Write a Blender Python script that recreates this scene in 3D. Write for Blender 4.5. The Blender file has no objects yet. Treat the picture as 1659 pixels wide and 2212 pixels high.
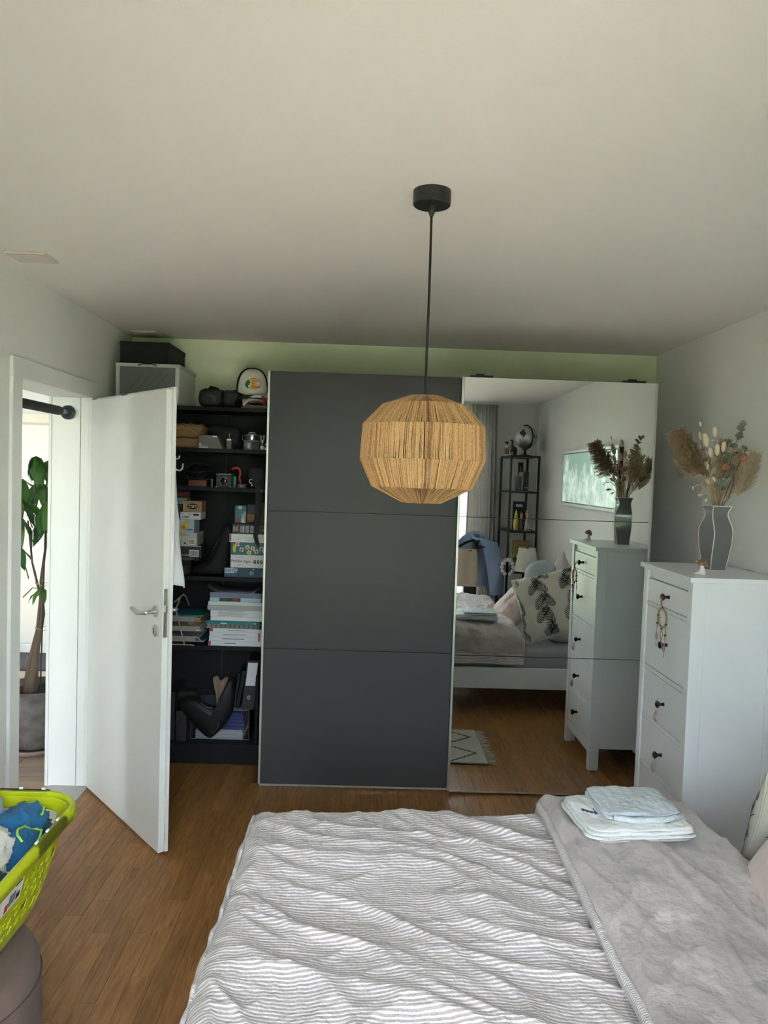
import bpy, bmesh, math, random
from math import sin, cos, pi, sqrt, radians as rad
from mathutils import Vector, Matrix, noise, Euler
random.seed(7)
scene = bpy.context.scene
COL = scene.collection

# ---------------------------------------------------------------- camera
FPX, YAW, PITCH, ROLL = 1661.87, .0201, -.0475, .0329
CAM = Vector((0, 0, 1.6818))
YM = 4.0106                       # plane of the mirror door
_cy, _sy, _cp, _sp, _cr, _sr = cos(YAW), sin(YAW), cos(PITCH), sin(PITCH), cos(ROLL), sin(ROLL)
FWD = Vector((_sy*_cp, _cy*_cp, _sp)); _r0 = Vector((_cy, -_sy, 0)); _u0 = _r0.cross(FWD)
RGT = _cr*_r0 + _sr*_u0; UPV = -_sr*_r0 + _cr*_u0
cam_d = bpy.data.cameras.new('camera'); cam = bpy.data.objects.new('camera', cam_d); COL.objects.link(cam)
cam_d.sensor_fit = 'VERTICAL'; cam_d.sensor_height = 36; cam_d.lens = FPX/2212*36; cam_d.clip_start = .02
cam.matrix_world = Matrix(((RGT.x, UPV.x, -FWD.x, CAM.x), (RGT.y, UPV.y, -FWD.y, CAM.y), (RGT.z, UPV.z, -FWD.z, CAM.z), (0, 0, 0, 1)))
scene.camera = cam

# ---------------------------------------------------------------- light and exposure
scene.view_settings.view_transform = 'Standard'; scene.view_settings.look = 'None'
scene.view_settings.gamma = 1; scene.view_settings.use_curve_mapping = False
scene.view_settings.exposure = 2.06
cy_ = scene.cycles; cy_.use_light_tree = False; cy_.max_bounces = 6; cy_.diffuse_bounces = 4; cy_.glossy_bounces = 4; cy_.transmission_bounces = 4; cy_.transparent_max_bounces = 10
cy_.caustics_reflective = True; cy_.caustics_refractive = False; cy_.use_adaptive_sampling = True; cy_.adaptive_threshold = .2; cy_.sample_clamp_indirect = 6
world = bpy.data.worlds.new('sky'); scene.world = world; world.use_nodes = True
_n = world.node_tree.nodes; _bg = _n['Background']
_sky = _n.new('ShaderNodeTexSky'); _sky.sky_type = 'NISHITA'; _sky.sun_disc = False
_sky.sun_elevation = rad(52); _sky.sun_rotation = rad(80); _sky.dust_density = 3.0; _sky.air_density = 1.0
_mx = _n.new('ShaderNodeMixRGB'); _mx.inputs[0].default_value = .72; _mx.inputs[2].default_value = (6.2, 6.5, 7.1, 1)   # bright thin overcast
world.node_tree.links.new(_sky.outputs[0], _mx.inputs[1]); world.node_tree.links.new(_mx.outputs[0], _bg.inputs[0])
_bg.inputs[1].default_value = .66
sun_d = bpy.data.lights.new('sun', 'SUN'); sun_d.energy = 4.6; sun_d.angle = rad(3); sun_d.color = (1, .95, .86)
sun = bpy.data.objects.new('sun', sun_d); COL.objects.link(sun)
sun.rotation_euler = Vector((-.62, -.05, -.78)).to_track_quat('-Z', 'Y').to_euler()
def portal(name, loc, rot, sx, sy):
    d = bpy.data.lights.new(name, 'AREA'); d.shape = 'RECTANGLE'; d.size = sx; d.size_y = sy; d.cycles.is_portal = True
    o = bpy.data.objects.new(name, d); COL.objects.link(o); o.location = loc; o.rotation_euler = rot
portal('window_portal', (.2, -.27, 1.22), (-pi/2, 0, 0), 2.0, 2.3)
portal('hall_window_portal', (-2.6, -.27, 1.22), (-pi/2, 0, 0), 1.5, 2.3)
portal('side_window_portal', (-3.78, 1.15, 1.22), (0, -pi/2, 0), 2.3, 1.9)
portal('added_window_portal', (-3.78, 6.35, 1.22), (0, -pi/2, 0), 2.3, .8)

# ---------------------------------------------------------------- helpers
def px(u, v, y):
    "photo pixel at depth y -> (x, z)"
    d = FWD + RGT*((u-829.5)/FPX) - UPV*((v-1106)/FPX); t = y/d.y
    return d.x*t, CAM.z + d.z*t
def mx(u, v, y):
    "photo pixel seen in the mirror, thing standing at y -> (x, z)"
    return px(u, v, 2*YM - y)

class MB:
    def __init__(s): s.v = []; s.f = []; s.m = []
    def add(s, vs, fs, mi=0):
        o = len(s.v); s.v += [tuple(p) for p in vs]; s.f += [tuple(i+o for i in f) for f in fs]; s.m += [mi]*len(fs); return s
    def box(s, x0, x1, y0, y1, z0, z1, M=None, mi=0):
        vs = [Vector(p) for p in ((x0,y0,z0),(x1,y0,z0),(x1,y1,z0),(x0,y1,z0),(x0,y0,z1),(x1,y0,z1),(x1,y1,z1),(x0,y1,z1))]
        if M: vs = [M @ p for p in vs]
        return s.add(vs, ((0,3,2,1),(4,5,6,7),(0,1,5,4),(1,2,6,5),(2,3,7,6),(3,0,4,7)), mi)
    def loft(s, rings, caps=True, closed=True, loop=False, mi=0):
        n = len(rings[0]); vs = [p for r in rings for p in r]; fs = []
        R = len(rings)
        for i in range(R if loop else R-1):
            j = (i+1) % R
            for k in range(n if closed else n-1):
                l = (k+1) % n; fs.append((i*n+k, i*n+l, j*n+l, j*n+k))
        if caps and not loop: fs += [tuple(range(n-1, -1, -1)), tuple((R-1)*n+k for k in range(n))]
        return s.add(vs, fs, mi)
    def lathe(s, prof, c=(0,0,0), n=24, caps=True, sx=1, sy=1, mi=0):
        return s.loft([[(c[0]+r*cos(2*pi*k/n)*sx, c[1]+r*sin(2*pi*k/n)*sy, c[2]+z) for k in range(n)] for r, z in prof], caps, mi=mi)
    def tube(s, pts, r, n=8, caps=True, loop=False, mi=0):
        pts = [Vector(p) for p in pts]; rs = r if hasattr(r, '__len__') else [r]*len(pts); rings = []; N = len(pts); u = None
        for i, p in enumerate(pts):
            a = pts[(i-1) % N] if (loop or i) else p; b = pts[(i+1) % N] if (loop or i < N-1) else p
            t = (b-a).normalized() if (b-a).length > 1e-9 else Vector((0,0,1))
            if u is None: u = t.orthogonal().normalized()
            u = u - t*u.dot(t); u = u.normalized() if u.length > 1e-6 else t.orthogonal().normalized()
            w = t.cross(u); rings.append([p + (u*cos(2*pi*k/n) + w*sin(2*pi*k/n))*rs[i] for k in range(n)])
        return s.loft(rings, caps, loop=loop, mi=mi)
    def ball(s, c, r, nu=16, nv=10, M=None, mi=0, f=None):
        r = r if hasattr(r, '__len__') else (r, r, r); rings = []
        for j in range(1, nv):
            th = pi*j/nv; ring = []
            for k in range(nu):
                ph = 2*pi*k/nu; d = Vector((sin(th)*cos(ph), sin(th)*sin(ph), -cos(th))); q = f(d) if f else 1
                p = Vector((d.x*r[0]*q, d.y*r[1]*q, d.z*r[2]*q)); ring.append((M @ p if M else p) + Vector(c))
            rings.append(ring)
        def pole(sg):
            q = f(Vector((0,0,sg))) if f else 1; p = Vector((0,0,sg*r[2]*q)); return (M @ p if M else p) + Vector(c)
        vs = [p for g in rings for p in g] + [pole(-1), pole(1)]; R = len(rings); fs = []
        for i in range(R-1):
            for k in range(nu): l = (k+1) % nu; fs.append((i*nu+k, i*nu+l, (i+1)*nu+l, (i+1)*nu+k))
        a, b = len(vs)-2, len(vs)-1
        for k in range(nu): l = (k+1) % nu; fs.append((a, l, k)); fs.append((b, (R-1)*nu+k, (R-1)*nu+l))
        return s.add(vs, fs, mi)
    def grid(s, fn, nu, nv, mi=0, wrap=False):
        vs = [fn(i/nu, j/nv) for j in range(nv+1) for i in range(nu+1)]; w = nu+1
        return s.add(vs, [(j*w+i, j*w+i+1, (j+1)*w+i+1, (j+1)*w+i) for j in range(nv) for i in range(nu)], mi)
    def prism(s, poly, y0, y1, mi=0):
        "outline in (x, z), extruded from y0 to y1"
        n = len(poly); vs = [(x, y0, z) for x, z in poly] + [(x, y1, z) for x, z in poly]
        return s.add(vs, [tuple(range(n)), tuple(range(2*n-1, n-1, -1))] + [(k, k+n, (k+1) % n + n, (k+1) % n) for k in range(n)], mi)
    def xf(s, M): s.v = [tuple(M @ Vector(p)) for p in s.v]; return s
    def build(s, name, mat, parent=None, smooth=None, bevel=0, sub=0, seg=2, solid=0, kind=None, label=None):
        me = bpy.data.meshes.new(name); me.from_pydata(s.v, [], s.f)
        for m in (mat if isinstance(mat, (list, tuple)) else [mat]): me.materials.append(m)
        if any(s.m): me.polygons.foreach_set('material_index', s.m)
        bm = bmesh.new(); bm.from_mesh(me); bmesh.ops.recalc_face_normals(bm, faces=bm.faces); bm.to_mesh(me); bm.free()
        o = bpy.data.objects.new(name, me); COL.objects.link(o)
        if smooth is None: smooth = len(s.f) > 24
        if smooth or bevel: me.polygons.foreach_set('use_smooth', [True]*len(me.polygons))
        if smooth == 'auto':
            md = o.modifiers.new('e', 'EDGE_SPLIT'); md.split_angle = rad(38)
        if solid: md = o.modifiers.new('s', 'SOLIDIFY'); md.thickness = solid; md.offset = 0
        if bevel:
            md = o.modifiers.new('b', 'BEVEL'); md.width = bevel; md.segments = seg; md.limit_method = 'ANGLE'; md.angle_limit = rad(40); md.harden_normals = True
        if sub: md = o.modifiers.new('u', 'SUBSURF'); md.levels = md.render_levels = sub
        if parent: o.parent = parent
        if kind: o['kind'] = kind
        if label: o['label'] = label
        me.update(); return o

def tag(o, label=None, cat=None, group=None, kind=None):
    if label: o['label'] = label
    if cat: o['category'] = cat
    if group: o['group'] = group
    if kind: o['kind'] = kind
    return o
def thing(name, label, cat, loc=(0,0,0), group=None, rz=0, rot=None, kind=None):
    o = bpy.data.objects.new(name, None); COL.objects.link(o); o.location = loc; o.rotation_euler = rot or (0, 0, rz); o.empty_display_size = .05
    return tag(o, label, cat, group, kind)
def dup(root, loc, label=None, rot=None, scale=None, group=None):
    r = root.copy(); COL.objects.link(r); r.location = loc
    if rot: r.rotation_euler = rot
    if scale: r.scale = (scale,)*3
    tag(r, label, None, group)
    for ch in list(root.children):
        c = ch.copy(); COL.objects.link(c); c.parent = r
        for g in list(ch.children):
            d = g.copy(); COL.objects.link(d); d.parent = c
    return r
def N(x, y, z=0, s=1): return noise.noise(Vector((x*s, y*s, z*s)))

# ---------------------------------------------------------------- materials
MATS = {}
def mat(name, col, rough=.6, metal=0, bump=0, bscale=200, var=0, vscale=20, stretch=(1,1,1), spec=None, alpha=None, sheen=0, coat=0, trans=0, ior=None, vcol=None, objvar=0, coords='Object'):
    if name in MATS: return MATS[name]
    m = bpy.data.materials.new(name); m.use_nodes = True; t = m.node_tree; b = t.nodes['Principled BSDF']; L = t.links.new
    c = (*col, 1); b.inputs['Base Color'].default_value = c; b.inputs['Roughness'].default_value = rough; b.inputs['Metallic'].default_value = metal
    if spec is not None: b.inputs['Specular IOR Level'].default_value = spec
    if sheen: b.inputs['Sheen Weight'].default_value = sheen
    if coat: b.inputs['Coat Weight'].default_value = coat
    if trans: b.inputs['Transmission Weight'].default_value = trans
    if ior: b.inputs['IOR'].default_value = ior
    if bump or var or objvar:
        tc = t.nodes.new('ShaderNodeTexCoord'); mp = t.nodes.new('ShaderNodeMapping'); mp.inputs['Scale'].default_value = stretch; L(tc.outputs[coords], mp.inputs[0])
    if var or objvar:
        out = None
        if var:
            nz = t.nodes.new('ShaderNodeTexNoise'); nz.inputs['Scale'].default_value = vscale; nz.inputs['Detail'].default_value = 5; L(mp.outputs[0], nz.inputs[0])
            mr = t.nodes.new('ShaderNodeMapRange'); mr.inputs[1].default_value = .3; mr.inputs[2].default_value = .7; L(nz.outputs[0], mr.inputs[0])
            mix = t.nodes.new('ShaderNodeMixRGB'); L(mr.outputs[0], mix.inputs[0])
            c2 = vcol or tuple(max(0, x*(1-var)) for x in col); mix.inputs[1].default_value = (*c2, 1)
            mix.inputs[2].default_value = c if vcol else (*[min(1, x*(1+var*.5)) for x in col], 1); out = mix.outputs[0]
        if objvar:
            oi = t.nodes.new('ShaderNodeObjectInfo'); hs = t.nodes.new('ShaderNodeHueSaturation')
            mr2 = t.nodes.new('ShaderNodeMapRange'); mr2.inputs[3].default_value = 1-objvar; mr2.inputs[4].default_value = 1+objvar*.7; L(oi.outputs['Random'], mr2.inputs[0]); L(mr2.outputs[0], hs.inputs['Value'])
            if out: L(out, hs.inputs['Color'])
            else: hs.inputs['Color'].default_value = c
            out = hs.outputs[0]
        L(out, b.inputs['Base Color'])
    if bump:
        nb = t.nodes.new('ShaderNodeTexNoise'); nb.inputs['Scale'].default_value = bscale; nb.inputs['Detail'].default_value = 3; L(mp.outputs[0], nb.inputs[0])
        bp = t.nodes.new('ShaderNodeBump'); bp.inputs['Strength'].default_value = bump; bp.inputs['Distance'].default_value = .01; L(nb.outputs[0], bp.inputs['Height']); L(bp.outputs[0], b.inputs['Normal'])
    MATS[name] = m; return m
def clear_mat(name, tint=(1,1,1), f=.08, rough=.05):
    "thin clear sheet: see-through with a faint gloss"
    m = bpy.data.materials.new(name); m.use_nodes = True; t = m.node_tree; t.nodes.clear()
    o = t.nodes.new('ShaderNodeOutputMaterial'); tr = t.nodes.new('ShaderNodeBsdfTransparent'); tr.inputs[0].default_value = (*tint, 1)
    g = t.nodes.new('ShaderNodeBsdfGlossy'); g.inputs['Roughness'].default_value = rough; x = t.nodes.new('ShaderNodeMixShader')
    lw = t.nodes.new('ShaderNodeFresnel'); lw.inputs[0].default_value = 1.45; mt = t.nodes.new('ShaderNodeMath'); mt.operation = 'ADD'; mt.inputs[1].default_value = f-.04; t.links.new(lw.outputs[0], mt.inputs[0])
    t.links.new(mt.outputs[0], x.inputs[0]); t.links.new(tr.outputs[0], x.inputs[1]); t.links.new(g.outputs[0], x.inputs[2]); t.links.new(x.outputs[0], o.inputs[0]); return m

WALL = mat('white_plaster', (.83,.83,.81), .9, bump=.25, bscale=260)
CEIL = mat('ceiling_paint', (.82,.785,.75), .95, bump=.08, bscale=300)
TRIMW = mat('white_lacquer', (.80,.81,.79), .38)
FURNW = mat('white_stain', (.80,.825,.855), .42, bump=.03, bscale=120, stretch=(1,1,.1))
BLACK = mat('black_plastic', (.012,.013,.014), .45)
BLACKM = mat('black_metal', (.02,.021,.022), .42, metal=.3)
STEEL = mat('brushed_steel', (.62,.61,.59), .32, metal=1)
ALU = mat('satin_aluminium', (.58,.59,.57), .38, metal=.85)
CHROME = mat('chrome', (.8,.8,.8), .12, metal=1)
PAPER = mat('white_paper', (.80,.81,.82), .8)
CLEARP = clear_mat('clear_plastic', (.86,.88,.9), .10, .12)
GLASS = clear_mat('window_glass', (.97,.99,.97), .05, .0)

# ================================================================ setting
XL, XR, YB, ZC, YW = -1.45, 1.7205, 4.682, 2.46, .10
def parquet_mat():
    m = bpy.data.materials.new('oak_parquet'); m.use_nodes = True; t = m.node_tree; b = t.nodes['Principled BSDF']; L = t.links.new
    tc = t.nodes.new('ShaderNodeTexCoord'); oi = t.nodes.new('ShaderNodeObjectInfo')
    geo = t.nodes.new('ShaderNodeNewGeometry')
    mul = t.nodes.new('ShaderNodeVectorMath'); mul.operation = 'SCALE'; mul.inputs[3].default_value = 37; cb = t.nodes.new('ShaderNodeCombineXYZ'); L(oi.outputs['Random'], cb.inputs[0]); L(oi.outputs['Random'], cb.inputs[1]); L(cb.outputs[0], mul.inputs[0])
    ad = t.nodes.new('ShaderNodeVectorMath'); L(geo.outputs['Position'], ad.inputs[0]); L(mul.outputs[0], ad.inputs[1])
    mp = t.nodes.new('ShaderNodeMapping'); mp.inputs['Scale'].default_value = (28, 2.2, 1); L(ad.outputs[0], mp.inputs[0])
    n1 = t.nodes.new('ShaderNodeTexNoise'); n1.inputs['Scale'].default_value = 2.2; n1.inputs['Detail'].default_value = 6; n1.inputs['Distortion'].default_value = 1.4; L(mp.outputs[0], n1.inputs[0])
    cr = t.nodes.new('ShaderNodeValToRGB'); e = cr.color_ramp.elements; e[0].position = .28; e[0].color = (.215,.092,.026,1); e[1].position = .72; e[1].color = (.43,.215,.072,1); L(n1.outputs[0], cr.inputs[0])
    hs = t.nodes.new('ShaderNodeHueSaturation'); mr = t.nodes.new('ShaderNodeMapRange'); mr.inputs[3].default_value = .84; mr.inputs[4].default_value = 1.12; L(oi.outputs['Random'], mr.inputs[0]); L(mr.outputs[0], hs.inputs['Value']); L(cr.outputs[0], hs.inputs['Color'])
    L(hs.outputs[0], b.inputs['Base Color']); b.inputs['Roughness'].default_value = .40; b.inputs['Specular IOR Level'].default_value = .32
    bp = t.nodes.new('ShaderNodeBump'); bp.inputs['Strength'].default_value = .05; L(n1.outputs[0], bp.inputs['Height']); L(bp.outputs[0], b.inputs['Normal']); return m
OAK = parquet_mat()
floor = MB().box(XL-.02, XR+.02, YW-.4, YB+.02, -.12, -.012).build('floor', mat('screed', (.05,.03,.02), .9)); tag(floor, 'oak strip parquet floor of the bedroom', kind='structure')
def strip_mesh(w, l):
    bm = bmesh.new(); bmesh.ops.create_cube(bm, size=1); bmesh.ops.scale(bm, verts=bm.verts, vec=(w, l, .012))
    bmesh.ops.bevel(bm, geom=[e for e in bm.edges if all(v.co.z > 0 for v in e.verts)], offset=.0007, segments=1, affect='EDGES')
    me = bpy.data.meshes.new('plank'); bm.to_mesh(me); bm.free(); me.materials.append(OAK); return me
SW = .0715; LENS = (.34, .46, .58); SM = {l: strip_mesh(SW-.0006, l-.0006) for l in LENS}
rest = MB(); x = XL + SW/2; k = 0
while x < XR:
    y = YB - random.choice((0, .12, .25, .36))
    first = YB - y
    if first > .02: rest.box(x-SW/2+.0003, x+SW/2-.0003, y, YB, -.012, 0)
    while y > YW-.35:
        l = random.choice(LENS); yc = y - l/2
        if y > 2.42 and y-l > 1.2 and not (x < -1.40 and y < 1.5):
            o = bpy.data.objects.new('plank', SM[l]); COL.objects.link(o); o.location = (x, yc, -.006); o.parent = floor; k += 1
        else: rest.box(x-SW/2+.0003, x+SW/2-.0003, y-l+.0003, y-.0003, -.012, 0)
        y -= l
    x += SW
rest.build('plank_field', OAK, floor, smooth=False, kind='stuff')
print('planks', k)

ceiling = MB().box(XL-2.3, XR+.3, -.3, 7.2, ZC, ZC+.3).build('ceiling', CEIL); tag(ceiling, 'plain white ceiling of the bedroom', kind='structure')
tag(MB().box(XL, XR+.3, YB, YB+.2, -.12, ZC).build('wall_back', mat('lawn_light_plaster', (.85,.875,.70), .9, bump=.25, bscale=260)), 'white wall behind the wardrobe', kind='structure')  # green cast of the lawn light is put into this wall's colour
tag(MB().box(XR, XR+.3, -.3, YB, -.12, ZC).build('wall_right', WALL), 'white right wall behind the chest of drawers', kind='structure')
# left wall with door opening y 3.21..3.99, z 0..2.03
DY0, DY1, DZ, XO = 3.205, 3.992, 2.03, -1.632
wl = MB().box(XO, XL, -.3, DY0-.012, -.12, ZC).box(XO, XL, DY1+.012, 7.0, -.12, ZC).box(XO, XL, DY0-.012, DY1+.012, DZ+.012, ZC)
tag(wl.build('wall_left', WALL), 'white left wall with the open doorway', kind='structure')
# window wall behind the camera: opening x -.8..1.2, z .07..2.37
wf = MB().box(XO, -.8, YW-.38, YW, -.12, ZC).box(1.2, XR, YW-.38, YW, -.12, ZC).box(-.8, 1.2, YW-.38, YW, 2.37, ZC).box(-.8, 1.2, YW-.38, YW, -.12, .05)
tag(wf.build('wall_window', WALL), 'white wall with the wide garden window', kind='structure')
win = thing('window_1', 'wide white framed garden window', None, (.2, -.2, .05), kind='structure')
MB().box(-1.0, 1.0, -.03, .03, 0, .07).box(-1.0, 1.0, -.03, .03, 2.25, 2.32).box(-1.0, -.93, -.03, .03, .07, 2.25).box(.93, 1.0, -.03, .03, .07, 2.25).box(-.035, .035, -.03, .03, .07, 2.25).build('window_frame', TRIMW, win, bevel=.004)
MB().box(-.93, -.035, -.006, .006, .07, 2.25).build('pane', GLASS, win, smooth=False); MB().box(.035, .93, -.006, .006, .07, 2.25).build('pane', GLASS, win, smooth=False)
# hall beyond the door
HX = -3.6
tag(MB().box(HX-.2, HX, -.3, .2, -.12, ZC).box(HX-.2, HX, 2.1, 5.95, -.12, ZC).box(HX-.2, HX, 6.75, 7.0, -.12, ZC).box(HX-.2, HX, 5.95, 6.75, 2.37, ZC).box(HX-.2, HX, 5.95, 6.75, -.12, .05).box(HX-.2, HX, .2, 2.1, 2.37, ZC).box(HX-.2, HX, .2, 2.1, -.12, .05).build('wall_hall_left', WALL), 'white left wall of the hall', kind='structure')
tag(MB().box(HX, XO, 6.86, 7.06, -.12, ZC).build('wall_hall_end', WALL), 'white end wall of the hall beyond the doorway', kind='structure')
hf = MB().box(HX, -3.35, YW-.38, YW, -.12, ZC).box(-1.85, XO, YW-.38, YW, -.12, ZC).box(-3.35, -1.85, YW-.38, YW, 2.37, ZC).box(-3.35, -1.85, YW-.38, YW, -.12, .05)
tag(hf.build('wall_hall_window', WALL), 'white garden wall at the front of the hall', kind='structure')
w2 = thing('window_2', 'garden window at the front of the hall', None, (-2.6, -.2, .05), kind='structure')
MB().box(-.75, .75, -.03, .03, 0, .07).box(-.75, .75, -.03, .03, 2.25, 2.32).box(-.75, -.68, -.03, .03, .07, 2.25).box(.68, .75, -.03, .03, .07, 2.25).build('window_frame', TRIMW, w2, bevel=.004)
MB().box(-.68, .68, -.006, .006, .07, 2.25).build('pane', GLASS, w2, smooth=False)
w3 = thing('window_3', 'side window of the hall', None, (-3.7, 1.15, .05), kind='structure')
MB().box(-.03, .03, -.95, .95, 0, .07).box(-.03, .03, -.95, .95, 2.25, 2.32).box(-.03, .03, -.95, -.88, .07, 2.25).box(-.03, .03, .88, .95, .07, 2.25).build('window_frame', TRIMW, w3, bevel=.004)
MB().box(-.006, .006, -.88, .88, .07, 2.25).build('pane', GLASS, w3, smooth=False)
w4 = thing('added_hall_window', 'added side window brightening the far end of the hall', None, (-3.7, 6.35, .05), kind='structure')  # unseen window, added to brighten the end wall and floor of the hall
MB().box(-.03, .03, -.4, .4, 0, .07).box(-.03, .03, -.4, .4, 2.25, 2.32).box(-.03, .03, -.4, -.33, .07, 2.25).box(-.03, .03, .33, .4, .07, 2.25).build('window_frame', TRIMW, w4, bevel=.004)
MB().box(-.006, .006, -.33, .33, .07, 2.25).build('pane', GLASS, w4, smooth=False)
hfl = MB().box(HX, XO+.01, -.3, 6.9, -.12, -.011).build('floor_hall', mat('tile_grout', (.12,.11,.10), .9)); tag(hfl, 'wood look tile floor of the hall', kind='structure')
TILE = mat('wood_tile', (.50,.36,.255), .4, var=.35, vscale=2.2, stretch=(1.2,9,1), vcol=(.30,.255,.21), objvar=.18, coords='Object')
tm = None
ys = [4.104+.305*i for i in range(-3, 9)]
def tile_obj(x0, x1, y0, y1):
    MB().box(x0+.002, x1-.002, y0+.002, y1-.002, -.011, 0).build('tile', TILE, hfl, bevel=.0015, seg=1)
for i, y0 in enumerate(ys):
    off = (i % 3)*.3; x0 = XO+.012
    tile_obj(x0-.3-off*.5, x0, y0, y0+.305); xx = x0-.3-off*.5
    for j in range(2): tile_obj(max(HX, xx-.9), xx, y0, y0+.305); xx -= .9
# threshold under the door leaf
tag(MB().box(XO+.012, XL+.03, DY0, DY1, -.012, .004).build('trim_2', mat('threshold_metal', (.42,.42,.40), .45, metal=.4)), 'grey threshold strip in the doorway', kind='structure')
# door frame: trim_1 > casing, jamb_lining
tr = thing('trim_1', 'white door frame around the open doorway', None, (XL, 3.6, 0), kind='structure')
y0, y1 = DY0-3.6, DY1-3.6
MB().box(0, .016, y0-.085, y0, 0, DZ).build('casing', TRIMW, tr, bevel=.002)
MB().box(0, .016, y1+.003, y1+.095, 0, DZ).build('casing', TRIMW, tr, bevel=.002)
MB().box(0, .016, y0-.085, y1+.095, DZ, DZ+.082).build('casing', TRIMW, tr, bevel=.002)
MB().box(XO-XL-.004, .0, y0-.011, y0, 0, DZ).build('jamb_lining', TRIMW, tr, bevel=.002)
MB().box(XO-XL-.004, -.042, y1, y1+.011, 0, DZ).build('jamb_lining', TRIMW, tr, bevel=.002)
MB().box(-.040, .0, y1+.004, y1+.011, 0, DZ).build('jamb_rebate', TRIMW, tr, bevel=.001)
MB().box(XO-XL-.004, .0, y0, y1, DZ, DZ+.011).build('jamb_lining', TRIMW, tr, bevel=.002)
MB().box(XO-XL-.02, XO-XL-.004, y0-.07, y0+.004, 0, DZ+.07).box(XO-XL-.02, XO-XL-.004, y1-.004, y1+.07, 0, DZ+.07).box(XO-XL-.02, XO-XL-.004, y0, y1, DZ, DZ+.07).build('hall_casing', TRIMW, tr, bevel=.002)
# the open door leaf, hinged at the far jamb
d1 = thing('door_1', 'white flush interior door standing open', None, (-1.428, 3.972, 0), rz=math.atan2(3.28-3.972, -.862+1.428), kind='structure')
DW = .897; ZT = 2.028
# leaf local: x along leaf, y: + side faces the wardrobe; visible face is -y ... rebated edge
MB().box(.0, DW-.013, .0, .026, .008, ZT-.012).build('leaf', TRIMW, d1, bevel=.002)
MB().box(-.0, DW, .0262, .041, .012, ZT).build('leaf_overlap', TRIMW, d1, bevel=.002)
lk = MB().box(DW-.0128, DW-.0115, .004, .022, .955, 1.165).build('lock_plate', STEEL, d1, bevel=.0005)
MB().box(DW-.0118, DW-.001, .007, .019, 1.065, 1.095).build('latch', STEEL, lk, bevel=.002)
def lever(side):
    y = -.001 if side < 0 else .042; s = side
    h = MB().lathe([(.026,0),(.026,.006),(.023,.009),(.010,.0095),(.0095,.03)], n=24).xf(Matrix.Translation((DW-.075, y, 1.06)) @ Matrix.Rotation(pi/2 if s < 0 else -pi/2, 4, 'X')).build('handle_rosette', STEEL, d1, smooth='auto')
    MB().tube([(DW-.075, y+s*.03, 1.06), (DW-.075, y+s*.048, 1.059), (DW-.078, y+s*.052, 1.058), (DW-.145, y+s*.052, 1.046), (DW-.15, y+s*.052, 1.045), (DW-.215, y+s*.052, 1.057)], .0095, 14).build('lever', STEEL, h)
    k = MB().lathe([(.026,0),(.026,.006),(.022,.009)], n=24).xf(Matrix.Translation((DW-.075, y, .976)) @ Matrix.Rotation(pi/2 if s < 0 else -pi/2, 4, 'X')).build('keyhole_rosette', STEEL, d1, smooth='auto')
    MB().box(DW-.078, DW-.072, y+s*.0092, y+s*.0097, .962, .988).build('keyhole', BLACK, k, smooth=False)
lever(-1); lever(1)
for z in (.25, 1.75): MB().tube([(-.006, .034, z), (-.006, .034, z+.09)], .008, 12).build('hinge', STEEL, d1)
MB().box(.36, .40, .012, .0262, ZT-.012, ZT-.005).build('closer_clip', mat('grey_plastic', (.16,.15,.15), .5), d1, smooth=False)
# ceiling plates
for nm, (xx, yy, w, l), lb in (('ceiling_vent', (-1.295, 2.96, .15, .13), 'pale square ceiling vent plate nearest the camera'), ('ceiling_vent', (-1.315, 4.52, .145, .145), 'small square ceiling vent plate in the corner over the black box')):
    t = thing(nm, lb, 'vent', (xx, yy, ZC), group='ceiling vent plates')
    MB().box(-w/2, w/2, -l/2, l/2, -.008, 0).build('vent_plate', mat('vent_white', (.70,.63,.58), .6), t, bevel=.003)
    MB().box(-w/2+.012, w/2-.012, -l/2+.012, l/2-.012, -.0105, -.0085).build('vent_cover', mat('vent_white', (.70,.63,.58), .6), t, bevel=.001)
# cream cupboard high on the hall end wall
a, zt = px(60, 893, 6.8); _, zb = px(60, 912, 6.8)
t = MB().box(HX, XO, 6.82, 6.86, zb, zt).build('trim_3', mat('cream_paint', (.80,.74,.60), .7)); tag(t, 'cream lintel strip on the end wall of the hall', kind='structure')
tag(MB().box(HX, XO, 6.845, 6.86, .09, zb-.02).build('trim_4', mat('cream_panel', (.82,.77,.68), .75)), 'smooth cream panel on the end wall of the hall', kind='structure')
tag(MB().box(HX, XO, 6.84, 6.86, 0, .085).build('baseboard_hall', TRIMW, bevel=.002), 'white baseboard on the end wall of the hall', kind='structure')
# garden
LAWN = mat('lawn_grass', (.19,.30,.075), .9, var=.35, vscale=3)
tag(MB().box(-40, 40, -45, -.5, -.4, -.25).build('ground_lawn', LAWN), 'sunlit green lawn outside the window', kind='structure')
tag(MB().box(-12, 12, -4.6, -.45, -.25, -.12).box(-9, -3.85, -.45, 9, -.25, -.12).build('ground_added_terrace', mat('terrace_bounce', (.64,.515,.455), .85, var=.15, vscale=2)), 'pale terrace added outside the window to bounce warm light', kind='structure')  # unseen terrace, added so its bounce warms the ceiling
HEDGE = mat('hedge_leaves', (.07,.16,.03), .8, bump=.8, bscale=8, var=.5, vscale=6)
h = MB()
h.grid(lambda u, v: (-26+52*u, -14-.6*N(u*40, v*3, 1)-1.2*sin(pi*v), -.3+2.6*v+.35*N(u*60, v*4, 5)), 120, 12)
tag(h.build('ground_hedge', HEDGE, solid=.5), 'tall green garden hedge beyond the lawn', kind='structure')

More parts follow.
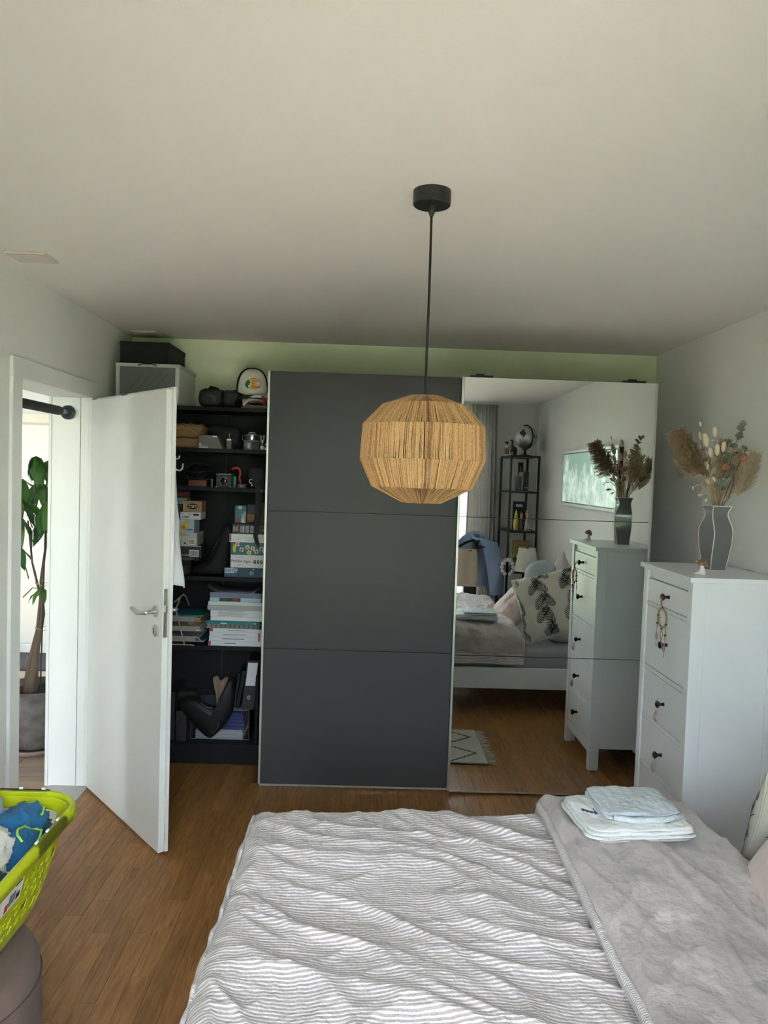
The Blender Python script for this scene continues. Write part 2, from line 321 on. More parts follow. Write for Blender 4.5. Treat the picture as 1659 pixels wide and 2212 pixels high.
# ================================================================ wardrobe with sliding doors
GREYP = mat('graphite_foil', (.060,.060,.063), .42, spec=.3, bump=.02, bscale=400)
DARKC = mat('dark_carcass', (.035,.037,.042), .5)
def mirror_mat():
    m = mat('silvered_mirror', (.86,.88,.86), .0, metal=1); return m
wd = thing('wardrobe', 'graphite wardrobe with a tall mirror sliding door, filling the back wall', 'wardrobe', (.46, 4.38, 0))
wx = lambda x: x-.46
MB().box(wx(-.47), wx(-.452), -.26, .285, 0, 2.13).build('side_panel', DARKC, wd, bevel=.001)
MB().box(wx(1.452), wx(1.47), -.26, .285, 0, 2.13).build('side_panel', DARKC, wd, bevel=.001)
MB().box(wx(-.452), wx(1.452), -.26, .285, 2.112, 2.13).build('top_panel', DARKC, wd, bevel=.001)
MB().box(wx(-.452), wx(1.452), -.26, .285, .05, .068).build('bottom_panel', DARKC, wd, bevel=.001)
MB().box(wx(-.452), wx(1.452), .275, .285, .068, 2.112).build('back_panel', DARKC, wd, smooth=False)
MB().box(wx(-.54), wx(1.48), -.318, -.262, 2.085, 2.185).build('top_rail', DARKC, wd, bevel=.001)
MB().box(wx(-.54), wx(1.48), -.318, -.262, .0, .014).build('floor_rail', ALU, wd, bevel=.001)
def sliding(x0, x1, yf, pm, name, seams=(.748, 1.479), z0=.018, z1=2.207):
    d = MB().box(wx(x0), wx(x0)+.012, yf-.004, yf+.022, z0, z1).build(name, ALU, wd, bevel=.0015)
    MB().box(wx(x1)-.012, wx(x1), yf-.004, yf+.022, z0, z1).build('edge_profile', ALU, d, bevel=.0015)
    MB().box(wx(x0)+.012, wx(x1)-.012, yf+.012, yf+.022, z0, z1).build('door_backing', DARKC, d, smooth=False)
    zs = [z0, *seams, z1]
    for a, b in zip(zs, zs[1:]): MB().box(wx(x0)+.0125, wx(x1)-.0125, yf, yf+.011, a+.0012, b-.0012).build('mirror_panel' if pm is MIR else 'door_panel', pm, d, bevel=.0006, seg=1)
    MB().box(wx(x0)+.012, wx(x1)-.012, yf-.002, yf+.011, z0-.006, z0+.001).build('bottom_profile', ALU, d, smooth=False)
    for u in ((.10, .88) if pm is MIR else ()):
        xx = wx(x0+(x1-x0)*u); MB().box(xx-.06, xx+.06, yf+.002, yf+.03, z1, z1+.010).box(xx-.03, xx+.012, yf+.006, yf+.026, z1+.010, z1+.018).build('roller_bracket', BLACK, d, bevel=.002)
MIR = mirror_mat()
sliding(-.5445, .48, 4.0425-4.38, GREYP, 'sliding_door')
sliding(.464, 1.4885, YM-4.38, MIR, 'mirror_sliding_door')

# ================================================================ open shelving unit to the left of the wardrobe
BB = mat('black_brown_board', (.010,.0115,.014), .6, spec=.25, bump=.04, bscale=90, stretch=(.2,1,1))
BB2 = mat('black_brown_backing', (.012,.0145,.016), .65, spec=.25)
SX0, SX1, SYF, SYB = -1.40, -.50, 4.33, 4.672
SZ = (2.033, 1.801, 1.584, 1.078, .685, .123)      # upper faces of the boards
su = thing('shelving_unit', 'dark open shelving unit crammed with belongings, behind the white door', 'shelf', (-.95, 4.5, 0))
sx = lambda x: x+.95
for xx in (SX0, SX1-.018): MB().box(sx(xx), sx(xx)+.018, SYF-4.5, SYB-4.5, 0, SZ[0]-.022).build('side_panel', BB, su, bevel=.001)
for i, z in enumerate(SZ): MB().box(sx(SX0+(0 if i == 0 else .018)), sx(SX1-(0 if i == 0 else .018)), SYF-4.5, SYB-4.5-.006, z-.022, z).build('shelf', BB, su, bevel=.001)
MB().box(sx(SX0+.018), sx(-.868), .166, .171, .0, 2.01).build('back_panel', BB2, su, smooth=False)
MB().box(sx(-.866), sx(SX1-.018), .163, .171, .0, 2.01).build('back_panel', BB2, su, smooth=False)
MB().box(sx(SX0+.018), sx(SX1-.018), SYF-4.5+.02, SYF-4.5+.036, 0, .10).build('plinth', BB, su, smooth=False)

# ================================================================ pendant lamp
pl = thing('pendant_lamp', 'faceted raffia pendant lamp hanging on a black cord', 'lamp', (.146, 2.135, 1.60))
MB().lathe([(.0,.86),(.0515,.86),(.0515,.8235),(.049,.8205),(.0,.8205)], n=40, caps=False).build('ceiling_rose', BLACKM, pl, smooth='auto')
MB().lathe([(.0,.8203),(.0095,.8203),(.0085,.800),(.005,.792),(0,.792)], n=16, caps=False).build('cord_grip', BLACK, pl, smooth='auto')
MB().tube([(0,0,.795), (.001,0,.6), (0,0,.312), (0,0,.22)], .0036, 10).build('cord', mat('black_fabric_cord', (.012,.012,.012), .8, bump=.5, bscale=900), pl)
MB().lathe([(0,.225),(.02,.225),(.022,.21),(.022,.165),(.018,.16),(0,.16)], n=20, caps=False).build('socket', BLACK, pl, smooth='auto')
MB().lathe([(0,.16),(.013,.158),(.014,.14),(.028,.115),(.031,.095),(.024,.072),(0,.062)], n=20, caps=False).build('bulb', mat('opal_bulb', (.75,.72,.66), .3), pl)
def raffia():
    m = bpy.data.materials.new('raffia'); m.use_nodes = True; t = m.node_tree; b = t.nodes['Principled BSDF']; L = t.links.new
    at = t.nodes.new('ShaderNodeAttribute'); at.attribute_name = 'tint'
    tc = t.nodes.new('ShaderNodeTexCoord'); mp = t.nodes.new('ShaderNodeMapping'); mp.inputs['Scale'].default_value = (330, 330, 190); L(tc.outputs['Object'], mp.inputs[0])
    nz = t.nodes.new('ShaderNodeTexNoise'); nz.inputs['Scale'].default_value = 1; nz.inputs['Detail'].default_value = 3; L(mp.outputs[0], nz.inputs[0])
    ad = t.nodes.new('ShaderNodeMath'); ad.operation = 'MULTIPLY_ADD'; ad.inputs[1].default_value = 1.15; L(nz.outputs[0], ad.inputs[0]); L(at.outputs['Fac'], ad.inputs[2])
    cr = t.nodes.new('ShaderNodeValToRGB'); e = cr.color_ramp.elements; e[0].position = .35; e[0].color = (.17,.068,.022,1); e[1].position = 1.15 if False else 1.0; e[1].color = (.50,.305,.13,1)
    q = e.new(.62); q.color = (.29,.148,.056,1); L(ad.outputs[0], cr.inputs[0]); L(cr.outputs[0], b.inputs['Base Color']); b.inputs['Roughness'].default_value = .75; return m
prof = [(.047,.303),(.115,.279),(.169,.222),(.174,.128),(.140,.052),(.054,.010)]
def octo(r, a):
    s = 2*pi/12; k = (a % s) - s/2; return r*cos(s/2)/cos(k)
NS = 640; sm = MB(); tint = []
for j in range(len(prof)-1):
    (r0, z0), (r1, z1) = prof[j], prof[j+1]
    for i in range(NS if 0 < j < 4 else NS*2//3):
        ns = NS if 0 < j < 4 else NS*2//3
        if random.random() < .035: continue
        a = 2*pi*(i+random.uniform(-.45,.45))/ns; vert = abs(((a*6/(2*pi)+.5) % 1)-.5)
        tn = random.random()*.5 + .05 - (.26 if vert < .05 else 0); w = random.uniform(.0010,.0018)*(1 if 0 < j < 4 else .55); lift = random.uniform(-.0015,.0015); b_ = a + random.uniform(-.012,.012)
        P3 = []
        for q in (0, .5, 1):
            r = r0+(r1-r0)*q; aa = a+(b_-a)*q; R_ = octo(r, aa)+lift; P3.append((R_*cos(aa-pi/2), R_*sin(aa-pi/2), z0+(z1-z0)*q+random.uniform(-.001,.001)))
        sm.tube(P3, w, 4, caps=False); tint += [tn]*12
so = sm.build('raffia_strings', raffia(), pl, smooth=True, kind='stuff')
at_ = so.data.attributes.new('tint', 'FLOAT', 'POINT'); at_.data.foreach_set('value', tint)
wire = MB()
for r, z in prof: wire.tube([(octo(r-.004, k*pi/6)*cos(k*pi/6-pi/2), octo(r-.004, k*pi/6)*sin(k*pi/6-pi/2), z) for k in range(12)], .0015, 6, loop=True)
for k in range(12): wire.tube([(octo(r-.004, k*pi/6)*cos(k*pi/6-pi/2), octo(r-.004, k*pi/6)*sin(k*pi/6-pi/2), z) for r, z in prof], .0015, 6)
wire.tube([(-.046,0,.30),(.046,0,.30)], .0015, 6).tube([(0,-.046,.30),(0,.046,.30)], .0015, 6)
wire.build('wire_frame', mat('dark_wire', (.10,.06,.03), .5), pl)

# ================================================================ chest of drawers
ch = thing('chest_of_drawers', 'tall white five drawer chest with black knobs beside the mirror', 'dresser', (1.51, 3.36, 0))
cx = lambda x: x-1.51
cyy = lambda y: y-3.36
DY = (3.085, 3.635)
MB().box(cx(1.3105), cx(1.712), cyy(3.0695), cyy(3.6495), 1.288, 1.31).build('top', FURNW, ch, bevel=.002)
for (xa, xb) in ((1.326, 1.385), (1.650, 1.706)):
    for (ya, yb) in ((3.083, 3.128), (3.591, 3.636)):
        MB().box(cx(xa), cx(xb), cyy(ya), cyy(yb), 0, 1.288).build('leg', FURNW, ch, bevel=.0025)
for ya, yb in ((3.0875, 3.105), (3.614, 3.6315)):
    MB().box(cx(1.385), cx(1.650), cyy(ya), cyy(yb), .13, 1.288).build('side_panel', FURNW, ch, bevel=.001)
MB().box(cx(1.695), cx(1.703), cyy(3.128), cyy(3.591), .13, 1.288).build('back_panel', FURNW, ch, smooth=False)
MB().box(cx(1.34), cx(1.358), cyy(3.128), cyy(3.591), 1.245, 1.288).build('top_rail', FURNW, ch, smooth=False)
zz = [(1.241,1.136),(1.114,.838),(.813,.609),(.586,.380),(.356,.155)]
for a, b in ((1.136,1.114),(.838,.813),(.609,.586),(.380,.356)): MB().box(cx(1.330), cx(1.36), cyy(3.128), cyy(3.591), b+.003, a-.003).build('divider_rail', FURNW, ch, bevel=.0015)
MB().box(cx(1.330), cx(1.35), cyy(3.128), cyy(3.591), .10, .150).build('bottom_rail', FURNW, ch, bevel=.0015)
KNOB = mat('black_knob', (.02,.02,.024), .22, metal=.4)
for a, b in zz:
    d = MB().box(cx(1.332), cx(1.352), cyy(3.1305), cyy(3.5885), b, a).build('drawer', FURNW, ch, bevel=.0015)
    zk = (a+b)/2
    MB().lathe([(.0,.0),(.009,.0),(.0065,.006),(.0065,.016),(.012,.022),(.0165,.028),(.0155,.033),(.008,.037),(0,.038)], n=18, caps=False).xf(Matrix.Translation((cx(1.332), cyy(3.335), zk)) @ Matrix.Rotation(-pi/2, 4, 'Y')).build('knob', KNOB, d)

# ================================================================ bed
bed = thing('bed_frame', 'white bed frame with low side rails', 'bed', (.66, 1.80, .010))
bx, by = (lambda x: x-.66), (lambda y: y-1.75)
BEDW = mat('bed_lacquer', (.72,.75,.74), .4)
MB().box(bx(-.34), bx(1.70), by(2.472), by(2.50), .160, .315).build('side_rail', BEDW, bed, bevel=.008, seg=3)
MB().box(bx(-.34), bx(1.70), by(1.00), by(1.028), .160, .315).build('side_rail', BEDW, bed, bevel=.008, seg=3)
MB().box(bx(-.368), bx(-.34), by(1.00), by(2.50), .160, .315).build('foot_rail', BEDW, bed, bevel=.008, seg=3)
MB().box(bx(1.68), bx(1.712), by(1.00), by(2.50), .160, .325).build('head_rail', BEDW, bed, bevel=.008, seg=3)
for xx in (-.30, 1.62):
    for yy in (1.04, 2.41): MB().box(bx(xx), bx(xx)+.05, by(yy), by(yy)+.05, -.010, .16).build('leg', BEDW, bed, bevel=.003)
for k in range(12): MB().box(bx(-.30+k*.165), bx(-.22+k*.165), by(1.03), by(2.47), .232, .248).build('slat', mat('slat_birch', (.45,.33,.2), .6), bed, smooth=False)
SHEET = mat('grey_jersey_sheet', (.335,.335,.36), .9, bump=.12, bscale=500, sheen=.2)
mt = MB(); 
def mattress(u, v): return None
mb = MB().box(-.985, .985, -.70, .70, 0, .192)
mt = mb.build('mattress', SHEET, bevel=.04, seg=4); mt.location = (.69, 1.80, .262); tag(mt, 'mattress in a grey jersey sheet on the white bed', 'mattress')

def stripes(name, c1, c2, period, axis=1, dist=.0):
    m = bpy.data.materials.new(name); m.use_nodes = True; t = m.node_tree; b = t.nodes['Principled BSDF']; L = t.links.new
    at = t.nodes.new('ShaderNodeAttribute'); at.attribute_name = 'cloth_uv'; sp = t.nodes.new('ShaderNodeSeparateXYZ'); L(at.outputs['Vector'], sp.inputs[0])
    nz = t.nodes.new('ShaderNodeTexNoise'); nz.inputs['Scale'].default_value = 9; nz.inputs['Detail'].default_value = 3; L(at.outputs['Vector'], nz.inputs[0])
    ad = t.nodes.new('ShaderNodeMath'); ad.operation = 'MULTIPLY_ADD'; ad.inputs[1].default_value = .012; L(nz.outputs[0], ad.inputs[0]); L(sp.outputs[axis], ad.inputs[2])
    mu = t.nodes.new('ShaderNodeMath'); mu.operation = 'MULTIPLY'; mu.inputs[1].default_value = 2*pi/period; L(ad.outputs[0], mu.inputs[0])
    sn = t.nodes.new('ShaderNodeMath'); sn.operation = 'SINE'; L(mu.outputs[0], sn.inputs[0])
    mr = t.nodes.new('ShaderNodeMapRange'); mr.inputs[1].default_value = -.1; mr.inputs[2].default_value = .5; L(sn.outputs[0], mr.inputs[0])
    n2 = t.nodes.new('ShaderNodeTexNoise'); n2.inputs['Scale'].default_value = 160; L(at.outputs['Vector'], n2.inputs[0])
    mr2 = t.nodes.new('ShaderNodeMapRange'); mr2.inputs[3].default_value = .82; mr2.inputs[4].default_value = 1.1; L(n2.outputs[0], mr2.inputs[0])
    mix = t.nodes.new('ShaderNodeMixRGB'); mix.inputs[1].default_value = (*c1, 1); mix.inputs[2].default_value = (*c2, 1); L(mr.outputs[0], mix.inputs[0])
    hs = t.nodes.new('ShaderNodeHueSaturation'); L(mix.outputs[0], hs.inputs['Color']); L(mr2.outputs[0], hs.inputs['Value']); L(hs.outputs[0], b.inputs['Base Color'])
    b.inputs['Roughness'].default_value = .9; b.inputs['Sheen Weight'].default_value = .15
    n3 = t.nodes.new('ShaderNodeTexNoise'); n3.inputs['Scale'].default_value = 55; n3.inputs['Detail'].default_value = 4; L(at.outputs['Vector'], n3.inputs[0])
    bp = t.nodes.new('ShaderNodeBump'); bp.inputs['Strength'].default_value = .5; bp.inputs['Distance'].default_value = .014; L(n3.outputs[0], bp.inputs['Height']); L(bp.outputs[0], b.inputs['Normal']); return m
STRIPE = stripes('striped_linen', (.47,.405,.395), (.84,.815,.82), .0112)
def setuv(o, uv):
    a = o.data.attributes.new('cloth_uv', 'FLOAT_VECTOR', 'POINT'); a.data.foreach_set('vector', [c for p in uv for c in p])
def folds(x, y):
    "height of creases in the quilt, metres"
    wx_ = x + .10*N(x, y, 3.1, 2.3); wy_ = y + .10*N(x, y, 7.7, 2.3)
    h = 0
    for ang, fq, st, am, sd in ((-.62, 3.4, .30, .014, 1.3), (-.45, 6.0, .26, .011, 5.9), (-1.0, 7.5, .30, .0075, 9.4), (.15, 9, .4, .005, 2.2), (-.7, 15, .40, .0032, 4.4), (.5, 24, .5, .0014, 6.1), (-.4, 34, .5, .0008, 3.3)):
        c, s = cos(ang), sin(ang); al = wx_*c + wy_*s; ac = -wx_*s + wy_*c
        r = 1 - abs(N(ac*fq, al*fq*st, sd)*2.1); r = max(0, r); h += am*r**3.2
    h += .022*N(x, y, 12.0, 2.4)
    return h
DX0, DX1, DYN, DYF = -.365, 1.19, .98, 2.50
ZQ = .552
quilt = thing('duvet', 'crumpled striped beige and white duvet spread over the bed', 'duvet', (.2, 1.80, .44))
def edge(d, r):   # drop of a rounded border, d = distance past the start of the curve
    return 0 if d <= 0 else (r - sqrt(max(0, r*r-d*d)) if d < r else r + (d-r)*6)
uv = []
def qf(u, v):
    s = -.58 + (1.19+.58)*u; t_ = .98 + (2.68-.98)*v         # cloth coordinates, overhang included
    # foot end: hangs down past x = -.36; far side: hangs past y = 2.49
    def hang(s, lim, sg, R=.07):
        d = (lim - s) if sg < 0 else (s - lim)
        d += R*.9
        if d <= 0: return s, 0
        L = R*pi/2
        if d < L: a = d/R; return lim - sg*(.9*R) + sg*R*sin(a), R*(1-cos(a))
        return lim + sg*.1*R, R + (d-L)
    X, dz1 = hang(s, DX0+.012, -1); Y, dz2 = hang(t_, DYF+.005, 1)
    if s > 1.09: X, dz3 = hang(s, 1.15, 1, .045)
    else: dz3 = 0
    f = folds(s, t_); k = max(0, 1-(dz1+dz2+dz3)/.10); z = ZQ + f*k - max(dz1, dz2, dz3) - .25*min(dz1, dz2)
    wob = .012*N(s*9, t_*9, 2)*(1-k)
    if dz2 > 0: Y += .012*sin(s*21+N(s*6,1,1)*3)*(1-k) + wob + .5*f*(1-k)
    if dz1 > 0: X -= .012*sin(t_*19+N(t_*5,2,1)*3)*(1-k) - wob + .4*f*(1-k)
    lo = .335 if dz2 > 0 else .33
    z = max(z, lo + .02*N(s*4, t_*4, 8))
    uv.append((s, t_, 0)); return (X-.2, Y-1.75, z-.44)
qo = MB().grid(qf, 300, 260); q1 = qo.build('striped_cover', STRIPE, quilt, smooth=True); setuv(q1, uv)
# seam cord along the foot edge
pts = []; pv = []
for i in range(141):
    t_ = 1.0+1.475*i/140; z = ZQ + folds(-.34, t_)*.5 - .022 + .004*sin(t_*60)
    pts.append((DX0-.2+.016+.006*N(t_*12,1,1), t_-1.75, z-.44))
co = MB().tube(pts, .006, 6).build('seam_edge', STRIPE, quilt); setuv(co, [(v.co.x, v.co.y*2.5, 0) for v in co.data.vertices])
# turned back taupe side
TAUPE = mat('taupe_fleece', (.49,.435,.415), .95, bump=.75, bscale=38, var=.24, vscale=8, sheen=.35)
def ff(u, v):
    t_ = 1.0 + 1.70*v
    # cross section over u: 0 = left hem, 1 = right fold underneath
    w = .012*N(t_*3, 1, 4) + .012*(t_-1.7)
    X0 = .60 + w; X1 = 1.13 + .02*N(t_*4, 5, 2)
    H = .066 + .028*N(u*2.2, t_*2.2, 3) + .009*max(0, 1-abs(N((u*1.7+t_*.8)*4, (t_-u*.5)*1.4, 6))*2.2)**2 + .009*N(u*7, t_*6, 1) + .010*max(0, 1-abs(N((u*1.2-t_*.9)*6, (t_+u*.7)*2.2, 9))*2.6)**2.5 + .004*N(u*16, t_*17, 5)
    if u < .10: a = u/.10*pi/2; x = X0 + .035*(1-cos(a)); z = H*sin(a)**.8
    elif u < .80: q = (u-.10)/.70; x = X0+.035 + (X1-.05-X0-.035)*q; z = H - .012*q
    else: a = (u-.80)/.20*pi*.75; x = X1-.05+.05*sin(a); z = (H-.012) - .052*(1-cos(a))
    z += ZQ + .006
    Y = t_; d = t_ - 2.45
    if d > 0:
        R = .06; L = R*pi/2
        if d < L: a = d/R; Y = 2.45+R*1.6*sin(a); z -= R*(1-cos(a))
        else: Y = 2.45+R*1.6 + .006*sin(x*17); z -= R + (d-L)*.9
        z = max(z, .445+.012*N(x*8, 1, 3))
    return (x-.2, Y-1.75, z-.44)
MB().grid(ff, 90, 150).build('turned_back_side', TAUPE, quilt, smooth=True, solid=.006)
# striped hem along the turned edge
pts = [];
for i in range(121):
    t_ = 1.0+1.47*i/120; p = ff(0.02, (t_-1.0)/1.70); pts.append((p[0]-.006, p[1], p[2]+.012+.003*N(t_*20,1,1)))
hm = MB().tube(pts, .011, 8).build('striped_hem', STRIPE, quilt); setuv(hm, [(v.co.x, v.co.y*1.6, 0) for v in hm.data.vertices])

# folded clothes on the turned back duvet
def cloth_slab(name, label, cat, c, w, l, h, col, rz, seed, layers=2, hemdir=-1, group='folded clothes on the bed', print_=None):
    t = thing(name, label, cat, c, rz=rz, group=group)
    m = mat(name+str(seed), col, .9, bump=.5, bscale=60, sheen=.15)
    for q in range(layers):
        hh = h/layers; z0 = q*hh
        def g(u, v, z0=z0, hh=hh, q=q):
            a = 2*pi*u; ex = .82 if v < .5 else .8
            cu, su = cos(a), sin(a); k = (abs(cu)**9+abs(su)**9)**(-1/9)       # squircle
            rr = (v*2 if v < .5 else (1-v)*2)
            up = 1 if v > .5 else -1
            x = w/2*k*cu*min(1, rr**.8)*(1-.03*q); y = l/2*k*su*min(1, rr**.8)*(1-.03*q)
            e = 1-min(1, rr)**7
            z = z0 + hh/2 + up*hh/2*e**.5*(1 if up > 0 else .9)
            if up > 0: z += .008*N(x*11+seed, y*11, q) + .007*abs(N(x*22+seed, y*16, seed)) + .003*N(x*50, y*50, seed) 
            x += .006*N(y*22, seed, q); y += .006*N(x*22, seed+3, q)
            return (x, y, max(z, 0))
        MB().grid(g, 72, 40).build('folded_layer', m, t, smooth=True)
    return t
ZS = max(ff(.1+.66*u/8, (2.2-1.0-.05+.24*v/6)/1.70)[2]+.44 for u in range(9) for v in range(7)) - .006
t = cloth_slab('folded_towel', 'folded beige garment at the bottom of the pile on the bed', 'clothing', (.832, 2.300, ZS), .30, .24, .014, (.50,.44,.41), .10, 2, 1)
t = cloth_slab('white_shirt', 'folded white T-shirt with a blue print on the duvet', 'clothing', (.822, 2.305, ZS+.0145), .345, .275, .030, (.80,.81,.81), .10, 3, 3)
pr = MB()
for k in range(4): pr.box(-.140+.010*k, -.134+.010*k+.003, .0-.008*k, .035-.006*k, .0305, .0325)
pr.build('blue_print', mat('navy_print', (.03,.08,.2), .8), t, smooth=False, kind='stuff')
t = cloth_slab('folded_trousers', 'folded pale blue children trousers on top of the white T-shirt', 'clothing', (.848, 2.335, ZS+.047), .245, .215, .020, (.56,.62,.67), .06, 5, 2)
MB().tube([(-.10,-.108,.012),(-.04,-.122,.008),(.05,-.120,.010),(.115,-.10,.013)], .009, 8).build('waistband', mat('pale_blue_rib', (.66,.71,.75), .9, bump=.5, bscale=150), t)

# cushions
def pil(w, h, d, seed, amp=.012):
    def S(u, v, sg):       # u, v in -1..1
        k = max(0, (1-abs(u)**2.6))**.55*max(0, (1-abs(v)**2.6))**.55
        pin = 1-.07*(1-u*u)*abs(v)**3*0
        x = w/2*u*(1-.09*(1-v*v)**1.0*abs(u)**6); y = h/2*v*(1-.09*(1-u*u)*abs(v)**6)
        z = sg*d/2*k + amp*k*N(u*2.2, v*2.2, seed+sg) + .006*k*N(u*7, v*7, seed)
        return Vector((x, y, z))
    return S
def cushion(name, label, loc, w, h, d, m, rot, seed, group=None, n=36):
    t = thing(name, label, 'cushion', loc, rot=rot, group=group); S = pil(w, h, d, seed); mb = MB()
    for sg in (1, -1): mb.grid(lambda u, v: S(u*2-1, v*2-1, sg), n, n)
    o = mb.build('cushion_cover', m, t, smooth=True)
    bm = bmesh.new(); bm.from_mesh(o.data); bmesh.ops.remove_doubles(bm, verts=bm.verts, dist=.0006); bmesh.ops.recalc_face_normals(bm, faces=bm.faces); bm.to_mesh(o.data); bm.free()
    e = [S(-1+2*i/20, -1, 1) for i in range(20)] + [S(1, -1+2*i/20, 1) for i in range(20)] + [S(1-2*i/20, 1, 1) for i in range(20)] + [S(-1, 1-2*i/20, 1) for i in range(20)]
    MB().tube(e, .004, 6, loop=True).build('piping', m, t)
    return t, S
LINEN = mat('natural_linen', (.66,.63,.55), .9, bump=.3, bscale=350)
INK = mat('black_ink', (.012,.013,.02), .9)
PINK = mat('blush_velvet', (.62,.47,.44), .85, sheen=.5, var=.1, vscale=6)
BEIGE = mat('beige_linen', (.55,.52,.47), .9, bump=.3, bscale=300)
STRIPEC = mat('pinstripe_cotton', (.60,.57,.55), .9, bump=.4, bscale=120)
def face(n, up, roll=0):
    "rotation whose local z points along n and whose local y leans towards up"
    z = Vector(n).normalized(); y = Vector(up); y = (y - z*y.dot(z)).normalized(); x = y.cross(z)
    return (Matrix((x, y, z)).transposed() @ Matrix.Rotation(roll, 3, 'Z')).to_euler()
def palm_print(S, seed, n=9):
    rnd = random.Random(seed); mb = MB()
    for sg in (1, -1):
        for i in range(n):
            bx_, by_ = -.90+.42*(i % 5)+rnd.uniform(-.05,.05)+.10*((i//5) % 2), -1.0+.42*(i//5)+rnd.uniform(-.05,.05); a = (.9, 2.1)[(i+i//5) % 2]+rnd.uniform(-.2,.2); Ln = rnd.uniform(.44, .52)
            d = Vector((cos(a), sin(a))); nrm = Vector((-d.y, d.x))
            def strip(p, q, w):
                vs = []; K = 4
                for j in range(K+1):
                    c = p.lerp(q, j/K); ww = w*(sin(pi*(.12+.86*j/K)))**.7; n_ = (q-p).normalized(); n_ = Vector((-n_.y, n_.x))
                    for s in (-1, 1):
                        e = c + n_*ww*s
                        if abs(e.x) > .985 or abs(e.y) > .985: return
                        P = S(e.x, e.y, sg); vs.append(P + Vector((0, 0, sg*.0018)))
                mb.add(vs, [(2*j, 2*j+1, 2*j+3, 2*j+2) for j in range(K)])
            b0 = Vector((bx_, by_))
            for j in range(10):
                f_ = j/10; c = b0 + d*Ln*f_ + nrm*.10*f_*f_; ll = .23*(1-.45*f_)*(.55+.45*min(1, f_*4))
                for s in (-1, 1): strip(c, c + (d*.62 + nrm*s*.78)*ll, .0105)
            for j in range(6): strip(b0+d*Ln*j/6, b0+d*Ln*(j+1)/6, .007)
    return mb
c1, S1 = cushion('palm_cushion', 'large cream cushion printed with black palm fronds leaning by the chest', (1.405, 2.285, .755), .54, .54, .15, LINEN, face((-.40, .80, .44), (-.25, -.1, 1), rad(-4)), 3)
palm_print(S1, 5, 25).build('palm_print', INK, c1, smooth=True, kind='stuff')
cushion('blush_cushion', 'plain blush pink velvet cushion beside the palm cushion', (1.195, 1.985, .70), .40, .40, .14, PINK, face((-.72, .30, .62), (.4, .0, 1), rad(10)), 9)
cushion('beige_pillow', 'beige piped pillow standing behind the pink cushion', (1.42, 1.62, .70), .55, .45, .16, BEIGE, face((-.8, .35, .45), (.3, 0, 1), rad(6)), 12)
cushion('pinstripe_pillow', 'pinstriped pillow lying under the palm cushion', (1.52, 2.08, .52), .30, .50, .13, STRIPEC, face((0, .05, 1), (0, 1, 0)), 14)
cushion('pale_cushion', 'pale cushion standing upright against the right wall', (1.575, 1.75, .84), .36, .40, .12, STRIPEC, face((-.93, .3, .18), (.2, 0, 1), rad(38)), 15)
rc = thing('round_cushion', 'small round blue grey pleated cushion on top of the pillows', 'cushion', (1.40, 1.86, .95), rot=face((-.35, .3, .8), (0, 0, 1)))
BG = mat('blue_grey_cotton', (.36,.42,.45), .9, bump=.2, bscale=200)
MB().ball((0,0,0), (.125,.125,.07), 48, 20, f=lambda d: 1+.022*abs(sin(12*math.atan2(d.y, d.x)))*(1-d.z*d.z)).build('cushion_cover', BG, rc)
MB().ball((0,0,.068), (.014,.014,.006), 10, 6).build('button', BG, rc)

# ================================================================ hall things
mt_ = thing('door_mat', 'dark grey ribbed doormat in the hall', 'mat', (-3.0, 6.53, .001))
MB().box(-.55, .43, -.29, .29, 0, .008).build('mat_base', mat('mat_rubber', (.035,.037,.042), .8), mt_, bevel=.002)
MB().box(-.52, .40, -.26, .26, .0082, .0125).build('mat_pile', mat('mat_pile', (.055,.058,.066), .95, bump=.9, bscale=160, stretch=(1,.25,1)), mt_, bevel=.002)
# pull-up bar across the doorway
pb = thing('pull_up_bar', 'black padded pull-up bar clamped across the doorway', 'exercise bar', (-1.55, 3.6, 1.95))
FOAM = mat('black_foam', (.022,.024,.028), .85, bump=.2, bscale=300)
MB().tube([(0,-.385,0),(0,.385,0)], .012, 14).build('bar', mat('grey_steel_bar', (.35,.36,.36), .35, metal=.8), pb)
MB().lathe([(.012,-.30),(.021,-.297),(.0225,-.28),(.0225,.255),(.021,.272),(.012,.275)], n=24).xf(Matrix.Rotation(-pi/2, 4, 'X')).build('foam_grip', FOAM, pb)
for s in (-1, 1): MB().lathe([(.012,.340),(.018,.345),(.022,.352),(.024,.366),(.036,.372),(.036,.386),(0,.386)], n=28, caps=False).xf(Matrix.Rotation(-s*pi/2, 4, 'X')).build('end_cup', mat('rubber_cup', (.02,.035,.045), .5), pb, smooth='auto')

# pachira in a stone pot
pl_ = thing('pachira_plant', 'tall pachira plant with hand shaped leaves in a mottled stone pot', 'plant', (-1.925, 4.52, 0))
STONE = mat('mottled_stone', (.20,.175,.16), .9, bump=.6, bscale=25, var=.5, vscale=14, vcol=(.09,.08,.075))
MB().lathe([(0,.028),(.115,.028),(.13,.05),(.17,.16),(.192,.28),(.197,.375),(.192,.382),(.180,.378),(.172,.33),(0,.325)], n=40, caps=False).build('pot', STONE, pl_)
MB().lathe([(0,.004),(.15,.004),(.168,.012),(.174,.034),(.166,.036),(.155,.022),(0,.02)], n=40, caps=False).build('saucer', mat('saucer_stone', (.26,.20,.18), .8), pl_)
MB().lathe([(0,.34),(.172,.338)], n=30, caps=False).build('soil', mat('dark_soil', (.03,.022,.016), 1, bump=1, bscale=80), pl_)
BARK = mat('pachira_bark', (.16,.115,.085), .9, bump=.5, bscale=60, stretch=(1,1,.3))
tk = [(-.035,0,.33),(-.02,.01,.45),(.0,.0,.60),(.03,.01,.80),(.02,.0,1.0),(.045,.0,1.2),(.04,.01,1.4)]
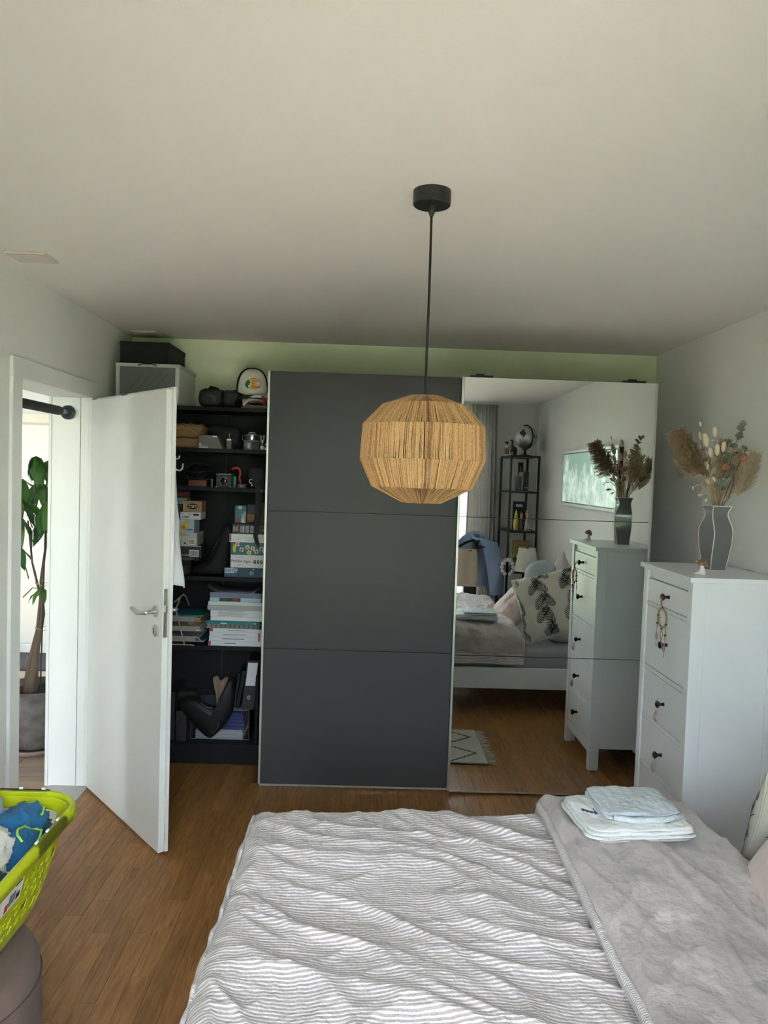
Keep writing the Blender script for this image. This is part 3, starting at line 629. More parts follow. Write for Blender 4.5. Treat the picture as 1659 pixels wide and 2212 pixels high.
MB().tube(tk, [.042,.026,.017,.012,.009,.007,.005], 12).build('trunk', BARK, pl_)
MB().tube([(-.06,.02,.33),(-.05,.02,.5),(-.01,.03,.7),(.01,.02,.9),(-.04,.02,1.1),(-.06,.0,1.35)], [.028,.017,.011,.008,.006,.004], 10).build('trunk', BARK, pl_)
MB().tube([(.035,-.03,.32),(.055,-.02,1.58)], .0045, 8).build('stake', mat('green_stake', (.015,.035,.028), .5), pl_)
for z in (.72, .98): MB().tube([(.025+.035*cos(a), .0+.03*sin(a), z+.01*sin(2*a)) for a in [2*pi*k/14 for k in range(14)]], .002, 6, loop=True).build('tie', mat('raffia_tie', (.55,.42,.25), .8), pl_)
LEAFM = [mat('pachira_leaf_a', (.035,.115,.03), .42, var=.25, vscale=12, spec=.4), mat('pachira_leaf_b', (.075,.19,.035), .42, var=.25, vscale=12, spec=.4)]
STEMG = mat('green_petiole', (.10,.15,.05), .6)
def leaf_mesh(name, L, W, droop, mat_, fold=.18, nl=8, nw=4):
    def g(u, v):
        t = u; s = v*2-1; w = W*(sin(pi*min(1, t**.75))**.85)*(1-.15*t); 
        return (t*L*cos(droop*t*.6), s*w/2, -L*t*t*sin(droop)*.55 + abs(s)*fold*w/2 + .004*sin(t*14)*abs(s))
    mb = MB().grid(g, nl, nw); return mb
LM = []
for i in range(4):
    o = leaf_mesh('leaf', .20, .075, .5+.25*i, None).build('leaf', LEAFM[i % 2], None, smooth=True); LM.append(o.data); bpy.data.objects.remove(o)
rnd = random.Random(4)
def whorl(c, base, n, sc, az0, spread=2*pi, tilt=.25, k0=0):
    "petiole from base to c, then n leaflets in a fan"
    b, c = Vector(base), Vector(c); mid = b.lerp(c, .5) + Vector((0, 0, .03))
    MB().tube([b, mid, c], [.0035,.003,.002], 6).build('petiole', STEMG, pl_)
    for i in range(n):
        o = bpy.data.objects.new('leaf', LM[(i+k0) % 4]); COL.objects.link(o); o.parent = pl_; o.location = c
        o.rotation_euler = (rnd.uniform(-.3,.3), tilt+rnd.uniform(-.1,.25), az0 + spread*i/n + rnd.uniform(-.15,.15)); q = sc*rnd.uniform(.85,1.15); o.scale = (q, q, q)
def W(u, v, y=4.5): x_, z_ = px(u, v, y); return (x_+1.925, y-4.52, z_)
whorl(W(78,985,4.45), W(72,1090,4.5), 6, .85, .3, tilt=.95)
whorl(W(107,993,4.60), W(75,1110,4.5), 6, .95, 1.0, tilt=.9, k0=1)
whorl(W(42,1035,4.5), W(70,1120,4.5), 5, .9, 2.0, tilt=.5)
whorl(W(88,1043,4.55), W(72,1130,4.5), 6, 1.0, -.9, tilt=.6, k0=1)
whorl(W(40,1080,4.40), W(70,1140,4.5), 6, 1.15, -.2, tilt=.45)
whorl(W(112,1082,4.48), W(70,1150,4.5), 6, 1.2, 1.9, tilt=.6)
whorl(W(30,1110,4.45), W(68,1165,4.5), 5, 1.1, -1.0, tilt=.7, k0=1)
whorl(W(115,1105,4.62), W(70,1170,4.5), 6, 1.15, 2.6, tilt=.85)
whorl(W(36,1180,4.38), W(62,1250,4.5), 5, .9, -.9, tilt=.6)
whorl(W(90,1272,4.42), W(50,1290,4.5), 5, .62, -.9, tilt=.4, k0=1)

# ================================================================ laundry basket on a pouf
POUF = mat('taupe_velvet', (.16,.108,.09), .9, sheen=.08, var=.14, vscale=6, bump=.1, bscale=120, stretch=(1,1,.4))
pf = thing('pouf', 'round taupe velvet pouf under the lime basket', 'pouf', (-1.085, 1.90, 0))
MB().lathe([(0,.012),(.255,.012),(.270,.025),(.276,.06),(.278,.20),(.274,.345),(.2725,.352)], n=64, caps=False).build('pouf_side', POUF, pf)
MB().lathe([(.2725,.352),(.271,.375),(.262,.398),(.245,.410),(.21,.4155),(0,.418)], n=64, caps=False).build('pouf_top', POUF, pf)
MB().tube([(.2745*cos(a), .2745*sin(a), .352) for a in [2*pi*k/72 for k in range(72)]], .0022, 6, loop=True).build('seam', mat('taupe_seam', (.10,.08,.07), .9), pf)
for a in range(4): MB().lathe([(0,0),(.018,0),(.018,.012),(0,.012)], n=12, caps=False, c=(.2*cos(a*pi/2+.6), .2*sin(a*pi/2+.6), 0)).build('foot', BLACK, pf)
LIME = mat('lime_plastic', (.52,.60,.010), .32, coat=.2)
bk = thing('laundry_basket', 'lime green plastic laundry basket with flower shaped holes', 'basket', (-1.03, 1.945, .419))
BH = .272
def rr(a, hx, hy, r):      # rounded rectangle, a = 0..1 along its perimeter -> point
    segs = [('l',(hx,-hy+r),(hx,hy-r)),('c',(hx-r,hy-r),0),('l',(hx-r,hy),(-hx+r,hy)),('c',(-hx+r,hy-r),pi/2),('l',(-hx,hy-r),(-hx,-hy+r)),('c',(-hx+r,-hy+r),pi),('l',(-hx+r,-hy),(hx-r,-hy)),('c',(hx-r,-hy+r),3*pi/2)]
    ln = [2*(hy-r), pi*r/2, 2*(hx-r), pi*r/2, 2*(hy-r), pi*r/2, 2*(hx-r), pi*r/2]; T = sum(ln); d = (a % 1)*T
    for sg, l in zip(segs, ln):
        if d <= l:
            q = d/l
            if sg[0] == 'l': return (sg[1][0]+(sg[2][0]-sg[1][0])*q, sg[1][1]+(sg[2][1]-sg[1][1])*q)
            return (sg[1][0]+r*cos(sg[2]+q*pi/2), sg[1][1]+r*sin(sg[2]+q*pi/2))
        d -= l
    return (hx, -hy+r)
def bwall(a, t):
    e = t**.75; hx = .120+.072*e; hy = .230+.098*e; r = .085+.02*t
    x_, y_ = rr(a, hx, hy, r); return (x_, y_, .012+(BH-.012)*t)
NA, NT = 760, 116
# flower holes: rows in (perimeter metres, height metres)
PER = 1.62
holes = []
for row, (zc, ph) in enumerate(((.060,0),(.098,.5),(.136,0),(.172,.5))):
    n = 36
    for i in range(n):
        cxh = (i+ph+.12*sin(i*7.3+row))*PER/n; cz = zc+.006*sin(i*3.1+row*2); big = ((i*5+row*3) % 7 == 0)
        holes.append((cxh, cz, .0155 if not big else .0175, big, (i*1.7+row) % 6.28))
cell = {}
for h_ in holes:
    for q in (-1, 0, 1): cell.setdefault((int(h_[0]//.05)+q) % 33, []).append(h_)
def inhole(p, z):
    for hx_, hz, R, big, ro in cell.get(int(p//.05) % 33, ()):
        dx = p-hx_; dx = (dx+PER/2) % PER-PER/2; dz = z-hz; d = sqrt(dx*dx+dz*dz)
        if d > R: continue
        if big: 
            an = math.atan2(dz, dx)+ro
            if d < R*(.62+.3*abs(cos(2.5*an))): return True
        else:
            for k in range(5):
                aa = ro+2*pi*k/5; ex = dx-R*.60*cos(aa); ez = dz-R*.60*sin(aa)
                u_ = ex*cos(aa)+ez*sin(aa); w_ = -ex*sin(aa)+ez*cos(aa)
                if (u_/(R*.38))**2+(w_/(R*.25))**2 < 1: return True
    return False
vs = [bwall(i/NA, j/NT) for j in range(NT+1) for i in range(NA)]
def grip(a):   # hand openings in the two short ends
    return any(abs(((a-c+.5) % 1)-.5) < .055 for c in (.345, .845))
fs = []
for j in range(NT):
    for i in range(NA):
        p = (i+.5)/NA*PER; z = (j+.5)/NT*BH
        if .03 < z < .20 and inhole(p, z) and not (.03 < (i/NA) < .122 and z > .13): continue
        if .205 < z < .238 and grip((i+.5)/NA): continue
        i2 = (i+1) % NA; fs.append((j*NA+i, j*NA+i2, (j+1)*NA+i2, (j+1)*NA+i))
w_ = MB(); w_.add(vs, fs); w_.build('perforated_wall', LIME, bk, smooth=True, solid=.0025)
MB().add([(*rr(i/96, .118, .228, .083), .012) for i in range(96)] + [(*rr(i/96, .118, .228, .083), .004) for i in range(96)], [tuple(range(96)), tuple(range(191, 95, -1))] + [(i, (i+1) % 96, (i+1) % 96+96, i+96) for i in range(96)]).build('base', LIME, bk, smooth='auto')
rim = []
for i in range(160):
    a = i/160; x0_, y0_ = rr(a, .193, .329, .105); x1_, y1_ = rr(a, .213, .349, .118); zt_ = BH
    rim.append([(x0_, y0_, zt_-.004), (x0_*1.01, y0_*1.006, zt_+.010), ((x0_+x1_)/2, (y0_+y1_)/2, zt_+.014), (x1_*.995, y1_*.997, zt_+.006), (x1_, y1_, zt_-.022), (x1_*.99, y1_*.994, zt_-.022), (x0_*1.02, y0_*1.012, zt_-.004)])
MB().loft(rim, caps=False, loop=True).build('rim', LIME, bk, smooth=True)
CLR = clear_mat('clear_grip_insert', (.93,.95,.72), .10, .25)
for c in (.155, .36):
    ins = []
    for i in range(17):
        a = c-.045+.09*i/16; x0_, y0_ = rr(a, .192, .328, .105); x1_, y1_ = rr(a, .216, .352, .119)
        ins.append([(x0_, y0_, BH+.006), ((x0_+x1_)/2, (y0_+y1_)/2, BH+.0175), (x1_, y1_, BH+.009), (x1_*1.002, y1_*1.002, BH-.02)])
    g_ = MB().loft(ins, caps=False, closed=False).build('clear_grip', CLR, bk, smooth=True)
    for q in (.1, .5, .9):
        i = int(q*15); p0, p1 = Vector(ins[i][1]), Vector(ins[i+1][1])
        MB().tube([p0+Vector((0,0,.0012)), p1+Vector((0,0,.0012))], .0035, 6).build('white_rib', PAPER, g_)
lb = MB(); lbm = [mat('label_white', (.78,.78,.76), .6), INK, mat('label_red', (.55,.03,.04), .6)]
def onw(a, t, o=.004):
    p = Vector(bwall(a, t)); q = Vector((p.x, p.y, 0)).normalized(); return p+q*o
def patch(a0, a1, t0, t1, o, mi): lb.add([onw(a0,t0,o), onw(a1,t0,o), onw(a1,t1,o), onw(a0,t1,o)], [(0,1,2,3)], mi)
A0, A1 = .040, .112
for i in range(6): patch(A0+(A1-A0)*i/6, A0+(A1-A0)*(i+1)/6, .56, .86, .0035, 0)
patch(.085,.105,.76,.83,.0045,1); patch(.058,.068,.58,.66,.0045,2); patch(.092,.104,.60,.66,.0045,1)
for i in range(5): patch(.070+.004*i,.072+.004*i,.60,.72,.0045,1)
lb.build('paper_label', lbm, bk, smooth=False)
def crumple(name, label, loc, r, col, seed, trim=None, cat='clothing', am=.15):
    t = thing(name, label, cat, loc, group='laundry in the basket')
    def f(d):
        q = 1 + .16*N(d.x*1.6+seed, d.y*1.6, d.z*1.6)
        for fq, a in ((1.9, am), (3.8, am*.5), (7.5, am*.2)):
            q += a*(max(0, 1-abs(N(d.x*fq+seed, d.y*fq+seed*2, d.z*fq))*2.4)**1.6-.35)
        return q
    MB().ball((0,0,0), r, 72, 40, f=f).build('crumpled_cloth', mat('cloth_'+name+str(seed), col, .9, bump=.25, bscale=180, sheen=.15), t)
    if trim:
        pts = []
        for k in range(26):
            a = trim[0]+trim[1]*k/25; d = Vector((cos(a)*.72, sin(a)*.72, .69)).normalized() if trim[2] == 0 else Vector((cos(a)*.5+.35, sin(a)*.5+.1, .7)).normalized()
            q = f(d); pts.append((d.x*r[0]*q, d.y*r[1]*q, d.z*r[2]*q+.002))
        MB().tube(pts, .0035, 6).build('neon_piping', mat('neon_green', (.35,.75,.12), .7), t)
ZB = .419
crumple('laundry_shirt', 'bright blue shirt with neon piping crumpled in the lime basket', (-.965, 2.165, ZB+.215), (.085,.085,.07), (.010,.115,.26), 3, (0, 4.2, 0))
crumple('laundry_shirt', 'second smaller bright blue bundle at the basket rim', (-.915, 2.07, ZB+.195), (.055,.07,.065), (.008,.10,.24), 8, (0, 4.5, 1))
crumple('laundry_jeans', 'pale blue denim cloth heaped highest in the lime basket', (-1.095, 2.16, ZB+.245), (.075,.10,.085), (.33,.42,.55), 11)
crumple('laundry_blouse', 'off white lacy blouse in the middle of the lime basket', (-1.00, 2.02, ZB+.215), (.085,.08,.07), (.58,.56,.50), 15)
crumple('laundry_tee', 'dark teal cloth tucked under the off white blouse', (-.955, 1.94, ZB+.155), (.055,.08,.06), (.008,.06,.075), 21)
crumple('laundry_sock', 'small orange red sock in the near end of the basket', (-.955, 1.87, ZB+.195), (.045,.05,.033), (.50,.10,.05), 25)
crumple('laundry_towel', 'grey blue cloth at the near end of the basket', (-1.07, 1.82, ZB+.17), (.085,.10,.08), (.30,.36,.40), 29)

# ================================================================ things on the chest of drawers
VG = mat('vase_glaze', (.15,.162,.16), .25, coat=.3)
VE = mat('vase_edge', (.72,.66,.58), .4)
vs_ = thing('vase', 'angular grey ceramic vase with pale wavy edges on the chest', 'vase', (1.545, 3.385, 1.31))
vp = [(z, w*.70, 0) for z, w, o in ((.000,.098,-.006),(.03,.107,-.004),(.07,.122,.001),(.115,.136,.006),(.165,.142,.008),(.195,.134,.003),(.225,.110,-.004),(.242,.098,-.006),(.258,.099,-.004),(.275,.116,.000),(.284,.126,.001))]
VR = rad(7)
def vring(w, o, z): 
    return [Vector((w/2*sx_*1.0+o, w/2*sy_+o*.4, z)) for sx_, sy_ in ((-1,-1),(1,-1),(1,1),(-1,1))]
M_ = Matrix.Rotation(VR, 4, 'Z')
def vtw(z):
    K = ((0,5),(.07,11),(.115,15),(.165,18),(.195,14),(.225,7),(.242,3),(.258,3),(.284,8))
    for (z0_, a0_), (z1_, a1_) in zip(K, K[1:]):
        if z <= z1_: return Matrix.Rotation(rad(a0_+(a1_-a0_)*(z-z0_)/(z1_-z0_)), 4, 'Z')
    return Matrix.Rotation(rad(8), 4, 'Z')
rings = [[vtw(z) @ p for p in vring(w, o, z)] for z, w, o in vp]
inner = [[vtw(z) @ p for p in vring(w-.008, o, z)] for z, w, o in reversed(vp[3:])]
vb = MB().loft(rings+inner); vb.build('vase_body', VG, vs_, smooth='auto')
for k in range(4): MB().tube([r[k] for r in rings], .0022, 6).build('vase_edge', VE, vs_)
for r in (rings[0], rings[-1]): MB().tube([p + Vector((0,0,.001)) for p in r], .0022, 6, loop=True).build('vase_edge', VE, vs_)
# dried bouquet: every stem its own thing
VC = Vector((1.545, 3.385, 1.31)); MOUTH = VC + Vector((0,0,.283))
def BP(u, v, y=3.385): x_, z_ = px(1360+u/5.528, 880+v/5.528, y); return Vector((x_, y, z_))
def stem_path(tip, off, n=8):
    off = (off[0]*.72, off[1]*.72); a = VC + Vector((off[0]*.5, off[1]*.5, .03)); b = MOUTH + Vector((off[0], off[1], 0)); c = Vector(tip); out = []
    for i in range(n+1):
        t = i/n
        if t < .35: out.append(a.lerp(b, t/.35))
        else:
            q = (t-.35)/.65; out.append(b.lerp(c, q) + Vector((0, 0, .02*sin(pi*q))))
    return out
STRAW = mat('straw_stem', (.42,.29,.14), .85); CREAM = mat('cream_tail', (.72,.63,.46), .95, bump=.25, bscale=500)
PAMP = mat('pampas_brown', (.38,.265,.155), .95, var=.3, vscale=40); EUC = mat('eucalyptus_leaf', (.22,.26,.20), .6, var=.2, vscale=25); ROSE = mat('dried_rose', (.43,.175,.11), .8, var=.3, vscale=40)
ROSEL = mat('rose_stem', (.13,.075,.045), .8); BROOM = mat('broom_bloom', (.66,.53,.34), .95, var=.25, vscale=60); OAT = mat('oat_spike', (.60,.56,.44), .9); LEAFT = mat('tan_leaf', (.55,.45,.30), .85)
BQ = 'dried stems in the grey vase'
def stem_root(name, label, tip, off, r=.0016, m=STRAW):
    t = thing(name, label, 'dried flower', VC, group=BQ); P_ = [p-VC for p in stem_path(tip, off)]; MB().tube(P_, r, 6).build('stem', m, t); return t, P_
rnd = random.Random(12)
def plume(name, label, tip, base, off, m, n, L, droop, sc=1, lean=None):
    t, P_ = stem_root(name, label, tip, off, .002); mb = MB(); b = Vector(base)-VC; e = Vector(tip)-VC; ax = (e-b)
    for i in range(n):
        q = rnd.random()**.8; c = b+ax*q; a = rnd.uniform(0, 2*pi); side = Vector((cos(a), sin(a), 0)); ln = L*(1-.55*q)*rnd.uniform(.6,1.2)
        d = (side*.75+ax.normalized()*.55 + (Vector(lean)*.6 if lean else Vector())).normalized(); m1 = c+d*ln*.5; e1 = c+d*ln+Vector((0,0,-droop*ln))
        mb.tube([c, m1, e1], [.0009*sc,.0016*sc,.0004], 3, caps=False)
        for k in range(5):
            f_ = .35+.65*rnd.random(); p0 = m1.lerp(e1, f_); d2 = (d+Vector((rnd.uniform(-1,1),rnd.uniform(-1,1),rnd.uniform(-.9,.6)))*.6).normalized()*ln*.16; mb.add([p0, p0+d2*.5+Vector((.0012,0,.0008))*sc, p0+d2, p0+d2*.5-Vector((.0012,0,.0008))*sc], [(0,1,2,3)])
    mb.build('plume', m, t, smooth=True, kind='stuff')
plume('pampas_plume', 'bushy brown pampas plume leaning left out of the grey vase', BP(600,300), BP(950,840), (-.025,-.01), PAMP, 1000, .115, .45, .8, (-.6,0,.1))
plume('pampas_plume', 'small brown grass plume behind the cream bunny tails', BP(1190,390,3.42), BP(1040,560,3.42), (.005,.02), PAMP, 110, .035, .3, 1, (.3,0,.2))
plume('broom_grass', 'wide beige broom grass fan on the right of the bouquet', BP(1500,590,3.37), BP(1290,1060,3.38), (.035,.0), BROOM, 750, .075, -.1, .6, (.3,0,.35))
plume('broom_grass', 'pale beige grass tuft in the middle of the bouquet', BP(1290,520,3.40), BP(1130,960,3.39), (.015,.02), BROOM, 450, .065, -.1, .7)
plume('broom_grass', 'tan grass plume at the back of the bouquet', BP(1120,400,3.45), BP(1060,900,3.42), (.0,.03), BROOM, 420, .065, .1, .7)
plume('broom_grass', 'fine cream grass tuft low behind the roses', BP(1260,640,3.43), BP(1150,1080,3.40), (.02,.02), mat('cream_grass', (.70,.58,.40), .95), 380, .06, .0, .6)
def tail(u, v, off, lab, L=.032, y=3.385, m=CREAM):
    tip = BP(u, v, y); t, P_ = stem_root('bunny_tail', lab, tip, off, .001); e = Vector(tip)-VC; d = (P_[-1]-P_[-2]).normalized()
    Mx = d.to_track_quat('Z', 'Y').to_matrix().to_4x4()
    MB().ball(e+d*L*.3, (L*.24,L*.24,L*.58), 16, 14, M=Mx, f=lambda q: 1+.05*N(q.x*5, q.y*5, q.z*5+u)-.22*max(0, q.z)**2).build('tail', m, t)
tail(845,215,(-.02,.01),'topmost tiny bunny tail on a thin stalk above the pampas',.022)
tail(1015,320,(-.005,.015),'tall cream bunny tail standing highest in the bouquet middle',.045)
tail(845,365,(-.02,.015),'cream bunny tail just right of the pampas plume',.035,3.40)
tail(915,430,(-.015,.0),'long drooping cream bunny tail beside the pampas',.06,3.37)
tail(1120,500,(.01,.015),'cream bunny tail between eucalyptus and the rose',.045,3.36)
tail(1045,540,(.0,.0),'plump cream bunny tail in the bouquet centre',.05,3.36)
tail(970,570,(-.01,-.01),'narrow cream bunny tail left of the bouquet centre',.045,3.35)
tail(930,720,(-.02,-.015),'white bunny tail low over the pampas base',.04,3.34)
tail(1010,870,(-.005,-.025),'small bunny tail low on the stems above the vase',.03,3.33)
tail(860,1045,(-.03,-.01),'tan bunny tail drooping left near the vase mouth',.028,3.36,mat('tan_tail',(.55,.38,.25),.95))
tail(920,1100,(-.035,.0),'grey bunny tail nodding just above the vase rim',.022,3.36,mat('grey_tail',(.55,.54,.50),.95))
tail(940,900,(-.02,-.02),'peach bunny tail low among the straw stems',.032,3.345,mat('tan_tail',(.55,.38,.25),.95))
def leafy(name, label, pts, off, m, leafL, leafW, every=1, m_st=None, rnd_=None, pair=True, cup=.25):
    tip = pts[-1]; t = thing(name, label, 'dried flower', VC, group=BQ); off = (off[0]*.72, off[1]*.72); a = VC+Vector((off[0]*.5, off[1]*.5, .03)); b = MOUTH+Vector((off[0], off[1], 0))
    P_ = [a-VC, b-VC]+[Vector(p)-VC for p in pts]; MB().tube(P_, .0015, 6).build('stem', m_st or m, t)
    r2 = random.Random(int(off[0]*1e4)+len(pts)+77)
    for i in range(2, len(P_)):
        d = (P_[i]-P_[i-1]).normalized()
        for s in ((-1, 1) if pair else (1,)):
            sc = 1-.35*(i-2)/max(1, len(P_)-2); az = r2.uniform(0, 2*pi); n_ = d.orthogonal().normalized(); n_ = (Matrix.Rotation(az, 3, d) @ n_)*s
            dirv = (n_*.8+d*.5).normalized(); Mx = dirv.to_track_quat('X', 'Z').to_matrix().to_4x4(); Mx.translation = P_[i]-d*.004*s
            L_, W_ = leafL*sc*r2.uniform(.8,1.15), leafW*sc
            def g(u, v): s_ = v*2-1; w = W_*sin(pi*min(.999, max(.02, u**.8)))**.7; return Mx @ Vector((u*L_, s_*w/2, abs(s_)**2*cup*w/2+.12*L_*u*u))
            MB().grid(g, 7, 4).build('leaf', m, t, smooth=True)
leafy('eucalyptus_branch', 'tall grey green eucalyptus branch rising at the right of the bouquet', [BP(1180,760,3.37),BP(1215,600,3.37),BP(1240,480,3.37),BP(1290,380,3.37),BP(1315,290,3.37),BP(1360,230,3.37)], (.015,.01), EUC, .046, .040)
leafy('eucalyptus_branch', 'short eucalyptus sprig hanging low in the bouquet middle', [BP(1090,1010,3.34),BP(1130,940,3.33),BP(1170,900,3.33)], (.005,-.02), EUC, .046, .040)
leafy('eucalyptus_branch', 'eucalyptus sprig half hidden between the two roses', [BP(1130,800,3.40),BP(1160,690,3.40),BP(1180,600,3.40)], (.012,.02), EUC, .046, .040)
leafy('eucalyptus_branch', 'broad eucalyptus branch at the back towards the mirror', [BP(1180,900,3.45),BP(1260,760,3.47),BP(1330,620,3.48),BP(1380,520,3.48)], (.02,.03), EUC, .046, .040)
for i, (q, o_, lb_) in enumerate((([(900,850),(840,820),(760,790),(690,790),(640,760)],(-.03,-.01),'pale oat sprig spreading left below the pampas'), ([(920,980),(860,920),(800,930),(750,950)],(-.035,.0),'lowest pale oat sprig left of the vase mouth'), ([(880,700),(760,480),(680,300),(640,250)],(-.03,.02),'pale oat sprig peeking over the pampas tip'), ([(1000,500),(990,420),(975,390)],(-.01,.02),'short pale oat sprig behind the bunny tails'))):
    leafy('oat_sprig', lb_, [BP(*p, 3.37) for p in q], o_, OAT, .022, .007, cup=.6)
leafy('tan_leaf_sprig', 'long twisted cream leaf in the front of the bouquet', [BP(975,800,3.34),BP(990,690,3.34)], (-.008,-.02), LEAFT, .06, .02, pair=False)
leafy('dark_sprig', 'dark dried twig with tiny buds at the right', [BP(1190,1080,3.35),BP(1230,930,3.35),BP(1245,850,3.35)], (.02,-.015), ROSEL, .012, .006)
def rose(u, v, off, lab, y=3.34):
    tip = BP(u, v, y); t, P_ = stem_root('dried_rose', lab, tip, off, .0018, ROSEL); e = Vector(tip)-VC
    bl = MB().ball(e, (.011,.011,.015), 14, 10, f=lambda d: 1+.1*N(d.x*6, d.y*6, d.z*6)).build('bloom', ROSE, t)
    for k in range(12):
        a = k*2.4; R_ = .0065+.0009*k
        def g(p, q): w = (q*2-1)*1.0; th = a+w; h = p*(.034-.0012*k); rad_ = R_*(.75+.45*sin(pi*min(1, p*.75)))+.0035*max(0, p-.75)*4*(.3+.06*k); return (e.x+rad_*cos(th), e.y+rad_*sin(th), e.z-.014+h*(1-.2*abs(q*2-1)**3))
        MB().grid(g, 6, 8).build('petal', ROSE, bl, smooth=True, solid=.0008)
    MB().lathe([(0,-.016),(.006,-.014),(.008,-.008)], n=10, c=e, caps=False).build('calyx', ROSEL, t)
    for s in (-1, 1):
        c = P_[6]; d = Vector((s*.8, .2, .35)).normalized(); Mx = d.to_track_quat('X', 'Z').to_matrix().to_4x4(); Mx.translation = c
        MB().grid(lambda p, q: Mx @ Vector((p*.03, (q*2-1)*.009*sin(pi*min(.99,max(.03,p))), .004*p)), 6, 2).build('leaf', LEAFT, t, smooth=True)
rose(1145,715,(.003,-.022),'terracotta dried rose in the bouquet centre', 3.335)
rose(1355,600,(.022,-.012),'terracotta dried rose held highest at the right', 3.345)
for i in range(9):
    o_ = (-.035+.007*i, -.022+.004*(i % 3)); tip = BP(930+24*i, 860+12*((i*5) % 4), 3.345)
    t, P_ = stem_root('straw_stalk', 'thin straw stalk, %s from the left in the tied bundle above the vase' % ('first','second','third','fourth','fifth','sixth','seventh','eighth','last')[i], tip, o_, .0013)
    MB().ball(Vector(tip)-VC, (.003,.003,.008), 8, 6).build('seed_head', OAT, t)
# mushroom figurine
mf = thing('mushroom_figurine', 'white seated mushroom figurine with a brown dotted cap', 'figurine', (1.395, 3.175, 1.31), rz=rad(-8))
CER = mat('white_ceramic', (.82,.80,.77), .25, coat=.4); CAPB = mat('brown_cap', (.16,.075,.022), .3, coat=.4)
MB().lathe([(0,0),(.0125,0),(.0145,.004),(.013,.014),(.0095,.026),(.0075,.04),(.0072,.05),(0,.05)], n=20, caps=False, c=(.006,0,0)).build('body', CER, mf)
for s in (-1, 1): MB().tube([(.004,s*.006,.016),(-.006,s*.0075,.012),(-.014,s*.008,.005),(-.023,s*.008,.0045),(-.024,s*.008,.009)], [.005,.0048,.0046,.0042,.003], 10).build('leg', CER, mf)
cp_ = MB().lathe([(0,.040),(.020,.036),(.024,.040),(.021,.050),(.013,.061),(.004,.067),(0,.068)], n=28, caps=False).xf(Matrix.Translation((.004,0,.046)) @ Matrix.Rotation(rad(24), 4, 'Y') @ Matrix.Translation((0,0,-.042))).build('cap', CAPB, mf)
for k in range(9):
    a = 2*pi*k/9; q = Matrix.Translation((.004,0,.046)) @ Matrix.Rotation(rad(24), 4, 'Y') @ Matrix.Translation((0,0,-.042)); z_ = (.043,.054)[k % 2]; r_ = (.0237,.0187)[k % 2]
    MB().ball(q @ Vector((r_*cos(a), r_*sin(a), z_)), .0022, 8, 6).build('dot', CER, cp_)
# dreamcatcher on the top knob
dc = thing('dreamcatcher', 'small tan dreamcatcher with feathers hanging from the top knob', 'dreamcatcher', (1.290, 3.335, 1.18))
SUE = mat('tan_suede', (.40,.22,.13), .9); BEAD = mat('dark_bead', (.02,.018,.02), .3); FEA = mat('grey_feather', (.33,.30,.28), .85)
L_ = lambda y, z, x=0: Vector((x, y-3.335, z-1.18))
ring = [L_(3.295+.048*cos(a), 1.103+.041*sin(a)) for a in [2*pi*k/28 for k in range(28)]]
MB().tube(ring, .0042, 8, loop=True).build('hoop', SUE, dc)
MB().tube([L_(3.345,1.191,.008), L_(3.335,1.197,.002), L_(3.318,1.188,.004), L_(3.300,1.165,-.002), L_(3.297,1.146)], .002, 6).build('hanging_loop', SUE, dc)
MB().tube([L_(3.318,1.188,.002), L_(3.308,1.172,-.004), L_(3.296,1.160,-.006)], .0018, 6).build('hanging_loop', SUE, dc)
wb = MB()
for k in range(7): 
    a, b_ = 2*pi*k/7, 2*pi*(k+2)/7; wb.tube([L_(3.295+.046*cos(a), 1.103+.039*sin(a)), L_(3.295+.02*cos((a+b_)/2), 1.103+.017*sin((a+b_)/2)), L_(3.295+.046*cos(b_), 1.103+.039*sin(b_))], .0005, 4)
wb.build('web', mat('pale_thread', (.7,.68,.62), .7), dc)
MB().ball(L_(3.318,1.100), .004, 8, 6).build('turquoise_bead', mat('turquoise', (.05,.35,.38), .35), dc)
for (y_, z_) in ((3.297,1.147),(3.342,1.108),(3.250,1.083),(3.296,1.056),(3.346,1.072),(3.253,1.035)): MB().ball(L_(y_, z_), .0055, 10, 8).build('bead', BEAD, dc)
def feather(p0, p1, w):
    p0, p1 = L_(*p0), L_(*p1); d = p1-p0
    f = MB(); 
    def g(u, v): s = v*2-1; return p0+d*u + Vector((.002*sin(u*9)*s, s*w*sin(pi*min(.98,max(.05,u**.7)))**.8, -abs(s)*.006*0))
    f.grid(g, 12, 6); f.build('feather', FEA, dc, smooth=True); MB().tube([p0+Vector((-.001,0,0)), p1+Vector((-.001,0,0))], .0007, 5).build('quill', mat('quill_pale', (.6,.55,.5), .6), dc)
MB().tube([L_(3.342,1.105), L_(3.346,1.07), L_(3.348,1.052)], .0018, 6).build('cord', SUE, dc); feather((3.348,1.052),(3.352,.975), .011)
MB().tube([L_(3.296,1.058), L_(3.302,1.03,-.003), L_(3.285,1.0,-.002), L_(3.280,.975)], .0018, 6).build('cord', SUE, dc); MB().tube([L_(3.294,1.058), L_(3.280,1.03), L_(3.292,1.0,-.002), L_(3.272,.965)], .0018, 6).build('cord', SUE, dc)
MB().tube([L_(3.250,1.083), L_(3.252,1.035), L_(3.256,1.02)], .0018, 6).build('cord', SUE, dc); feather((3.256,1.02),(3.262,.935), .009)
MB().ball(L_(3.252,1.022), (.006,.006,.005), 10, 8).build('silver_bead', CHROME, dc)
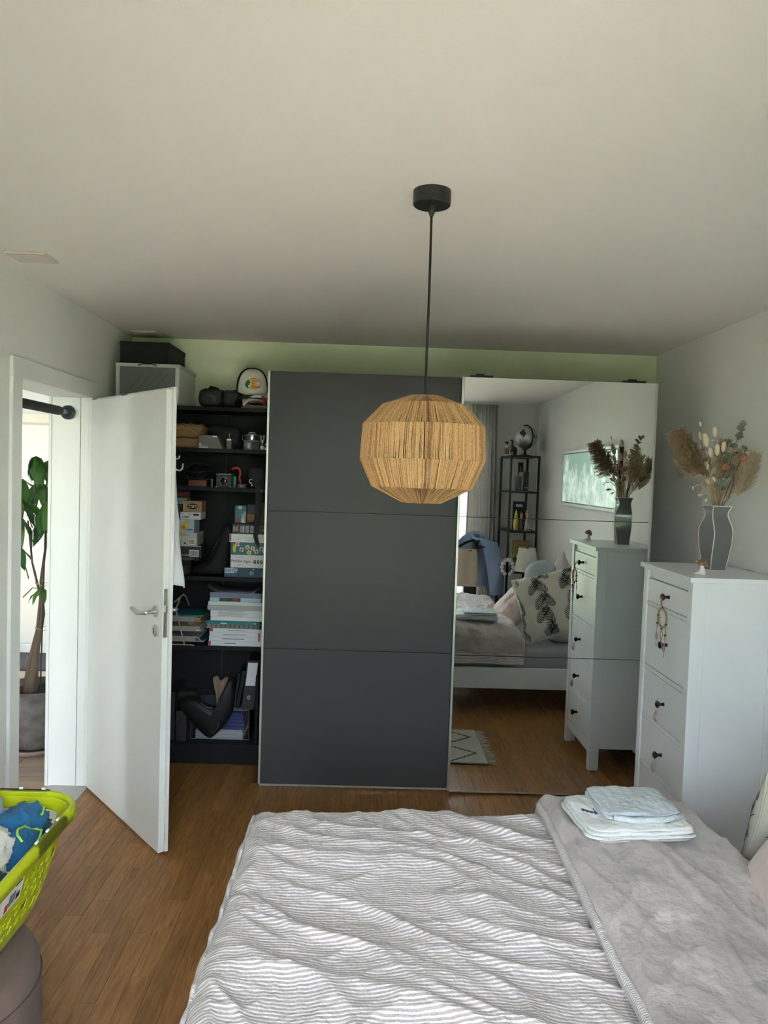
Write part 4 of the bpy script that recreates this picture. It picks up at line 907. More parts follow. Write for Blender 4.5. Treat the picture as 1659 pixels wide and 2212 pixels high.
for zk, lab in ((.711,'mottled shell heart hanging from the third drawer knob'), (.483,'shell heart hanging from the fourth drawer knob')):
    t = thing('shell_pendant', lab, 'pendant', (1.2985, 3.33, zk), group='shell hearts on drawer knobs')
    SH = mat('rosy_shell', (.55,.40,.33), .25, var=.4, vscale=60, coat=.4)
    MB().tube([(.004,.003,.008),(-.002,0,.0),(-.003,-.004,-.03)], .0008, 5).build('thread', mat('pale_thread', (.7,.68,.62), .7), t)
    MB().ball((-.004,-.006,-.052), (.008,.017,.022), 18, 14, f=lambda d: 1-.25*max(0, d.z)**2*(1-min(1, abs(d.y)*2.2))-.18*max(0, -d.z)*abs(d.y)).build('shell', SH, t)
    MB().ball((-.003,-.005,-.029), (.005,.006,.006), 10, 8).build('shell_bead', SH, t)

# ================================================================ contents of the shelving unit
def text(body, size, m, parent, M, name='lettering', align='CENTER', ext=.0006):
    cu = bpy.data.curves.new(name, 'FONT'); cu.body = body; cu.size = size; cu.align_x = align; cu.align_y = 'CENTER'; cu.extrude = ext/2
    o = bpy.data.objects.new(name, cu); COL.objects.link(o); bpy.context.view_layer.update()
    me = bpy.data.meshes.new_from_object(o.evaluated_get(bpy.context.evaluated_depsgraph_get())); bpy.data.objects.remove(o); bpy.data.curves.remove(cu)
    me.materials.clear(); me.materials.append(m); t = bpy.data.objects.new(name, me); COL.objects.link(t); t.parent = parent; t.matrix_local = M; return t
FR = Matrix(((1,0,0,0),(0,0,-1,0),(0,1,0,0),(0,0,0,1)))      # text plane facing -y
def ftext(body, size, m, parent, x, y, z, rot=0, **k): return text(body, size, m, parent, Matrix.Translation((x, y, z)) @ FR @ Matrix.Rotation(rot, 4, 'Z'), **k)
C1 = lambda u, v: (240+u/4.608, 720+v/4.608)
C2 = lambda u, v: (340+u/6.38, 1040+v/6.38)
C3 = lambda u, v: (340+u/5.265, 1240+v/5.265)
def rect(C, u0, v0, u1, v1, y):
    a = px(*C(u0, v1), y); b = px(*C(u1, v0), y); return a[0], b[0], a[1], b[1]
def pbox(name, label, cat, C, uv4, y, depth, m, base=None, part='carton', bevel=.0015, group=None, xmin=None, h=None):
    "a carton from its photographed front face, standing at z = base; returns root, half width, height"
    x0, x1, z0, z1 = rect(C, *uv4, y); x0 = xmin if xmin is not None else x0; hh = h or (z1-z0); z0 = z0 if base is None else base
    t = thing(name, label, cat, ((x0+x1)/2, y, z0), group=group); w = (x1-x0)/2
    MB().box(-w, w, 0, depth, 0, hh).build(part, m, t, bevel=bevel); return t, w, hh, z0+hh+.0008
P_W = mat('carton_white', (.72,.73,.73), .6); P_G = mat('carton_grey', (.42,.43,.44), .6); P_K = mat('carton_black', (.018,.019,.021), .45); P_B = mat('carton_brown', (.40,.25,.13), .8, bump=.1, bscale=80)
P_BL = mat('carton_blue', (.05,.33,.52), .5); P_RED = mat('red_print', (.55,.03,.03), .55); P_TEAL = mat('teal_cover', (.015,.20,.22), .45); P_YEL = mat('yellow_print', (.75,.55,.06), .6); WHITE = mat('white_print', (.82,.82,.80), .6)
P_SKY = mat('pale_blue_print', (.42,.56,.66), .6); P_NAVY = mat('navy_board', (.02,.05,.10), .5); P_OR = mat('orange_print', (.55,.20,.05), .6); P_GRN = mat('green_print', (.05,.22,.08), .6); GREYT = mat('grey_ink', (.25,.25,.26), .7); CREAMP = mat('cream_print', (.72,.62,.42), .6)
def bars(t, x0, x1, z0, z1, y, seed=1, name='barcode'):
    r = random.Random(seed); mb = MB(); x = x0
    MB().box(x0-.004, x1+.004, y-.0004, y+.0006, z0-.004, z1+.004).build('barcode_patch', WHITE, t, smooth=False)
    while x < x1-.0008: w = r.choice((.0006,.001,.0016)); mb.box(x, x+w, y-.0009, y-.0003, z0, z1); x += w+r.choice((.0007,.0012))
    mb.build(name, INK, t, smooth=False, kind='stuff')
def lines(t, x0, x1, z0, z1, y, n, m=GREYT, seed=3, name='small_print'):
    r = random.Random(seed); mb = MB(); h = (z1-z0)/(n*2)
    for i in range(n): z = z1-(2*i+1)*h; mb.box(x0, x0+(x1-x0)*r.uniform(.55,1), y-.0006, y+.0004, z-h*.5, z+h*.5)
    mb.build(name, m, t, smooth=False, kind='stuff')
def flat(t, name, x0, x1, z0, z1, y, m): return MB().box(x0, x1, y-.0007, y+.0006, z0, z1).build(name, m, t, smooth=False)
def disc(t, name, x, z, rx, rz, y, m, n=24, th=.0012): return MB().prism([(x+rx*cos(2*pi*k/n), z+rz*sin(2*pi*k/n)) for k in range(n)], y-th, y+.0004).build(name, m, t, smooth=False)
def softbag(name, label, cat, C, uv4, y, depth, m, base, seed, am=.10, p=4, group=None, nm='bag_body'):
    x0, x1, z0, z1 = rect(C, *uv4, y); h = z1-base; t = thing(name, label, cat, ((x0+x1)/2, y+depth/2, base), group=group)
    def f(d): return (abs(d.x)**p+abs(d.y)**p+abs(d.z)**p)**(-1/p)*(1+am*N(d.x*2.2+seed, d.y*2.2, d.z*2.2)-.04*abs(N(d.x*6, d.y*6, d.z*6+seed)))
    ob = MB().ball((0,0,h/2), ((x1-x0)/2, depth/2, h/2), 40, 24, f=f)
    ob.v = [(a, b, max(0, c)) for a, b, c in ob.v]; ob.build(nm, m, t); return t, (x1-x0)/2, h
Z0, Z1, Z2, Z3, Z4, Z5 = SZ
NYL = mat('black_nylon', (.014,.015,.017), .7, bump=.3, bscale=260); LEATH = mat('black_leather', (.008,.008,.009), .5, spec=.3, bump=.06, bscale=120)

# ---- top board
x0, x1, z0, z1 = rect(C1, 40, 310, 680, 715, 4.27)
sb = thing('storage_box', 'white framed storage box with a grey ribbed front on the top shelf', 'box', ((x0+x1)/2, 4.27, Z0)); w = (x1-x0)/2; H = z1-Z0
PLW = mat('frosted_white_plastic', (.62,.63,.62), .4)
MB().box(-w, w, .008, .395, 0, H-.018).build('box_body', PLW, sb, bevel=.008)
MB().box(-w-.004, w+.004, 0, .40, H-.02, H).build('lid', PLW, sb, bevel=.006)
MB().box(-w, -w+.022, 0, .012, 0, H-.02).box(w-.022, w, 0, .012, 0, H-.02).box(-w, w, 0, .012, 0, .018).build('front_frame', PLW, sb, bevel=.003)
ff_ = MB().box(-w+.022, w-.022, .003, .010, .018, H-.02).build('grey_front', mat('grey_smoke_plastic', (.16,.18,.18), .35), sb, smooth=False)
for k in range(5):
    xa = -w*.45+k*.045; MB().tube([(xa-.055, .0025, .03), (xa+.055, .0025, H-.05)], .0016, 4).build('rib', mat('smoke_rib', (.10,.115,.115), .4), ff_)
MB().tube([(-.05,-.004,H-.012),(-.025,-.010,H-.005),(.025,-.010,H-.005),(.05,-.004,H-.012)], .003, 6).build('carry_handle', BLACK, sb)
x0, x1, _, zt_ = rect(C1, 85, 95, 580, 330, 4.29)
t = thing('cloth_box', 'black fabric storage box on top of the white storage box', 'box', ((x0+x1)/2, 4.29, Z0+H+.0008)); w2_ = (x1-x0)/2; h2 = zt_-(Z0+H)
MB().box(-w2_, w2_, 0, .36, 0, h2-.012).build('box_body', mat('black_cloth', (.010,.012,.015), .9, bump=.3, bscale=300), t, bevel=.004)
MB().box(-w2_-.003, w2_+.003, -.003, .363, h2-.024, h2).build('lid', mat('black_cloth', (.01,.012,.015), .9), t, bevel=.004)
t, w, h = softbag('sling_bag', 'black sling bag with a printed front panel on the top shelf', 'bag', C1, (850,545,1110,735), 4.36, .17, NYL, Z0+.001, 3)
MB().tube([(-w*.4,.0,h*.93),(-w*.1,-.02,h*1.10),(w*.4,-.01,h*1.02),(w*.6,0,h*.85)], .008, 8).build('strap', NYL, t)
flat(t, 'print_panel', -w*.35, w*.5, h*.30, h*.60, -.083, mat('grey_logo', (.05,.055,.055), .8))
t, w, h = softbag('belt_bag', 'slumped black bag between the sling bag and the caps', 'bag', C1, (1100,560,1290,750), 4.36, .15, NYL, Z0+.001, 9)
MB().tube([(w*.2,-.04,h*.95),(w*.7,-.07,h*.5),(w*.45,-.09,h*.1),(w*.4,-.11,-.02+.03)], .006, 6).build('strap', NYL, t)
# two caps
CAPW = mat('cap_white', (.72,.71,.66), .85, bump=.2, bscale=300); CAPK = mat('cap_black', (.012,.013,.015), .9)
def cap(name, label, loc, R, hgt, rot, mfront, mback, brim_m, brim=.075, extra=None):
    t = thing(name, label, 'cap', loc, rot=rot)
    # crown: front half / back half; front faces -y
    def cr(a0, a1):
        def g(u, v):
            a = a0+(a1-a0)*u; th = v*pi/2; k = cos(th)**.62; return (R*k*cos(a), R*1.08*k*sin(a), hgt*sin(th)**.95)
        return g
    MB().grid(cr(-pi+.42, -.42), 22, 12).build('front_panel', mfront, t, smooth=True, solid=.003)
    MB().grid(cr(-.42, pi+.42), 34, 12).build('back_panel', mback, t, smooth=True, solid=.003)
    def bf(u, v):
        a = -pi+.30+(pi-.60)*u; r = R*(1+.02)+brim*v*sin((a+pi))**.6 if True else 0
        s = sin(a+pi); return (R*cos(a)*(1+.10*v), -R*1.08*s-brim*v*s**.7, -.002-.028*(cos(a))**2*(1+v*.3)+.012*(1-v)*0)
    MB().grid(bf, 24, 8).build('brim', brim_m, t, smooth=True, solid=.004)
    MB().ball((0,0,hgt), (.008,.008,.005), 10, 6).build('button', mback, t)
    return t
cA = (px(*C1(1405,590), 4.42)); cl = (cA[0], 4.42, Z0+.105)
cp = cap('trucker_cap', 'white fronted black trucker cap with a yellow oval logo on the top shelf', cl, .088, .125, (rad(20), 0, rad(10)), CAPW, CAPK, CAPK, .06)
def oncap(x, z, o=.002):      # point on the crown front
    hgt, R = .125, .088; th = math.asin(min(.98, max(.02, (z/hgt)**(1/.95)))); k = cos(th)**.62; s = max(-.97, min(.97, x/(R*k))); return Vector((x, -R*1.08*k*sqrt(1-s*s)-o, z))
def cap_shape(poly, name, m, o): 
    c = oncap(sum(p[0] for p in poly)/len(poly), sum(p[1] for p in poly)/len(poly), o); vs = [oncap(x, z, o) for x, z in poly]; n = len(vs)
    return MB().add([c]+vs, [(0, 1+k, 1+(k+1) % n) for k in range(n)]).build(name, m, cp, smooth=True)
E_ = lambda a, b, x, z, n=32: [(x+a*cos(2*pi*k/n), z+b*sin(2*pi*k/n)) for k in range(n)]
cap_shape(E_(.0415,.0295,.004,.062), 'logo_border', INK, .0022); cap_shape(E_(.040,.028,.004,.062), 'logo_oval', mat('logo_yellow', (.80,.50,.04), .7), .003)
cap_shape([(-.044,.058),(-.036,.072),(-.026,.080),(-.016,.078),(-.012,.068),(-.020,.060),(-.012,.054),(-.018,.044),(-.026,.034),(-.032,.040),(-.040,.044)], 'logo_fish', mat('logo_green', (.02,.12,.05), .7), .0042)
cap_shape([(-.026,.050),(-.016,.058),(-.014,.050),(-.022,.040)], 'fish_belly', WHITE, .0052)
RT = mat('logo_red', (.45,.03,.02), .7)
for s_, x_, z_ in (('Bass', .010, .078), ('Pro', .006, .063), ('Shops', .016, .048)):
    p = oncap(x_, z_, .0045); n_ = (oncap(x_+.004, z_, 0)-oncap(x_-.004, z_, 0)).normalized(); u_ = (oncap(x_, z_+.004, 0)-oncap(x_, z_-.004, 0)).normalized(); w_n = n_.cross(u_)
    text(s_, .0205, RT, cp, Matrix(((n_.x,u_.x,w_n.x,p.x),(n_.y,u_.y,w_n.y,p.y),(n_.z,u_.z,w_n.z,p.z),(0,0,0,1))))
cA = (px(*C1(1430,740), 4.42)); 
c2_ = cap('snapback_cap', 'white and red cap lying under the trucker cap', (cA[0]+.0, 4.43, Z0+.034), .083, .070, (0, 0, rad(14)), mat('cap_offwhite', (.62,.61,.58), .85), CAPK, mat('cap_red', (.38,.03,.05), .8), .045)
ar = [(-.078+.156*k/16, -.125-.012*sin(pi*k/16), -.022+.052*sin(pi*k/16)) for k in range(17)]
MB().tube(ar, .0085, 8).build('brim_edge', mat('cap_offwhite', (.62,.61,.58), .85), c2_)
MB().tube(ar[10:16], .0092, 8).build('brim_flash', mat('cap_red', (.38,.03,.05), .8), c2_)
MB().tube([(-.066,-.1385,.002),(-.040,-.142,.018),(-.036,-.142,.010),(-.062,-.1385,-.006)], .0007, 4, loop=True).build('badge_outline', mat('badge_brown', (.12,.06,.05), .7), c2_)

# ---- second board: straw bags, grey carton, gadget, pot, bottles
STRW = mat('straw_weave', (.36,.22,.10), .85, bump=.9, bscale=120, stretch=(.35,1,1), var=.4, vscale=60)
def straw(label, uv4, base, seed):
    x0, x1, z0, z1 = rect(C1, *uv4, 4.37); h = z1-z0; t = thing('straw_bundle', label, 'straw mat', ((x0+x1)/2, 4.47, base), group='folded straw mats'); w = (x1-x0)/2
    def f(d): return (abs(d.x)**4+abs(d.y)**4+abs(d.z)**4)**-.25*(1+.06*N(d.x*4+seed, d.y*4, d.z*5))
    b = MB().ball((0,0,h/2), (w,.10,h/2), 40, 20, f=f); b.v = [(p, q, max(0, r)) for p, q, r in b.v]; b.build('straw_body', STRW, t)
    s = MB(); r = random.Random(seed)
    for k in range(420):
        xx = r.uniform(-w, w)*.95; zz_ = r.uniform(.08,.92)*h; l = r.uniform(.02,.05); an = r.uniform(-.5,.5) if k % 3 else r.uniform(-1.1,1.1)
        yy = -.10*(1-abs(2*zz_/h-1)**4)**.25*(1-abs(xx/w)**4)**.25-.002
        s.tube([(xx, yy, zz_), (xx+l*.5*cos(an), yy-.004, zz_+l*.5*sin(an)*.5), (xx+l*cos(an), yy-.001, max(.001, min(h, zz_+l*sin(an)*.5)))], [.0007,.0011,.0004], 3, caps=False)
    s.build('straw_strands', mat('straw_strand', (.45,.29,.14), .8), t, smooth=True, kind='stuff'); return base+h
zt = straw('lower folded straw mat behind the door edge', (560,1055,872,1140), Z1+.001, 4)
straw('upper folded straw mat with a rounded fold', (560,915,915,1050), zt+.001, 8)
x0, x1, z0, z1 = rect(C1, 872, 1020, 1125, 1142, 4.345)
t = thing('grey_carton', 'flat grey carton with one slanted end and white labels', 'box', (x0, 4.345, Z1)); w, h = x1-x0, z1-z0
MB().prism([(0,0),(w,0),(w*.93,h*.1),(w*.72,h),(0,h)], 0, .10).build('carton', mat('carton_slate', (.15,.145,.14), .6), t, bevel=.001)
flat(t, 'white_label', w*.54, w*.72, h*.87, h*.97, -.0012, WHITE); flat(t, 'white_label', w*.01, w*.09, h*.24, h*.36, -.0012, WHITE); flat(t, 'white_label', w*.01, w*.36, h*.02, h*.10, -.0012, P_G); lines(t, w*.02, w*.45, h*.11, h*.22, -.0012, 2, P_G)
softbag('toiletry_bag', 'soft black bag behind the grey carton', 'bag', C1, (930,925,1270,1140), 4.47, .15, NYL, Z1+.001, 17)
t, w, h, _ = pbox('gadget_case', 'small dark grey gadget box with a white sticker', 'box', C1, (1147,1040,1200,1145), 4.36, .06, mat('gunmetal_plastic', (.11,.11,.115), .45), Z1, part='case')
flat(t, 'white_label', -w*.9, w*.75, h*.80, h*.95, -.0012, WHITE); MB().tube([(-w*.2,.03,h),(-w*.25,.03,h+.018),(-w*.2,.03,h+.03)], .003, 6).build('aerial', P_OR, t)
x0, x1, z0, z1 = rect(C1, 1315, 1070, 1465, 1152, 4.38)
t = thing('clear_tub', 'small clear plastic tub under the steel pot', 'container', ((x0+x1)/2, 4.45, Z1+.001)); w = (x1-x0)/2; h = z1-z0
MB().box(-w, w, -.06, -.058, 0, h).box(-w, w, .058, .06, 0, h).box(-w, -w+.002, -.058, .058, 0, h).box(w-.002, w, -.058, .058, 0, h).box(-w, w, -.06, .06, 0, .002).build('tub', CLEARP, t, smooth=False)
MB().box(-w-.002, w+.002, -.062, .062, h, h+.004).build('lid', mat('clear_lid', (.35,.38,.40), .25), t, bevel=.001)
flat(t, 'paper_tag', -w*.45, -w*.2, h*.2, h*.75, -.0615, P_G)
a0 = px(*C1(1350,1060), 4.44); R_ = .0185*2
t = thing('steel_pot', 'stacked steel camping pots with a clamped lid', 'pot', ((x0+x1)/2-.004, 4.45, Z1+h+.0065)); R_ = (px(*C1(1440,1000),4.45)[0]-px(*C1(1280,1000),4.45)[0])/2
MB().lathe([(0,0),(R_*.82,0),(R_*.85,.004),(R_*.85,.022),(R_*.80,.024),(0,.024)], n=32, caps=False).build('pot', STEEL, t, smooth='auto')
MB().lathe([(0,.0242),(R_*.95,.0242),(R_,.027),(R_,.030),(R_*.9,.0315),(R_*.6,.036),(0,.038)], n=32, caps=False).build('lid', STEEL, t, smooth='auto')
MB().tube([(-.022,-.01,.037),(-.012,-.012,.045),(.012,-.012,.045),(.022,-.01,.037)], .0022, 6).build('lid_handle', STEEL, t)
MB().tube([(-R_*.9,-.01,.028),(-R_*1.12,-.02,.022),(-R_*1.12,-.02,.004),(-R_*.9,-.01,.002)], .002, 6).build('wire_handle', STEEL, t)
for u0, u1, v0, m, lb in ((1483,1521,1062,mat('green_glass',(.10,.22,.06),.15,coat=.5),'small green bottle at the right end of the second shelf'),(1525,1550,1095,mat('red_bottle',(.32,.05,.05),.3),'tiny red capped bottle beside the green bottle')):
    x0, x1, z0, z1 = rect(C1, u0, v0, u1, 1162, 4.36); r = (x1-x0)/2; h = z1-z0
    t = thing('bottle', lb, 'bottle', ((x0+x1)/2, 4.365, Z1), group='small bottles on the second shelf')
    MB().lathe([(0,0),(r,.0),(r,h*.5),(r*.5,h*.66),(r*.45,h*.72),(0,h*.72)], n=18, caps=False).build('glass', m, t, smooth='auto'); MB().lathe([(0,h*.72),(r*.6,h*.72),(r*.55,h),(0,h)], n=14, caps=False).build('cap', mat('pale_cap', (.6,.62,.6), .4), t, smooth='auto'); MB().lathe([(r*1.02,h*.08),(r*1.02,h*.40)], n=18, caps=False).build('label', WHITE, t)
t = thing('brush_cup', 'dark cup of pale brushes behind the small bottles', 'cup', (px(*C1(1505,1060),4.47)[0], 4.47, Z1))
MB().lathe([(0,0),(.018,0),(.02,.055),(.018,.055),(.017,.004),(0,.004)], n=18, caps=False).build('cup', P_NAVY, t, smooth='auto')
for k in range(6): a = k*1.05; MB().tube([(.006*cos(a),.006*sin(a),.005),(.013*cos(a),.013*sin(a),.08),(.014*cos(a),.014*sin(a),.088)], [.0015,.002,.004], 6).build('brush', mat('pale_bristle', (.55,.53,.48), .8), t)

# ---- third board
t = thing('cable_coil', 'tangled coil of black cable on the third shelf', 'cable', (px(*C1(880,1400),4.45)[0], 4.46, Z2))
CAB = mat('black_cable', (.010,.010,.012), .3)
for k in range(9):
    r = .055+.018*sin(k*1.7); cz = .055+.035*sin(k*2.1); ti = .5+.5*sin(k*1.3); pts = []
    for i in range(30): a = 2*pi*i/30; pts.append((r*1.15*cos(a)+.006*sin(k), (r*sin(a)*cos(ti))*.8+.004*k-.02, max(.006, cz+r*.75*sin(a)*sin(ti)+.006*sin(3*a+k))))
    MB().tube(pts, .0042, 8, loop=True).build('cable_loop', CAB, t)
t, w, h, _ = pbox('wooden_block', 'reddish wooden block under the cable coil', 'box', C1, (765,1468,950,1528), 4.345, .04, mat('red_wood', (.16,.05,.02), .6, var=.3, vscale=30, stretch=(.2,1,1)), Z2, part='block', bevel=.004)
x0, x1, z0, z1 = rect(C1, 982, 1462, 1020, 1540, 4.36)
t = thing('smoked_jar', 'slim smoked glass jar on the third shelf', 'jar', ((x0+x1)/2, 4.37, Z2)); r = (x1-x0)/2; h = z1-z0
MB().lathe([(0,0),(r,0),(r,h*.8),(r*.9,h*.82),(0,h*.82)], n=18, caps=False).build('jar', mat('smoked_glass', (.05,.06,.065), .12, coat=.5), t, smooth='auto'); MB().lathe([(0,h*.82),(r,h*.82),(r,h),(0,h)], n=18, caps=False).build('lid', mat('jar_lid', (.10,.11,.115), .4), t, smooth='auto')
x0, x1, z0, z1 = rect(C1, 1040, 1410, 1197, 1545, 4.35)
t = thing('camera', 'black box camera with chrome corners on the third shelf', 'camera', ((x0+x1)/2, 4.35, Z2)); w = (x1-x0)/2; h = z1-z0
MB().box(-w, w, .004, .07, 0, h).build('camera_body', P_K, t, bevel=.003)
for sx_ in (-1, 1):
    for z_ in (0, h-.008): MB().box(sx_*w-.008 if sx_ > 0 else -w, w if sx_ > 0 else -w+.008, .0, .01, z_, z_+.008).build('chrome_corner', CHROME, t, bevel=.001)
MB().box(-w*.75, w*.98, .001, .006, h*.92, h*.99).build('chrome_trim', CHROME, t, smooth=False)
MB().lathe([(.020,0),(.0225,0),(.0225,.012),(.019,.014)], n=32, caps=False).xf(Matrix.Translation((w*.05,.005,h*.48)) @ Matrix.Rotation(pi/2, 4, 'X')).build('lens_ring', CHROME, t, smooth='auto')
MB().ball((w*.05,.0,h*.48), (.019,.006,.019), 20, 12).build('lens', mat('lens_glass', (.006,.006,.008), .08), t)
x0, x1, z0, z1 = rect(C1, 1212, 1432, 1246, 1512, 4.43)
t = thing('teal_tube', 'small teal printed tube behind the camera', 'tube', ((x0+x1)/2, 4.43, Z2)); MB().lathe([(0,0),(.011,0),(.011,.06),(.009,.064),(0,.064)], n=18, caps=False).build('tube_body', P_TEAL, t, smooth='auto'); MB().lathe([(.0112,.015),(.0112,.045)], n=18, caps=False).build('label', P_GRN, t)
t = thing('red_hook', 'bent red hose standing on the third shelf', 'hose', (px(*C1(1270,1430),4.46)[0], 4.46, Z2))
q0 = px(*C1(1270,1430), 4.46); hk = []
for (u, v) in ((1300,1540),(1285,1480),(1275,1440),(1285,1400),(1282,1365),(1262,1340),(1235,1338),(1205,1355)): a_ = px(*C1(u, v), 4.46); hk.append((a_[0]-q0[0], .004*sin(u*.05), max(.0075, a_[1]-Z2)))
MB().tube(hk, .0068, 10).build('hose', mat('red_rubber', (.50,.025,.03), .4), t); MB().lathe([(0,0),(.02,0),(.02,.006),(0,.006)], n=18, caps=False, c=(hk[0][0], 0, 0)).build('hose_foot', BLACK, t, smooth='auto')
t, w, h, _ = pbox('small_carton', 'little dark grey carton at the front of the third shelf', 'box', C1, (1258,1508,1340,1548), 4.345, .05, mat('carton_charcoal', (.07,.07,.072), .6), Z2); flat(t, 'grey_label', -w*.3, w*.2, h*.3, h*.6, -.001, P_G)
t, w, h = softbag('backpack', 'black backpack with a white round mark at the right of the third shelf', 'bag', C1, (1350,1318,1560,1548), 4.35, .20, NYL, Z2+.001, 23, p=5)
MB().tube([(-w*.60+.009*cos(a), -.101, h*.30+.011*sin(a)) for a in [.8+4.6*k/14 for k in range(15)]], .0022, 6).build('white_mark', WHITE, t)
MB().ball((-w*.50,-.102,h*.13), (.004,.002,.005), 10, 6).build('white_dot', WHITE, t); MB().box(-w*.1, w*.5, -.099, -.096, h*.80, h*.83).build('zip', BLACK, t, smooth=False)
# a loose strap hangs from it over the board edge
sp = []
for (u, v) in ((1400,60),(1405,180),(1385,420),(1360,640),(1350,760),(1372,850),(1395,900)): a_ = px(*C2(u, v), 4.315); sp.append((a_[0], a_[1]))
st_ = thing('hanging_strap', 'wide black webbing strap hanging down in front of the game boxes', 'strap', (sp[0][0], 4.316, sp[-1][1]))
wd_ = [.021,.020,.018,.014,.012,.011,.004]
MB().loft([[(x-sp[0][0]-w_, 0, z-sp[-1][1]), (x-sp[0][0]+w_, 0, z-sp[-1][1]), (x-sp[0][0]+w_, .004, z-sp[-1][1]), (x-sp[0][0]-w_, .004, z-sp[-1][1])] for (x, z), w_ in zip(sp, wd_)]).build('webbing', NYL, st_, smooth='auto')
MB().box(-.022, .022, -.003, .03, Z2-sp[-1][1]+.001, Z2-sp[-1][1]+.008).build('strap_top', NYL, st_, bevel=.002)
bkx = px(*C2(1432,135), 4.31); MB().box(bkx[0]-sp[0][0]-.008, bkx[0]-sp[0][0]+.008, -.004, 0, bkx[1]-sp[-1][1]-.008, bkx[1]-sp[-1][1]+.008).build('buckle', mat('dark_buckle', (.05,.05,.055), .4), st_, bevel=.002)

# ---- fourth board, left stack
G1, G2 = 'cartons stacked left on the fourth shelf', 'board games stacked right on the fourth shelf'
XM = -1.22
x0, x1, z0, z1 = rect(C2, 268, 1085, 545, 1320, 4.36)
t = thing('clear_bin', 'clear plastic bin with a brown carton inside, under the stacked cartons', 'container', ((XM+x1-.03)/2, 4.47, Z3+.001)); w = (x1-.03-XM)/2; h = z1-z0
MB().box(-w, w, -.11, -.107, 0, h-.012).box(-w, w, .107, .11, 0, h-.012).box(-w, -w+.003, -.107, .107, 0, h-.012).box(w-.003, w, -.107, .107, 0, h-.012).box(-w, w, -.11, .11, 0, .003).build('bin', CLEARP, t, smooth=False)
MB().box(-w-.004, w+.006, -.116, .114, h-.011, h).build('lid', mat('grey_clear_lid', (.10,.115,.12), .3), t, bevel=.002)
MB().box(w+.001, w+.012, -.03, .03, h-.028, h-.004).build('clip', mat('grey_clear_lid', (.10,.115,.12), .3), t, bevel=.002)
MB().box(-w*.1, w*.72, -.09, .0, .004, h*.42).build('brown_insert', P_B, t, bevel=.001)
zt = Z3+.001+h+.001
def stackbox(name, lab, uv4, m, cat='box', y=4.36, depth=.15, xmin=None, base=None, grp=G1):
    global zt
    t, w, h, top = pbox(name, lab, cat, C2, uv4, y, depth, m, base if base is not None else zt, xmin=xmin, group=grp)
    if base is None: zt = top
    return t, w, h
t, w, h = stackbox('carton', 'black carton with a white barcode and CE marks in the left stack', (255,925,605,1080), P_K, xmin=XM, depth=.17); bars(t, w-.062, w-.018, h*.15, h*.60, -.001, 4); ftext('CE', .015, WHITE, t, w-.088, -.001, h*.21); disc(t, 'round_mark', w-.072, h*.21, .004, .004, -.0005, WHITE); disc(t, 'round_mark', w-.104, h*.21, .004, .004, -.0005, P_YEL); MB().box(-w, w, -.0008, .0006, h-.004, h-.0005).build('white_edge', WHITE, t, smooth=False)
t, w, h = stackbox('carton', 'cream carton with small print and a barcode in the left stack', (250,757,545,922), mat('carton_cream', (.55,.54,.50), .65), xmin=XM, depth=.17); bars(t, w-.042, w-.012, h*.12, h*.46, -.001, 6); lines(t, -w*.3, w*.9, h*.74, h*.94, -.001, 3); lines(t, -w*.3, w*.35, h*.15, h*.40, -.001, 3, seed=8); disc(t, 'round_mark', w-.068, h*.17, .005, .005, -.0005, INK); MB().box(w+.0002, w+.0012, .02, .15, h*.12, h*.88).build('side_print', P_G, t, smooth=False)
t, w, h = stackbox('game_box', 'pale blue toy box with a yellow cartoon bird print', (250,585,507,757), P_SKY, xmin=XM, depth=.14)
disc(t, 'sun_print', w*.62, h*.72, .016, .016, -.0004, P_YEL); disc(t, 'bird_print', w*.55, h*.50, .019, .021, -.0010, P_YEL); disc(t, 'wing_print', w*.50, h*.42, .010, .011, -.0022, P_OR); disc(t, 'patch_print', w*.62, h*.24, .010, .008, -.0022, mat('salmon_print', (.6,.3,.2), .6)); flat(t, 'green_print', w*.30, w*.52, h*.02, h*.18, -.0012, P_YEL); flat(t, 'blue_print', w*.68, w*.95, h*.16, h*.30, -.0012, mat('mid_blue', (.12,.22,.45), .6)); ftext('0PC', .022, mat('lime_print', (.50,.55,.08), .6), t, w*.08, -.001, h*.66); ftext('0p.', .018, INK, t, w*.08, -.001, h*.22)
zmid = zt
t, w, h = stackbox('carton', 'slim white carton with CE marks and a black block', (312,468,597,560), P_W, depth=.13); ftext('CE', .012, INK, t, -w*.1, -.001, h*.68); lines(t, -w*.8, w*.05, h*.2, h*.5, -.001, 2); flat(t, 'black_block', w*.28, w*.82, h*.55, h*.78, -.001, INK); flat(t, 'grey_block', -w*.55, -w*.15, h*.22, h*.45, -.001, GREYT)
t, w, h = stackbox('carton', 'brown cardboard carton with a scribbled dark logo', (350,318,612,462), P_B, depth=.12); lg = ftext('TSM', .024, WHITE, t, w*.02, -.0016, h*.5); 
r = random.Random(2)
MB().prism([((w*.02)+.026*(1+.22*(k % 2))*cos(2*pi*k/22), h*.52+.014*(1+.25*(k % 2))*sin(2*pi*k/22)) for k in range(22)], -.001, .0004).build('logo_blot', INK, t, smooth=False); flat(t, 'tape', -w, -w+.012, h*.1, h*.95, -.0008, mat('tan_tape', (.5,.36,.2), .4))
zsv = zt; zt = zmid
t, w, h = stackbox('picture_box', 'dark picture box standing behind the left stack', (225,360,338,552), mat('dark_photo', (.05,.06,.055), .5, var=.6, vscale=40), y=4.45, depth=.05, xmin=XM+.02); flat(t, 'white_print', -w*.1, w*.4, h*.35, h*.7, -.001, P_G)
